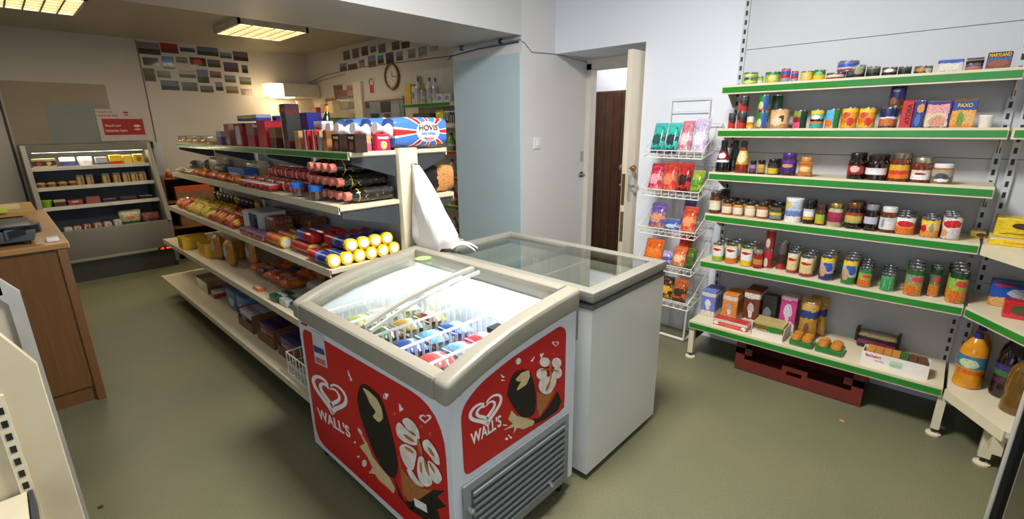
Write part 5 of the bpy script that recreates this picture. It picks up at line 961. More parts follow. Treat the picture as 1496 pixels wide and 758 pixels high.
for k, (px, w, d, h, pr, lab, dx) in enumerate(top):
    y = gy(px, xf+dx, z+.04); carton('chocolate_box', lab, w, d, h-.0012, pr, (xf+dx+d/2, y, z))
y = gy(364, xf+.05, z+.2); carton('gift_box', 'flat blue and yellow box lying on the red boxes on the gondola top', .34, .09, .035, P_(((0, S(60, 60, 170)), (.5, S(170, 180, 200))), (E_(.5, .7, .3, .3, S(214, 200, 90), 6),)), (xf+.075, y, z+.163))
carton('gift_box', 'deep blue box behind the tan packet on the gondola top', .14, .09, .20, P_(((0, S(20, 30, 120)), (.3, S(36, 40, 140)))), (xf+.20, gy(444, xf+.16, z+.1), z))
carton('gift_box', 'small deep blue box left of the tall dark box on the gondola top', .07, .08, .19, P_(((0, S(60, 40, 40)), (.5, S(24, 40, 140)))), (xf+.17, gy(403, xf+.13, z+.1), z))
carton('food_carton', 'white box with red lettering band behind the brown boxes on the gondola top', .10, .07, .15, P_(((0, S(200, 190, 186)), (.9, S(230, 226, 222))), (E_(.55, .75, .35, .06, S(206, 70, 80)),)), (xf+.19, 2.70, z))
for k, (px, c, cc, lab) in enumerate(((536, BLU, PUR, 'narrow blue and purple packet left of the pink boxes'), (545, S(200, 70, 90), S(220, 150, 120), 'pink and tan packet on the gondola top corner'))): carton('sweet_box', lab, .03, .05, .075, P_(((0, c), (.6, cc))), (1.20+k*.03, 2.24-k*.035, z))
carton('sweet_box', 'tan and pink box behind the hot pink box', .05, .05, .075, P_(((0, S(206, 90, 110)), (.5, S(200, 160, 100)))), (1.262, 2.175, z), rz=math.radians(90))
t = carton('sweet_box', 'hot pink box with golden star at the near corner of the gondola top', .075, .04, .08, P_(((0, S(226, 30, 80)), (.9, S(214, 30, 70))), (E_(.5, .36, .25, .24, S(236, 190, 120)), E_(.5, .8, .4, .08, S(244, 200, 200), 6))), (1.335, 2.135, z), rz=math.radians(90))
# bread in flag wrappers
def jack_mat():
    m = bpy.data.materials.new('flag_wrapper'); nt, n, l, b = nodes(m); tc = n.new('ShaderNodeTexCoord'); s = n.new('ShaderNodeSeparateXYZ'); l.new(tc.outputs['Generated'], s.inputs[0])
    def mth(op, a, c=None):
        q = n.new('ShaderNodeMath'); q.operation = op
        for i, v in enumerate((a, c)):
            if v is None: continue
            if isinstance(v, (int, float)): q.inputs[i].default_value = v
            else: l.new(v, q.inputs[i])
        return q.outputs[0]
    u = mth('SUBTRACT', s.outputs['X'], .62); v = mth('SUBTRACT', s.outputs['Z'], .5); v2 = mth('MULTIPLY', v, .55)
    a = mth('FRACT', mth('MULTIPLY', mth('ADD', mth('ARCTAN2', v2, u), 3.1416+.39), 8/6.2832)); r = n.new('ShaderNodeValToRGB'); r.color_ramp.interpolation = 'CONSTANT'
    for i, (p, c) in enumerate(((0, S(70, 120, 210)), (.30, WHT), (.38, S(214, 40, 40)), (.64, WHT), (.72, S(70, 120, 210)))):
        if i < 2: e = r.color_ramp.elements[i]
        else: e = r.color_ramp.elements.new(p)
        e.position = p; e.color = C4(c)
    l.new(a, r.inputs[0]); d = mth('ADD', mth('POWER', mth('MULTIPLY', u, 1/.23), 2.0), mth('POWER', mth('MULTIPLY', v, 1/.36), 2.0))
    mx = n.new('ShaderNodeMix'); mx.data_type = 'RGBA'; l.new(mth('LESS_THAN', d, 1.0), mx.inputs['Factor']); l.new(r.outputs[0], mx.inputs['A']); mx.inputs['B'].default_value = C4(S(226, 222, 224)); l.new(mx.outputs['Result'], b.inputs['Base Color']); b.inputs['Roughness'].default_value = .25; b.inputs['Coat Weight'].default_value = .3
    return m
MJ = jack_mat()
def loaf(label, loc, rz, L=.33, W=.125, H=.148, lettering=False, m=None, name='bread_loaf', end=S(230, 226, 226)):
    t = thing(name, label, 'bread', loc, rz, 'wrapped loaves')
    k = MB(); n = 14; vs_ = []; fs = []; R_n = 12
    for i in range(n+1):
        u = i/n; x = -L/2+L*u; s = 1-.10*abs(2*u-1)**6; s *= 1+.02*math.sin(9*u*3)
        for j in range(R_n):
            a = 2*math.pi*j/R_n+math.pi/R_n; c, q = math.cos(a), math.sin(a); e = .5
            vs_.append((x, W/2*s*math.copysign(abs(c)**e, c), H/2+H/2*s*math.copysign(abs(q)**e, q)))
    for i in range(n):
        for j in range(R_n): fs.append((i*R_n+j, i*R_n+(j+1) % R_n, (i+1)*R_n+(j+1) % R_n, (i+1)*R_n+j))
    fs.append(tuple(range(R_n))); fs.append(tuple(n*R_n+j for j in range(R_n))); k.add(vs_, fs).build('wrapper', m or MJ, t, smooth=True, ang=1.2)
    if end is None: return t
    k = MB(); k.lathe([(.045, 0), (.018, .03), (.014, .04), (.03, .085)], 10); o = k.build('twisted_end', mat(end, .4, bump=.2), t, smooth=True); o.location = (-L/2+.004, 0, H*.55); o.rotation_euler = (0, math.radians(-90+10), 0)
    if lettering: text('HOVIS', (.04, -W/2*1.02-.0008, H*.64), (1, 0, 0), (0, 0, 1), .12, .028, mat(S(90, 66, 50), .4), t); text('Soft White', (.04, -W/2*1.02-.0008, H*.45), (1, 0, 0), (0, 0, 1), .09, .018, mat(S(120, 150, 200), .4), t); text('Medium', (.04, -W/2*1.02-.0008, H*.28), (1, 0, 0), (0, 0, 1), .06, .013, mat(S(214, 110, 100), .4), t)
    return t
zl = 1.376
loaf('flag patterned sliced loaf facing the camera at the near end of the gondola top', (1.565, 2.165, zl), 0, lettering=True)
loaf('flag patterned loaf lying second from the near end of the gondola top', (1.52, 2.30, zl), 0); loaf('flag patterned loaf lying third from the near end of the gondola top', (1.50, 2.432, zl), 0); loaf('flag patterned loaf lying fourth from the near end of the gondola top', (1.52, 2.562, zl), 0)
# --- second shelf
NTH = 'first second third fourth fifth sixth seventh eighth ninth tenth eleventh twelfth thirteenth fourteenth fifteenth sixteenth seventeenth eighteenth'.split()
def flat(name, label, w, l, th, pr, cx, cy, z, rz=0, group=None, tilt=0, seal=None):
    """packet lying flat, long side across the shelf"""
    h = l-.010; o = bag(name, label, w, h, th, pr, (cx+math.cos(rz)*l/2, cy+math.sin(rz)*l/2, z+th*.56+.0012), group=group, seal=seal); o.rotation_euler = (0, math.radians(-90+tilt), rz); return o
z, xf = G(3); z += .0005
CB = [(.88, 0), (.97, .015), (1, .03), (1, .70), (.9, .78), (.72, .84), (.55, .88), (.55, .93)]
for lay, cnt, zz in ((0, 6, .038), (1, 5, .105), (2, 4, .172)):
    for k in range(cnt):
        y = 2.165+k*.073+lay*.037; t = bottle('cola_bottle', 'black bottle, %s from the near end, %s layer of the lying pile' % (NTH[k], ('bottom', 'middle', 'top')[lay]), .0355, .27, S(20, 19, 18), S(206, 120, 104), P_(((0, S(24, 22, 20)), (.84, S(214, 188, 40))), noise=(11, S(170, 166, 120), .66, .0, .8)), (0, 0, 0), group='black bottles in the pile', lab_z=(.04, .76), prof=CB)  # pale noise specks in the wrap colour stand in for glints on black
        t.rotation_euler = (0, math.radians(-90), 0); t.location = (1.392-.012*lay, y, z+zz)
for k, px in enumerate((455, 428)):
    t = thing('plastic_cup', ('clear cup with blue lid nearer the black bottles', 'clear cup with blue lid left of the other cup')[k], 'tub', (xf+.045, gy(px, xf+.02, z+.05), z))
    MB().lathe([(.030, 0), (.036, .05)], 16).build('cup', M_PLASTIC, t, smooth=True); MB().lathe([(.038, .05), (.038, .075), (.03, .078)], 16).build('lid', mat(S(30, 110, 210), .3), t, smooth=True)
rc = P_(((0, S(170, 20, 24)), (.4, S(214, 30, 32)), (.85, S(190, 24, 28))), (('Y', .5, .5, .05, .8, S(226, 160, 150), 8), ('Y', .12, .5, .04, .8, WHT, 8)))
for row, (x, zz, n) in enumerate(((xf+.12, 0, 5), (xf+.205, 0, 5), (xf+.29, 0, 5), (xf+.205, .062, 4), (xf+.29, .062, 5))):
    for k in range(n): block('biscuit_roll', 'red biscuit roll, %s from the near end, %s row, second shelf' % (NTH[k], ('front', 'middle', 'rear', 'upper middle', 'upper rear')[row]), .15, .072, .058, rc, (x, 2.83+k*.158, z+zz), group='red biscuit rolls', rnd=.028)
for k in range(4): block('biscuit_pack', 'red and silver pack lying before the red rolls, %s from the near end' % NTH[k], .10, .06, .045, P_(((0, DRED), (.5, S(190, 40, 44)), (.85, S(190, 190, 190)))), (xf+.04, 3.0+k*.14, z), group='red and silver packs', extra=RED)
cols = [(S(206, 70, 40), S(226, 150, 60)), (S(190, 40, 40), S(220, 190, 160)), (S(220, 120, 40), S(180, 60, 40)), (S(200, 60, 50), S(226, 180, 60))]
for k in range(9): a_, b_ = cols[k % 4]; flat('biscuit_pack', 'orange and red packet, %s from the near end along the second shelf' % NTH[k], .10, .10, .045, P_(((0, a_), (.3, b_), (.7, a_))), xf+.07+.012*(k % 2), 3.66+k*.112, z, rz=math.radians((k*37) % 30-15), group='orange packets on the second shelf')
carton('cereal_bar_box', 'blue and white box standing behind the orange packets on the second shelf', .34, .09, .085, P_(((0, S(190, 196, 206)), (.5, S(50, 110, 190))), (E_(.6, .3, .3, .25, WHT, 6),)), (xf+.19, 3.92, z))
carton('cereal_bar_box', 'dark red long box lying on the second shelf near its far end', .40, .08, .05, P_(((0, S(120, 16, 26)), (.6, S(150, 30, 40)))), (xf+.29, 4.25, z))
block('black_bag', 'dark grey plastic bag at the far end of the second shelf', .22, .12, .09, P_(((0, S(50, 54, 66)), (.6, S(76, 80, 92)))), (xf+.20, 4.35, z), rnd=.03) if False else block('black_bag', 'dark grey plastic bag at the far end of the second shelf', .24, .10, .09, P_(((0, S(50, 54, 66)), (.6, S(76, 80, 92)))), (xf+.19, 4.30, z), rnd=.03)
for k in range(2):
    t = tin('dark_tin', 'black tin with white end lying at the far end, %s the aisle' % ('nearer', 'further from')[k], .048, .10, P_(((0, BLK), (.9, S(60, 50, 40)))), (0, 0, 0)); t.rotation_euler = (math.radians(90), 0, 0); t.location = (xf+.17+k*.11, 5.05, z+.050)
for k in range(7): c = (S(214, 200, 190), S(200, 60, 60), S(90, 110, 70), S(220, 190, 90))[k % 4]; flat('sweet_bag', 'small mixed sweet bag, %s from the far end of the second shelf' % NTH[k], .08, .09, .035, P_(((0, c), (.5, WHT), (.7, c))), xf+.06+.008*(k % 2), 5.06-k*.086 if k < 4 else 5.06-k*.086, z, group='far sweet bags') if k < 5 else None
for k in range(2): block('bread_roll_bag', ('pale bag of rolls at the far back of the second shelf', 'second pale bag of rolls on the second shelf')[k], .26, .11, .13, P_(((0, S(206, 190, 150)), (.6, S(226, 214, 180)))), (xf+.29, 4.78-k*.30, z), rnd=.05, cat='bread') if k == 0 else block('bread_roll_bag', 'second pale bag of rolls behind the blue and white box', .26, .10, .13, P_(((0, S(206, 190, 150)), (.6, S(226, 214, 180)))), (xf+.30, 3.90, z), rnd=.05, cat='bread')
# --- third shelf
z, xf = G(2); z += .0005
dm = P_(((0, S(236, 196, 30)), (.10, S(40, 50, 130)), (.45, S(90, 130, 200)), (.6, S(190, 30, 40)), (.9, S(200, 40, 40))))
def tube(label, x, y, zz, pr, grp, L=.23):
    t = thing('biscuit_tube', label, 'tube', (x, y, zz), 0, grp); t.rotation_euler = (math.radians(-90), 0, 0)
    link('tube_wrap', cached(('tw', L, str(pr)), lambda: MB().lathe([(.0315, .012), (.0315, L)], 18).mesh('tube_wrap', pmat(*pr[0], **pr[1]), smooth=True)), t)
    link('yellow_rim', cached(('tr', L), lambda: MB().lathe([(.030, .001), (.0335, .003), (.0335, .016), (.032, .018)], 18).mesh('yellow_rim', mat(S(240, 204, 30), .35), smooth=True)), t)
    link('white_lid', cached(('tl', L), lambda: MB().lathe([(.022, -.0015), (.0245, .0012)], 18).mesh('white_lid', mat(S(240, 236, 230), .35), smooth=True)), t)
for k in range(6): tube('yellow ended tube, %s from the aisle in the near bottom row' % NTH[k], xf+.04+k*.0675, 2.125, z+.034, dm, 'yellow ended tubes')
for k in range(4): tube('yellow ended tube, %s from the aisle in the near upper row' % NTH[k], xf+.14+k*.0675, 2.13, z+.0925, dm, 'yellow ended tubes')
for k in range(5): tube('red bodied tube, %s from the aisle behind the near tubes' % NTH[k], xf+.075+k*.0675, 2.40, z+.034, P_(((0, S(236, 196, 30)), (.10, S(200, 40, 40)), (.6, S(190, 30, 40)))), 'tubes second group')
for k in range(3): block('biscuit_pack', 'red and blue biscuit pack on the tubes, %s from the aisle' % NTH[k], .20, .06, .055, P_(((0, S(190, 30, 40)), (.5, S(60, 90, 170))), axis='Y'), (xf+.09+k*.07, 2.50, z+.069), rnd=.02, extra=RED)
for k in range(4): tube('orange tube with white end, %s from the aisle behind the red packs' % NTH[k], xf+.05+k*.0675, 2.70, z+.034, P_(((0, S(236, 196, 30)), (.1, ORG), (.6, S(206, 80, 40)))), 'orange tubes')
for k in range(3): block('biscuit_pack', 'orange and purple pack, %s from the near end before the white box' % NTH[k], .12, .07, .045, P_(((0, S(200, 110, 60)), (.5, S(120, 80, 110)))), (xf+.045, 3.02+k*.135, z), rnd=.015)
for k in range(4): block('brown_bread', 'brown bread bag, %s from the near end at the back of the third shelf' % NTH[k], .17, .13, .10, P_(((0, S(120, 70, 36)), (.5, S(150, 96, 56))), noise=(8, S(90, 50, 30), .55)), (xf+.36, 3.04+k*.19, z), group='brown bread bags', rnd=.03, cat='bread')
block('crumble_bag', 'dull olive brown bag left of the white box on the third shelf', .16, .13, .12, P_(((0, S(110, 90, 50)), (.5, S(130, 60, 40))), noise=(7, S(150, 130, 80), .55)), (xf+.18, 3.12, z), rnd=.03)
yw_ = 3.36
t = thing('white_box', 'white open fronted box on the third shelf of the gondola', 'box', (xf+.18, yw_, z)); m = B(-.09, .09, -.13, .13, .125, .13); m.box(-.09, .09, -.13, -.125, 0, .125).box(-.09, .09, .125, .13, 0, .125).box(.085, .09, -.125, .125, 0, .125).box(-.09, .085, -.125, .125, 0, .004).box(-.09, -.085, .03, .125, .004, .125); m.build('carton', mat(S(206, 208, 212), .5), t); B(-.06, .08, -.12, .02, .005, .08).build('dark_contents', mat(S(44, 50, 44), .5), t)
sw = [(S(200, 40, 36), S(230, 190, 50)), (S(232, 196, 40), S(236, 210, 80)), (S(206, 90, 40), S(226, 120, 60)), (S(110, 24, 30), S(60, 20, 24)), (S(40, 44, 80), S(70, 76, 120))]
def lean(name, label, w, l, th, pr, xb, cy, z, ang, rz, group):
    """packet lying back against the ones behind it: lower edge at the front"""
    o = bag(name, label, w, l-.01, th, pr, (xb, cy, z+.016), group=group); o.rotation_euler = (0, math.radians(90-ang), rz); return o
def heap(names, y0, n, colset, rows, lab, grp, wv=.078, l=.11, x0=.025, th=.042):
    for r in range(rows):
        for k in range(n):
            a_, b_ = colset[(k*3+r*2) % len(colset)]; ang = 26+((k*41+r*23) % 14)
            lean(names, lab % (NTH[k], ('front', 'second', 'third')[r]), wv-.006, l, th, P_(((0, a_), (.25, b_), (.6, a_)), (E_(.5, .45, .34, .2, b_),), noise=(4, tuple(.6*v for v in a_), .6), wob=.4), xf+x0+r*(l+.015)+.006*(k % 3), y0+k*wv, z, ang, math.radians(((k*53+r*31) % 14)-7), grp)
heap('sweet_bag', 3.55, 7, [sw[0], sw[2]], 2, 'red sweet packet, %s from the near end, %s row of the third shelf', 'red sweet packets')
heap('sweet_bag', 4.10, 7, [sw[1], sw[1], (S(226, 180, 30), S(236, 200, 60))], 2, 'yellow sweet packet, %s from the near end, %s row of the third shelf', 'yellow sweet packets')
heap('sweet_bag', 4.66, 5, [sw[2], sw[0], sw[1]], 2, 'orange sweet packet, %s along, %s row at the far end of the third shelf', 'far orange packets')
for k in range(12): a_, b_ = sw[(0, 3, 3, 4, 4)[k % 5]]; bag('sweet_bag', 'dark sweet packet standing %s from the near end at the back of the third shelf' % NTH[k], .08, .11, .035, P_(((0, a_), (.5, b_))), (xf+.36, 3.95+k*.092, z), group='dark sweet packets', rot=(0, math.radians(-10), 0))
# --- fourth shelf
z, xf = G(1); z += .0005
for k, (px, w, h) in enumerate(((272, .14, .10), (293, .22, .095))):
    y = gy(px, xf+.05, z+.04); t = thing('cracker_case', ('yellow open case at the far end of the fourth shelf', 'larger yellow open case beside it on the fourth shelf')[k], 'box', (xf+.10+.05*k, y, z)); m = B(-.09, .09, -w/2, w/2, 0, .004); m.box(-.09, -.086, -w/2, w/2, .004, h).box(.086, .09, -w/2, w/2, .004, h).box(-.086, .086, -w/2, -w/2+.004, .004, h).box(-.086, .086, w/2-.004, w/2, .004, h); m.build('case', mat(S(222, 176, 40), .5), t)
    B(-.08, .08, -w/2+.01, w/2-.01, .005, h*.75).build('packs', pmat(((0, S(150, 110, 60)), (.8, S(190, 160, 140)))), t); B(-.0905, -.09, -w*.3, w*.3, h*.25, h*.75).build('print', mat(S(206, 150, 40), .5), t)
for k in range(4): bag('pasta_bag', 'orange brown pasta bag, %s of the standing four on the fourth shelf' % NTH[k], .12, .19, .08, P_(((0, S(190, 130, 50)), (.8, S(206, 150, 80))), (E_(.5, .55, .3, .2, S(190, 190, 190)),)), (xf+.13+.10*(k % 2), 3.98-.135*k, z), seal=S(190, 130, 60))
xf_ = xf; c4 = [(S(206, 96, 40), S(206, 120, 60)), (S(190, 70, 40), S(226, 150, 70)), (S(220, 110, 40), S(200, 80, 50)), (S(60, 50, 90), S(206, 110, 50))]
for r in range(2):
    for k in range(5): a_, b_ = c4[(k+r) % 4]; flat('snack_bag', 'orange snack packet, %s from the near end, %s row of the fourth shelf' % (NTH[k], ('front', 'rear')[r]), .115, .14, .055, P_(((0, a_), (.3, b_), (.65, a_)), (E_(.5, .5, .2, .25, S(206, 196, 190)),)), xf+.20+.16*r, 2.86+k*.125, z, rz=math.radians(((k*29+r*17) % 16)-8), group='orange snack packets', tilt=4)
tag(block('bar_pack', 'single orange bar lying alone on the fourth shelf', .10, .04, .02, P_(((0, S(214, 110, 50)),)), (xf+.05, gy(381, xf+.06, z), z), rnd=.008))
for k in range(4):
    a_, b_ = [(S(30, 80, 60), WHT), (S(206, 210, 210), S(60, 110, 90)), (S(40, 70, 140), S(200, 214, 226)), (S(30, 90, 80), S(220, 226, 220))][k]
    block('mint_pack', ('green and white pack', 'white pack with green lines', 'blue and white pack', 'teal pack')[k]+' lying near the freezer end of the fourth shelf', .10, .11, .035, P_(((0, a_), (.35, b_), (.6, a_)), axis='X'), (xf+.08+.01*k, 2.72-k*.115, z), rnd=.008)
for k in range(3): block('clear_pack', 'clear wrapped roll pack behind the mint packs, %s from the near end' % NTH[k], .12, .10, .07, P_(((0, S(150, 150, 140)), (.5, S(196, 190, 180)))), (xf+.27, 2.35+k*.16, z), rnd=.03)
# --- base shelf
z, xf = G(0); z += .0005
y = gy(302, xf+.16, z+.03); t = thing('clear_tub', 'clear plastic tub on the gondola base shelf', 'tub', (xf+.22, y, z)); m = B(-.09, .09, -.14, .14, 0, .004); m.box(-.09, -.086, -.14, .14, .004, .10).box(.086, .09, -.14, .14, .004, .10).box(-.086, .086, -.14, -.136, .004, .10).box(-.086, .086, .136, .14, .004, .10); m.build('tub', M_PLASTIC, t); B(-.1, .1, -.15, .15, .1, .106).build('lid', M_PLASTIC, t)
block('red_pack', 'small red pack between the clear tub and the blue multipack', .07, .10, .06, P_(((0, S(180, 40, 50)), (.6, S(210, 190, 180)))), (xf+.18, gy(302, xf+.14, z)-.20, z))
for k in range(2): block('water_pack', ('blue shrink wrapped multipack, further', 'blue shrink wrapped multipack, nearer')[k]+' of two on the gondola base shelf', .20, .22, .15, P_(((0, S(40, 90, 150)), (.5, S(60, 110, 170)), (.8, S(80, 130, 180))), (E_(.5, .4, .25, .2, S(190, 210, 226)),)), (xf+.26, 3.72-k*.215, z), rnd=.02)
for k, (y, c, cc, lab) in enumerate(((3.27, S(60, 40, 96), S(200, 196, 206), 'purple case of packs on the gondola base shelf'), (2.93, S(206, 100, 44), S(70, 40, 90), 'orange case of packs on the gondola base shelf'), (2.61, S(206, 80, 44), S(70, 60, 110), 'orange case of packs behind the wire basket'))):
    t = thing('snack_case', lab, 'box', (xf+.24, y, z)); w = .26; h = .12; m = B(-.15, .15, -w/2, w/2, 0, .004); m.box(-.15, -.145, -w/2, w/2, .004, .06).box(.145, .15, -w/2, w/2, .004, .16).box(-.145, .145, -w/2, -w/2+.005, .004, h).box(-.145, .145, w/2-.005, w/2, .004, h); m.build('case', mat(S(120, 84, 56), .6), t)
    for q in range(4): B(-.138+q*.07, -.076+q*.07, -w/2+.012, w/2-.012, .005, .115).build('pack', pmat(((0, c), (.7, cc)), (E_(.7, .35, .2, .25, S(214, 206, 206), 4),)), t, bevel=.006)
q = thing('wire_basket', 'white wire basket on the gondola base shelf beside the ice cream freezer', 'basket', (0, 0, 0)); wire_box(xf+.03, xf+.36, 2.14, 2.45, z+.003, z+.13, 9, 8, .0028).build('wires', M_WIRE, q)
# --- stock on the far side of the gondola that shows past the end post
z, xf = G(3); z += .0005
loaf('wholemeal loaf in a black and kraft wrapper on the far side of the gondola', (1.62, 2.22, z), math.radians(90), L=.20, W=.26, H=.155, m=pmat(((0, S(196, 130, 70)), (.55, S(34, 30, 30))), axis='Y'), end=S(60, 50, 44), name='brown_loaf') if False else None
t = loaf('wholemeal loaf in a black and kraft wrapper on the far side of the gondola', (1.675, 2.20, z+.003), 0, L=.25, W=.12, H=.15, m=pmat(((0, S(34, 30, 30)), (.52, S(204, 142, 84))), axis='X', noise=(5, S(180, 120, 66), .6, .0, .0)), end=None, name='brown_loaf'); t['group'] = 'loaves on the far side'
z, xf = G(2); z += .0005
for k in range(3): block('tan_pack', 'orange brown bakery pack on the far side of the gondola, %s from the near end' % ('first', 'second', 'third')[k], .15, .22, .10, P_(((0, S(150, 80, 40)), (.5, S(180, 100, 50)))), (1.66, 2.22+k*.17, z), rnd=.03)
# ------------------------------------------------------------------ snack rack packets
RK = [  # basket, px, top py, w, h, colours, label, dx
 (0, 953, .115, .17, S(60, 180, 170), S(30, 90, 90), 'teal snack bag at the left of the top rack basket'), (0, 972, .11, .17, S(60, 190, 180), S(40, 60, 70), 'teal and dark snack bag second in the top rack basket'), (0, 994, .10, .18, S(200, 120, 140), S(226, 200, 205), 'pink and white snack bag in the top rack basket'), (0, 1016, .12, .19, S(196, 180, 214), S(232, 220, 228), 'large lilac and white snack bag in the top rack basket'),
 (1, 951, .11, .16, S(206, 50, 70), S(230, 160, 170), 'pink red snack bag at the left of the second rack basket'), (1, 975, .11, .17, S(220, 60, 50), S(226, 130, 90), 'red orange snack bag in the middle of the second rack basket'), (1, 1004, .11, .17, S(206, 50, 50), S(60, 20, 20), 'red snack bag with dark picture in the second rack basket'), (1, 1022, .09, .13, S(150, 180, 60), S(90, 140, 40), 'green snack bag at the right of the second rack basket'),
 (2, 956, .12, .15, S(110, 90, 170), S(220, 150, 110), 'purple snack bag in the third rack basket'), (2, 972, .09, .16, S(100, 90, 160), S(150, 130, 190), 'second purple bag behind the first in the third rack basket'), (2, 984, .11, .06, S(60, 90, 170), S(190, 200, 220), 'low blue and white pack at the front of the third rack basket'), (2, 1006, .10, .15, S(220, 80, 50), S(240, 160, 110), 'red orange snack bag at the right of the third rack basket'),
 (3, 952, .15, .14, S(236, 110, 30), S(240, 130, 50), 'big orange bag at the left of the fourth rack basket'), (3, 972, .08, .08, S(180, 170, 210), S(90, 90, 160), 'lilac pack in the middle of the fourth rack basket'), (3, 996, .10, .15, S(200, 50, 40), S(226, 100, 60), 'red bag at the back of the fourth rack basket'), (3, 982, .10, .12, S(236, 110, 60), S(244, 200, 160), 'orange bag with pale picture in the fourth rack basket'), (3, 1016, .07, .12, S(90, 120, 40), S(60, 90, 40), 'dark green bag at the right of the fourth rack basket'),
 (4, 964, .10, .13, S(190, 90, 40), S(230, 180, 50), 'orange and yellow packet at the left of the bottom rack basket'), (4, 983, .10, .13, S(60, 40, 34), S(226, 170, 40), 'black and yellow packet in the bottom rack basket'), (4, 1003, .10, .13, S(206, 100, 40), S(60, 50, 40), 'orange and black packet at the right of the bottom rack basket')]
for bi in range(5):
    items = [q for q in RK if q[0] == bi]; isb = lambda q: (' back ' in q[6] or 'second purple' in q[6] or 'behind' in q[6])
    for grp, x in ((sorted([q for q in items if not isb(q)], key=lambda q: q[1]), 2.985), ([q for q in items if isb(q)], 3.10)):
        tot = sum(q[2] for q in grp); f = min(1.0, .372/tot) if tot else 1; y = ry1-.008-(.372-tot*f)*(.5 if x < 3.05 else .7)
        for q in grp:
            (b, px, w, h, c, cc, lab) = q; w *= f; yc = y-w/2; y -= w
            bag('snack_bag', lab, w*.96, h*1.12, .055, P_(((0, cc), (.14, c), (.40, cc), (.56, c)), (E_(.5, .42, .32, .2, cc),), rough=.22, noise=(4, tuple(.5*(u+v) for u, v in zip(c, cc)), .56), wob=.35), (x, yc, RB[bi][0]+.012+(x-2.92)*.21), group='snack bags in the wire rack', rot=(0, math.radians(20), 0), seal=c)
# ------------------------------------------------------------------ chilled cabinet stock
z, yf = FSH[0]
def fx(px, y, z): 
    a = at(px, proj(.7, y, z)[1], 1, y); return a.x
def fbox2(lab, px0, px1, h, pr, z, y, d=.08, name='chilled_box', rnd=None, cat='box', lift=0):
    a, b = fx(px0, y, z), fx(px1, y, z); w = (b-a)*.94; t = carton(name, lab, w, d, h, pr, ((a+b)/2, y+d/2, z+.0005), rz=math.radians(90), cat=cat); return t
EX = lambda cu, cv, ru, rv, c, p=2: ('Y', cu, cv, ru, rv, c, p)
fbox2('gold gift box of chocolates on the lit top shelf of the chilled cabinet', 46, 84, .085, P_(((0, S(206, 186, 130)), (.2, S(80, 40, 30)), (.75, S(206, 186, 130))), (EX(.3, .45, .1, .2, S(200, 190, 160)), EX(.7, .45, .1, .2, S(190, 60, 50)))), z, yf+.03)
for k, (a, b, lab) in enumerate(((88, 113, 'left white and blue oval tub on the lit top shelf of the chilled cabinet'), (115, 138, 'right white oval tub on the lit top shelf of the chilled cabinet'))):
    x0, x1 = fx(a, yf+.05, z), fx(b, yf+.05, z); t = thing('spread_tub', lab, 'tub', ((x0+x1)/2, yf+.10, z+.0005)); r = (x1-x0)/2*.95
    MB().lathe([(r*.85, 0), (r, .05)], 20, sy=.7).build('tub', mat(S(70, 80, 160) if k == 0 else S(220, 220, 226), .35), t, smooth=True); MB().lathe([(r*1.0, .05), (r*1.0, .085), (r*.9, .09)], 20, sy=.7).build('lid', mat(S(238, 236, 232), .35), t, smooth=True)
fbox2('grey and blue box on the lit top shelf of the chilled cabinet', 141, 159, .08, P_(((0, S(90, 90, 160)), (.3, S(180, 180, 184)))), z, yf+.03); fbox2('yellow and red box on the lit top shelf of the chilled cabinet', 162, 181, .095, P_(((0, S(220, 60, 30)), (.35, S(250, 210, 40)))), z, yf+.02); fbox2('pale yellow box second from right on the lit top shelf', 182, 195, .09, P_(((0, S(240, 210, 80)), (.8, S(244, 226, 130)))), z, yf+.02); fbox2('yellow box with dark picture at the right of the lit top shelf', 197, 213, .095, P_(((0, S(230, 200, 40)),), (EX(.5, .5, .25, .3, S(150, 110, 80)),)), z, yf+.02)
z, yf = FSH[1]
for k, px in enumerate((60, 76, 92, 108)):
    x = fx(px, yf+.05, z); t = thing('pie', 'golden pie, %s from the left on the second shelf of the chilled cabinet' % ('first', 'second', 'third', 'fourth')[k], 'pie', (x, yf+.09, z+.0005), group='pies in the chilled cabinet'); MB().lathe([(.031, 0), (.037, .03)], 16).build('crust', mat(S(190, 130, 60), .6, var=.2, scale=40), t, smooth=True); MB().lathe([(.039, .03), (.036, .038), (.018, .048)], 16).build('pie_top', mat(S(222, 170, 90), .5, var=.2, scale=40), t, smooth=True)
for k, px in enumerate((119, 133, 157, 173, 187, 199, 211)): t = fbox2('sandwich pack, %s from the left on the second shelf of the chilled cabinet' % ('first', 'second', 'third', 'fourth', 'fifth', 'sixth', 'seventh')[k], px-5.5, px+5.5, .10, P_(((0, S(190, 150, 90)), (.78, S(120, 120, 124))), (EX(.35, .4, .08, .4, S(120, 80, 40), 8), EX(.7, .4, .06, .4, S(226, 190, 130), 8))), z, yf+.03, name='sandwich_pack', cat='sandwich')
z, yf = FSH[2]
x = fx(68, yf+.05, z); t = thing('green_tub', 'lime green tub on the third shelf of the chilled cabinet', 'tub', (x, yf+.07, z+.0005)); MB().lathe([(.034, 0), (.04, .06)], 18).build('tub', mat(S(140, 190, 50), .4), t, smooth=True); MB().lathe([(.042, .06), (.042, .07)], 18).build('lid', mat(S(160, 206, 70), .4), t, smooth=True)
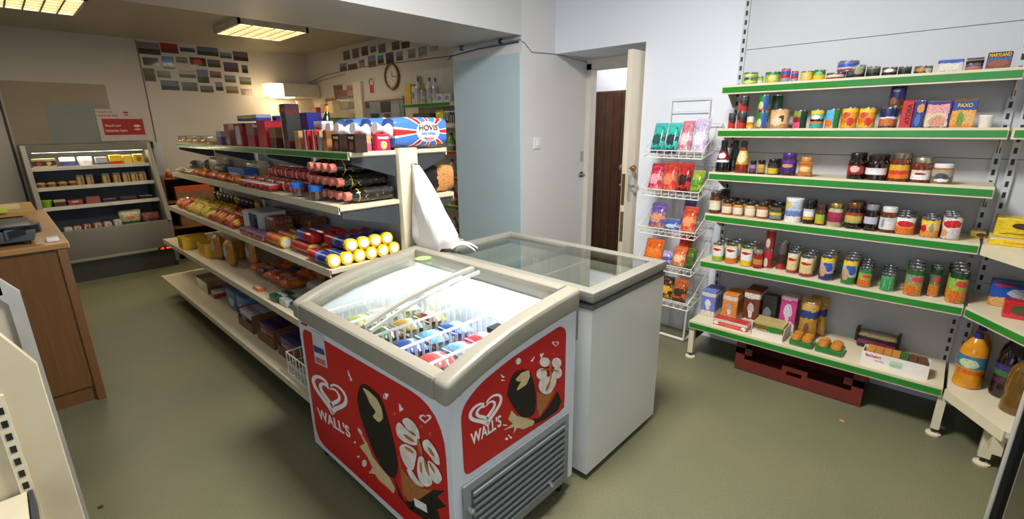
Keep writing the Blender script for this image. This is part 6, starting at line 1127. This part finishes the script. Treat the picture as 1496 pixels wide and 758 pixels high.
fbox2('brown and white meat pack on the third shelf of the chilled cabinet', 78, 97, .065, P_(((0, S(90, 50, 40)), (.7, S(200, 190, 170)))), z, yf+.03); fbox2('red meat pack on the third shelf of the chilled cabinet', 99, 122, .05, P_(((0, S(160, 70, 50)), (.5, S(190, 90, 60))), (EX(.5, .7, .25, .2, S(220, 210, 190)),)), z, yf+.03); fbox2('pink sausage tray on the third shelf of the chilled cabinet', 126, 148, .07, P_(((0, S(170, 100, 90)), (.8, S(140, 84, 76)))), z, yf+.06); fbox2('dark thin pack in the middle of the third shelf of the chilled cabinet', 151, 172, .03, P_(((0, S(60, 50, 54)),)), z, yf+.04); fbox2('dark brown pack at the right of the third shelf of the chilled cabinet', 176, 203, .04, P_(((0, S(70, 40, 36)), (.6, S(100, 60, 50)))), z, yf+.04); fbox2('black flat pack at the right end of the third shelf of the chilled cabinet', 206, 226, .03, P_(((0, S(40, 36, 40)),)), z, yf+.04)
z, yf = .4405, 6.34
for k, (px, c, lab, h) in enumerate(((98, S(206, 200, 196), 'white pack at the left of the cabinet well', .11), (112, S(190, 150, 130), 'pinkish pack in the cabinet well', .11), (127, S(170, 90, 60), 'orange brown pack in the cabinet well', .12), (143, S(200, 140, 80), 'tan pack in the cabinet well', .12), (158, S(210, 180, 160), 'pale pack in the cabinet well', .12), (173, S(200, 196, 190), 'off white pack in the cabinet well', .13))):
    x = fx(px, yf+.05, .52); block('well_pack', lab, .068, .10, h, P_(((0, c), (.6, tuple(v*.7 for v in c))), noise=(6, WHT, .6)), (x, yf+.07, z), rz=math.radians(90), rnd=.02)
x = fx(193, yf+.08, .56); bag('salad_bag', 'green and cream salad bag in the cabinet well', .19, .20, .08, P_(((0, S(60, 110, 70)), (.5, S(210, 196, 150))), (E_(.5, .7, .2, .1, S(214, 130, 110)),)), (x, yf+.16, z), rot=(0, math.radians(-12), math.radians(90)))
block('well_pack', 'dark red meat pack at the right of the cabinet well', .16, .10, .16, P_(((0, S(90, 40, 40)), (.6, S(140, 80, 70))), noise=(6, S(180, 120, 100), .6)), (fx(222, yf+.1, .56), yf+.14, z), rz=math.radians(90), rnd=.02)
# ------------------------------------------------------------------ ice creams in the freezer
IC = [((1.03, 1.19), [S(226, 60, 50), S(236, 190, 60), S(230, 120, 90)], 'red and yellow'), ((1.20, 1.36), [S(226, 60, 70), S(120, 180, 220), S(230, 90, 90)], 'red and pale blue'), ((1.37, 1.53), [S(70, 110, 200), S(130, 200, 230), S(60, 90, 180)], 'blue'), ((1.54, 1.72), [S(110, 60, 40), S(206, 160, 70), S(90, 110, 60)], 'brown and gold'), ((1.73, 1.92), [S(226, 220, 130), S(236, 236, 220), S(200, 206, 110)], 'pale yellow')]
for (ya, yb), cs, nm in IC:
    for k in range(10):
        c = cs[k % 3]; x = .885+(k % 5)*.088; zz = .345+(k//5)*.115
        bag('ice_cream', '%s wrapped ice cream, %s from the aisle, upright in the lit freezer' % (nm, NTH[k]), .13, .25, .075, P_(((0, c), (.45, WHT), (.55, cs[(k+1) % 3])), rough=.3), (x, (ya+yb)/2, zz), group='%s ice creams' % nm, rot=(0, 0, 0)) if k < 5 else None
        if k >= 5: bag('ice_cream', '%s wrapped ice cream lying on the upright ones, %s from the aisle' % (nm, NTH[(k-5)//2]), .12, .10, .05, P_(((0, cs[(k+1) % 3]), (.45, WHT), (.55, c)), rough=.3), (1.015+(k-5)*.058, (ya+yb)/2, .638), group='%s ice creams on top' % nm, rot=(0, math.radians(-82), 0)) if k % 2 else None
# frozen packs at the bottom of the chest freezer
for b, y0 in enumerate((1.03, 1.57)):
    for k in range(4): block('frozen_pack', 'pale frozen pack in the chest basket nearer the %s, %s' % (('shelving', 'gondola')[b], ('near left', 'near right', 'far left', 'far right')[k]), .13, .18, .06, P_(((0, S(196, 200, 196)), (.5, S(214, 214, 204)))), (cx0+.18+.24*(k % 2), y0+.075+.15*(k//2), .566), group='frozen packs %d' % b, rnd=.02)
# ------------------------------------------------------------------ pictures pinned on the walls
ORD = 'first second third fourth fifth sixth seventh eighth ninth tenth eleventh'.split()
def pic_mat(top, bot, h, blob=None, nz=None):
    return pmat(((0, bot), (h, top)), (blob,) if blob else (), noise=(6, nz, .55, 0, h) if nz else None, rough=.3, coat=.2)
SKYC = [S(150, 140, 150), S(190, 40, 30), S(90, 120, 170), S(110, 140, 160), S(130, 160, 190), S(120, 110, 120), S(70, 70, 66), S(70, 130, 190), S(130, 130, 140), S(40, 20, 24), S(110, 120, 120), S(120, 96, 130), S(90, 110, 140)]
GNDC = [S(30, 26, 34), S(110, 30, 26), S(40, 56, 90), S(60, 80, 60), S(70, 100, 130), S(70, 60, 64), S(56, 56, 50), S(110, 100, 70), S(90, 70, 60), S(30, 16, 18), S(70, 90, 50), S(100, 76, 104), S(80, 60, 50)]
back = [[(50, 115, 290, 270), (300, 130, 490, 255), (515, 180, 675, 240), (705, 170, 935, 285), (955, 235, 1085, 310), (1105, 225, 1265, 340)],
 [(105, 290, 275, 390), (320, 280, 450, 425), (470, 285, 595, 360), (625, 290, 800, 395), (820, 315, 960, 410), (1000, 345, 1160, 460), (1200, 380, 1265, 470)],
 [(115, 410, 240, 560), (260, 440, 410, 525), (505, 430, 685, 525), (705, 425, 830, 580), (845, 445, 970, 525), (1010, 490, 1130, 575), (1175, 510, 1300, 600)],
 [(305, 545, 505, 660), (535, 565, 710, 670), (740, 605, 885, 685), (910, 565, 990, 665), (1025, 610, 1160, 695), (1190, 640, 1315, 715)]]
third = [(S(120, 96, 60), S(90, 64, 40)), (S(130, 140, 140), S(110, 110, 60)), (S(190, 180, 170), S(80, 64, 56)), (S(110, 130, 170), S(60, 70, 50)), (S(150, 130, 120), S(130, 90, 80)), (S(140, 150, 170), S(110, 120, 100)), (S(150, 160, 170), S(120, 120, 50))]
fourth = [(S(90, 120, 160), S(40, 50, 60)), (S(110, 120, 130), S(110, 110, 100)), (S(120, 130, 130), S(110, 100, 70)), (S(150, 160, 180), S(90, 60, 50)), (S(170, 160, 140), S(150, 120, 70)), (S(170, 150, 150), S(180, 160, 130))]
idx = 0
for r, row in enumerate(back):
    for k, (a, b, c, d) in enumerate(row):
        sx, sy = 1/7.578, 1/7.578; P0 = at(195+a*sx, 45+b*sy, 1, YB); P1 = at(195+c*sx, 45+d*sy, 1, YB)
        # the pictures are upright rectangles: use the middle of the slanted outline
        xm = (at(195+a*sx, 45+(b+d)/2*sy, 1, YB).x, at(195+c*sx, 45+(b+d)/2*sy, 1, YB).x)
        if r < 2: tc_, bc_ = SKYC[idx % 13], GNDC[idx % 13]
        else: tc_, bc_ = (third if r == 2 else fourth)[k]
        blob = ('X', .5, .5, .28, .34, S(190, 26, 36)) if (r == 1 and k == 3) else (('X', .5, .62, .36, .3, S(60, 130, 190)) if (r == 1 and k == 1) else None)
        t = thing('photo_print', '%s photo from the left in the %s row on the back wall' % (ORD[k], ('top', 'second', 'third', 'bottom')[r]), 'photo', ((xm[0]+xm[1])/2, YB, (P0.z+P1.z)/2), group='photos on the back wall')
        w, h = (xm[1]-xm[0]), abs(P0.z-P1.z); e = .006
        B(-w/2, w/2, -.002, -.0003, -h/2, h/2).build('photo', pic_mat(tuple(v*.7 for v in tc_), tuple(v*.6 for v in bc_), .45, blob, tuple(v*.6 for v in bc_)), t)
        B(-w/2-e, w/2+e, -.0003, 0, -h/2-e, h/2+e).build('paper_border', mat(S(206, 200, 190), .5), t)
        idx += 1
side = [[(170, 190, 245, 295), (275, 165, 350, 275), (380, 140, 455, 245), (480, 140, 545, 210), (575, 110, 655, 215), (730, 85, 815, 180), (840, 85, 935, 160), (1035, 140, 1135, 265), (1165, 140, 1260, 195)],
 [(130, 335, 210, 420), (225, 340, 330, 410), (350, 295, 415, 375), (455, 245, 545, 380), (565, 240, 635, 340), (660, 210, 750, 340), (780, 200, 855, 305), (915, 170, 1000, 275)]]
sc2 = [(S(110, 106, 110), S(90, 76, 76)), (S(130, 100, 100), S(90, 90, 120)), (S(90, 90, 90), S(50, 46, 44)), (S(90, 150, 190), S(130, 90, 70)), (S(130, 130, 150), S(110, 110, 120)), (S(110, 110, 120), S(80, 80, 80)), (S(44, 46, 44), S(30, 32, 30)), (S(100, 120, 150), S(90, 40, 50)), (S(90, 100, 110), S(60, 70, 70)), (S(130, 136, 150), S(40, 40, 46)), (S(90, 70, 70), S(60, 44, 50)), (S(90, 120, 190), S(190, 180, 160)), (S(130, 150, 190), S(140, 100, 80)), (S(70, 160, 190), S(70, 60, 60)), (S(90, 84, 120), S(60, 56, 80)), (S(150, 160, 170), S(80, 96, 100)), (S(150, 150, 150), S(110, 90, 100))]
idx = 0
for r, row in enumerate(side):
    for k, (a, b, c, d) in enumerate(row):
        s_ = 1/7.874; ya = at(480+a*s_, 50+(b+d)/2*s_, 0, XF).y; yb = at(480+c*s_, 50+(b+d)/2*s_, 0, XF).y; zm = at(480+(a+c)/2*s_, 50+b*s_, 0, XF).z, at(480+(a+c)/2*s_, 50+d*s_, 0, XF).z
        w, h = abs(ya-yb), abs(zm[0]-zm[1]); t = thing('photo_print', '%s photo from the left in the %s row above the clock' % (ORD[k], ('upper', 'lower')[r]), 'photo', (XF, (ya+yb)/2, sum(zm)/2), group='photos above the clock')
        B(-.002, -.0003, -w/2, w/2, -h/2, h/2).build('photo', pmat(((0, tuple(v*.6 for v in sc2[idx][1])), (.5, tuple(v*.75 for v in sc2[idx][0]))), rough=.3), t); B(-.0003, 0, -w/2-.006, w/2+.006, -h/2-.006, h/2+.006).build('paper_border', mat(S(206, 202, 198), .5), t); idx += 1
# ------------------------------------------------------------------ clock
p = at(574, 112, 0, XF); t = thing('wall_clock', 'round brass rimmed wall clock under the pinned photos', 'clock', (XF, p.y, p.z)); t.rotation_euler = (0, math.radians(-90), 0)
MB().lathe([(.135, 0), (.145, .012), (.14, .028), (.12, .03), (.118, .016)], 32, top=False).build('rim', mat(S(140, 108, 60), .35, .5), t, smooth=True); MB().lathe([(.118, .004), (.118, .012)], 32).build('dial', mat(S(214, 208, 200), .4), t)
B(-.002, .06, -.003, .003, .013, .015).build('hour_hand', M_BLACK, t); B(-.003, .003, -.09, .004, .015, .017).build('minute_hand', M_BLACK, t)
for k in range(12): a = k*math.pi/6; c, s = math.cos(a), math.sin(a); m = MB(); m.prism([(c*.095-s*.003, s*.095+c*.003, .0121), (c*.095+s*.003, s*.095-c*.003, .0121), (c*.11+s*.003, s*.11-c*.003, .0121), (c*.11-s*.003, s*.11+c*.003, .0121)], (0, 0, 0), (0, 0, .001)); m.build('hour_mark', M_BLACK, t)
# picture rail wires, notices
tag(MB().tube([(XF-.006, 7.03, 2.10), (XF-.006, 6.5, 2.17), (XF-.006, 5.6, 2.19), (XF-.006, 3.4, 2.14)], .005, 5).build('wall_cable', mat(S(120, 116, 108), .5)), 'grey cable running along the wall under the pinned photos', 'cable')
tag(MB().tube([(XF-.006, 7.03, 2.07), (XF-.006, 6.6, 2.11), (XF-.006, 6.0, 2.14)], .004, 5).build('wall_cable', mat(S(120, 116, 108), .5)), 'short grey cable below the long one near the back corner', 'cable')
def on_far(px0, py0, px1, py1, x=None): 
    x = XF if x is None else x; ym = (py0+py1)/2; xm = (px0+px1)/2; return at(px0, ym, 0, x).y, at(px1, ym, 0, x).y, at(xm, py1, 0, x).z, at(xm, py0, 0, x).z
a, b, c, d = on_far(539, 112, 548, 137); t = thing('safety_notice', 'small red and white safety notice left of the clock', 'sign', (0, 0, 0)); B(XF-.003, XF, b, a, c, d).build('card', mat(S(206, 196, 190), .5), t); B(XF-.004, XF-.003, b+.03, a-.02, c+.01, c+.10).build('red_print', mat(S(180, 50, 50), .5), t); MB().tube([(XF-.004, (a+b)/2+.05*math.cos(q*math.pi/6), d-.07+.05*math.sin(q*math.pi/6)) for q in range(12)], .007, 5, closed=True).build('red_ring', mat(S(190, 90, 90), .5), t)
for k, (bx, cs, lab) in enumerate((((488, 124, 501, 145), (S(110, 100, 96), S(150, 40, 40)), 'grey magazine poster with red heading on the far wall'), ((494, 132, 509, 160), (S(120, 100, 90), S(170, 40, 40)), 'magazine with red banner overlapping the posters'), ((508, 124, 522, 150), (S(150, 140, 140), S(190, 60, 60)), 'pale poster with red heading beside the white post'), ((510, 140, 521, 158), (S(50, 40, 40), S(130, 120, 120)), 'dark poster picture at the lower right of the posters'), ((477, 142, 492, 162), (S(190, 160, 130), S(150, 60, 60)), 'leaflet with red top at the left of the posters'))):
    a, b, c, d = on_far(*bx); x = XF-.0005-.0022*k; t = thing('poster', lab, 'poster', (0, 0, 0)); B(x-.002, x, b, a, c, d).build('sheet', pmat(((0, cs[0]), (.7, cs[1]), (.9, cs[0])), rough=.4), t)
a, b, c, d = on_far(523, 119, 534, 190); tag(B(XF-.05, XF-.0005, b, a, .3, 2.03).build('door_post', mat(S(222, 210, 190), .5), bevel=.004), 'cream wooden post on the far wall right of the posters', 'post')
a, b, c, d = on_far(536, 146, 592, 185); t = thing('noticeboard', 'grey recess board with dark pictures under the clock', 'board', (0, 0, 0)); B(XF-.015, XF-.001, b, a, c-.2, d).build('board', mat(S(130, 136, 144), .5), t); B(XF-.03, XF-.001, b, a, d, d+.03).build('top_trim', mat(S(200, 186, 160), .5), t)
for (q, cc) in (((558, 148, 572, 164), S(40, 44, 46)), ((544, 166, 556, 178), S(44, 56, 56)), ((536, 150, 541, 158), S(90, 60, 44)), ((564, 166, 572, 178), S(120, 40, 50)), ((574, 152, 586, 172), S(150, 154, 160))):
    a, b, c, d = on_far(*q); B(XF-.02, XF-.015, b, a, c, d).build('picture', mat(cc, .4), t)
# cream ledge unit with green strip near the back corner
t = thing('counter_unit', 'cream ledge unit with a green strip below the posters', 'counter', (0, 0, 0)); B(2.95, 3.28, 5.82, 6.55, .0, 1.53).build('body', mat(S(190, 180, 160), .5), t); B(2.93, 3.29, 5.80, 6.57, 1.60, 1.66).build('ledge', mat(S(226, 208, 164), .45), t); B(2.94, 3.285, 5.81, 6.56, 1.53, 1.60).build('green_strip', mat(S(120, 150, 90), .4), t)
for k, (y, c, cc) in enumerate(((5.90, S(220, 200, 150), 'cream box on the ledge unit nearest the white post'), (6.1, S(180, 140, 110), 'tan leaflet box on the ledge unit'), (6.35, S(180, 80, 70), 'red leaflet box on the ledge unit'))): carton('leaflet_box', cc, .12, .10, .14-.03*k, P_(((0, c), (.7, tuple(v*.8 for v in c)))), (3.05, y, 1.6605))
# lit cabinet box on the back wall and warm lit panels below
t = thing('lamp_canopy', 'cream wall canopy with a bright lamp at its left end', 'lamp', (0, 0, 0)); mcn = mat(S(206, 198, 180), .5)
B(2.80, 3.29, 6.72, 7.045, 1.885, 2.055).build('canopy_box', mcn, t, bevel=.005)
MLW = mat((1, .9, .7), .4, emit=(1, .72, .36), es=5)
B(2.63, 2.80, 6.72, 6.98, 1.895, 2.05).build('lamp_diffuser', mat(S(255, 226, 170), .4, emit=(1, .74, .40), es=2.2), t, bevel=.012); B(2.70, 2.95, 6.76, 6.95, 1.875, 1.885).build('lamp_strip', MLW, t)
l = bpy.data.lights.new('canopy_lamp', 'POINT'); l.energy = 1.3; l.color = (1, .78, .48); l.shadow_soft_size = .06; lo = bpy.data.objects.new('canopy_lamp', l); lo.location = (2.56, 6.86, 1.93); col.objects.link(lo)
l2 = area('canopy_downlight', (2.83, 6.85, 1.868), (0, 0, 0), .25, .18, 1.6, (1, .80, .52))
t = thing('case_panels', 'cream slanted display case panels under the lit canopy', 'display case', (0, 0, 0)); mcp = mat(S(228, 214, 182), .45)
k = MB(); k.prism([(2.72, 6.62, 1.50), (2.95, 6.62, 1.50), (2.88, 6.80, 1.80), (2.70, 6.80, 1.80)], (0, 0, 0), (0, .01, 0)); k.build('slanted_panel', mcp, t)
k = MB(); k.prism([(2.99, 6.60, 1.50), (3.24, 6.60, 1.50), (3.20, 6.80, 1.84), (2.97, 6.80, 1.84)], (0, 0, 0), (0, .01, 0)); k.build('slanted_panel', mcp, t)
B(2.66, 3.28, 6.58, 7.03, 1.30, 1.50).build('case_top', mcp, t); B(2.68, 3.26, 6.60, 7.03, 0, 1.30).build('case_body', mat(S(150, 140, 124), .5), t)
t = bottle('sauce_bottle', 'dark green bottle with orange cap leaning at the back of the gondola top', .03, .24, S(30, 50, 30), S(236, 150, 30), None, (0, 0, 0)); t.location = (1.30, 3.05, 1.3605); t.rotation_euler = (0, math.radians(8), 0); t.location = (1.372, 2.80, 1.3625)
# ------------------------------------------------------------------ shelf unit beyond the pier
t = thing('side_shelving', 'white shelves with green strip beyond the blue board', 'shelving', (0, 0, 0)); SZ = [1.70, 1.50, 1.25, 1.0, .72, .42]
B(3.275, 3.295, 3.345, 4.40, .05, 2.05).build('back_panel', mat(S(206, 206, 204), .5), t)
for i, z in enumerate(SZ):
    o = B(3.02, 3.274, 3.35, 4.38, z-.02, z).build('shelf', M_CREAM, t); B(3.012, 3.02, 3.35, 4.38, z-.034, z+.003).build('front_lip', M_CREAM, o)
    B(3.009, 3.012, 3.6 if i == 0 else 3.36, 4.37, z-.030, z-.002).build('price_strip', (M_GREENSTRIP, M_CREAM, mat(S(180, 40, 50), .4), mat(S(180, 40, 50), .4), M_GREENSTRIP, M_CREAM)[i], o)
for y in (3.355, 4.385): B(3.22, 3.27, y-.01, y+.01, 0, 2.0).build('post', M_CREAM, t)
def sy_(px, z): return gy(px, 3.06, z)
z = SZ[0]+.0005
carton('detergent_box', 'yellow box at the left of the green edged shelf', .10, .10, .20, P_(((0, S(232, 190, 30)), (.4, S(240, 200, 50)))), (3.08, sy_(599, z+.1), z)); carton('detergent_box', 'white box right of the yellow box on the green edged shelf', .06, .08, .17, P_(((0, S(220, 218, 222)),), (E_(.5, .5, .3, .2, S(120, 120, 130)),)), (3.08, sy_(606, z+.1), z))
for k, (px, h, c, lab) in enumerate(((611.5, .25, WHT, 'tall white bottle, left of three on the green edged shelf'), (619, .19, S(214, 180, 60), 'small yellow bottle between the white bottles'), (628, .24, WHT, 'tall white bottle, middle of three on the green edged shelf'), (636.5, .23, WHT, 'tall white bottle, right of three on the green edged shelf'))): bottle('cleaner_bottle', lab, .032, h, c, S(110, 100, 170) if c == WHT else S(200, 160, 40), P_(((0, S(214, 212, 220)), (.5, S(190, 190, 206)))), (3.06, sy_(px, z+.1), z), lab_z=(.2, .6))
for k, px in enumerate((646, 657)): carton('soap_box', ('white and blue soap box nearer the bottles', 'white and blue soap box nearer the blue board')[k], .10, .09, .08, P_(((0, S(214, 214, 220)), (.5, S(226, 226, 230))), (E_(.5, .5, .3, .25, S(140, 150, 200)),)), (3.07, sy_(px, z+.03), z))
z = SZ[1]+.0005
t = carton('lettered_box', 'white box with large black letters below the green edged shelf', .26, .10, .12, P_(((0, S(206, 208, 206)), (.8, S(214, 216, 214)))), (3.08, 3.58, z)); text('umm', (-.0508, 0, .06), (0, -1, 0), (0, 0, 1), .23, .10, mat(BLK, .4), t)
bag('yellow_pack', 'bright yellow pack left of the black lettered box', .12, .13, .05, P_(((0, S(222, 196, 30)),)), (3.08, 3.84, z)); carton('dark_box', 'dark brown box at the left under the green edged shelf', .28, .09, .11, P_(((0, S(60, 50, 46)), (.7, S(90, 70, 50)))), (3.09, 4.10, z))
for i, c in ((2, S(120, 160, 60)), (3, S(190, 190, 180)), (4, S(180, 110, 60)), (5, S(150, 120, 90))):
    for k in range(3): bottle('cleaner_bottle', '%s bottle on the %s side shelf beyond the blue board, %s from the pier' % (('green', 'pale', 'orange', 'brown')[i-2], ('third', 'fourth', 'fifth', 'lowest')[i-2], ORD[k]), .038, .17, c, S(60, 60, 60), P_(((0, S(200, 200, 190)), (.5, c))), (3.08, 3.44+k*.12, SZ[i]+.0005))
# low wooden cupboard between the gondola and the chilled cabinet
t = thing('wood_cupboard', 'brown open wooden shelf unit beside the chilled cabinet', 'shelving', (0, 0, 0)); mw = wood(S(150, 100, 50), ax=0)
for x in (1.24, 1.86): B(x, x+.02, 6.55, 7.03, 0, .95).build('side', mw, t)
for z in (.05, .36, .66, .93): B(1.26, 1.86, 6.55, 7.03, z, z+.02).build('shelf', mw, t)
B(1.26, 1.86, 7.01, 7.03, .07, .93).build('back_board', mat(S(50, 36, 24), .6), t)
for k in range(3): carton('stock_box', 'cardboard stock box on the wooden unit, %s from the top' % ('first', 'second', 'third')[k], .40, .28, .16, P_(((0, S(150, 110, 70)), (.6, (S(206, 90, 50), S(120, 90, 60), S(180, 60, 50))[k]))), (1.56, 6.75, (.6805, .3805, .0705)[k]), rz=math.radians(90))
p = at(254, 222, 1, 6.8); t = thing('till_toy', 'small red and yellow object on the wooden unit by the cabinet', 'ornament', (1.33, 6.62, .9505)); MB().lathe([(.03, 0), (.035, .03), (.02, .06)], 14).build('red_body', mat(S(170, 40, 40), .4), t, smooth=True); MB().lathe([(.018, .06), (.022, .08), (.01, .10)], 14).build('yellow_top', mat(S(210, 214, 30), .4), t, smooth=True)
tag(MB().lathe([(.012, 0), (.013, .002), (.009, .004)], 10).build('floor_crumb', mat(S(206, 120, 60), .6), None, at(1230, 615, 2, 0)), 'tiny orange scrap lying on the vinyl floor', 'litter')
tag(MB().lathe([(.010, 0), (.010, .003), (.006, .004)], 10).build('floor_scrap', mat(S(60, 56, 48), .6), None, at(147, 741, 2, 0)), 'tiny dark scrap on the floor near the lower left', 'litter')
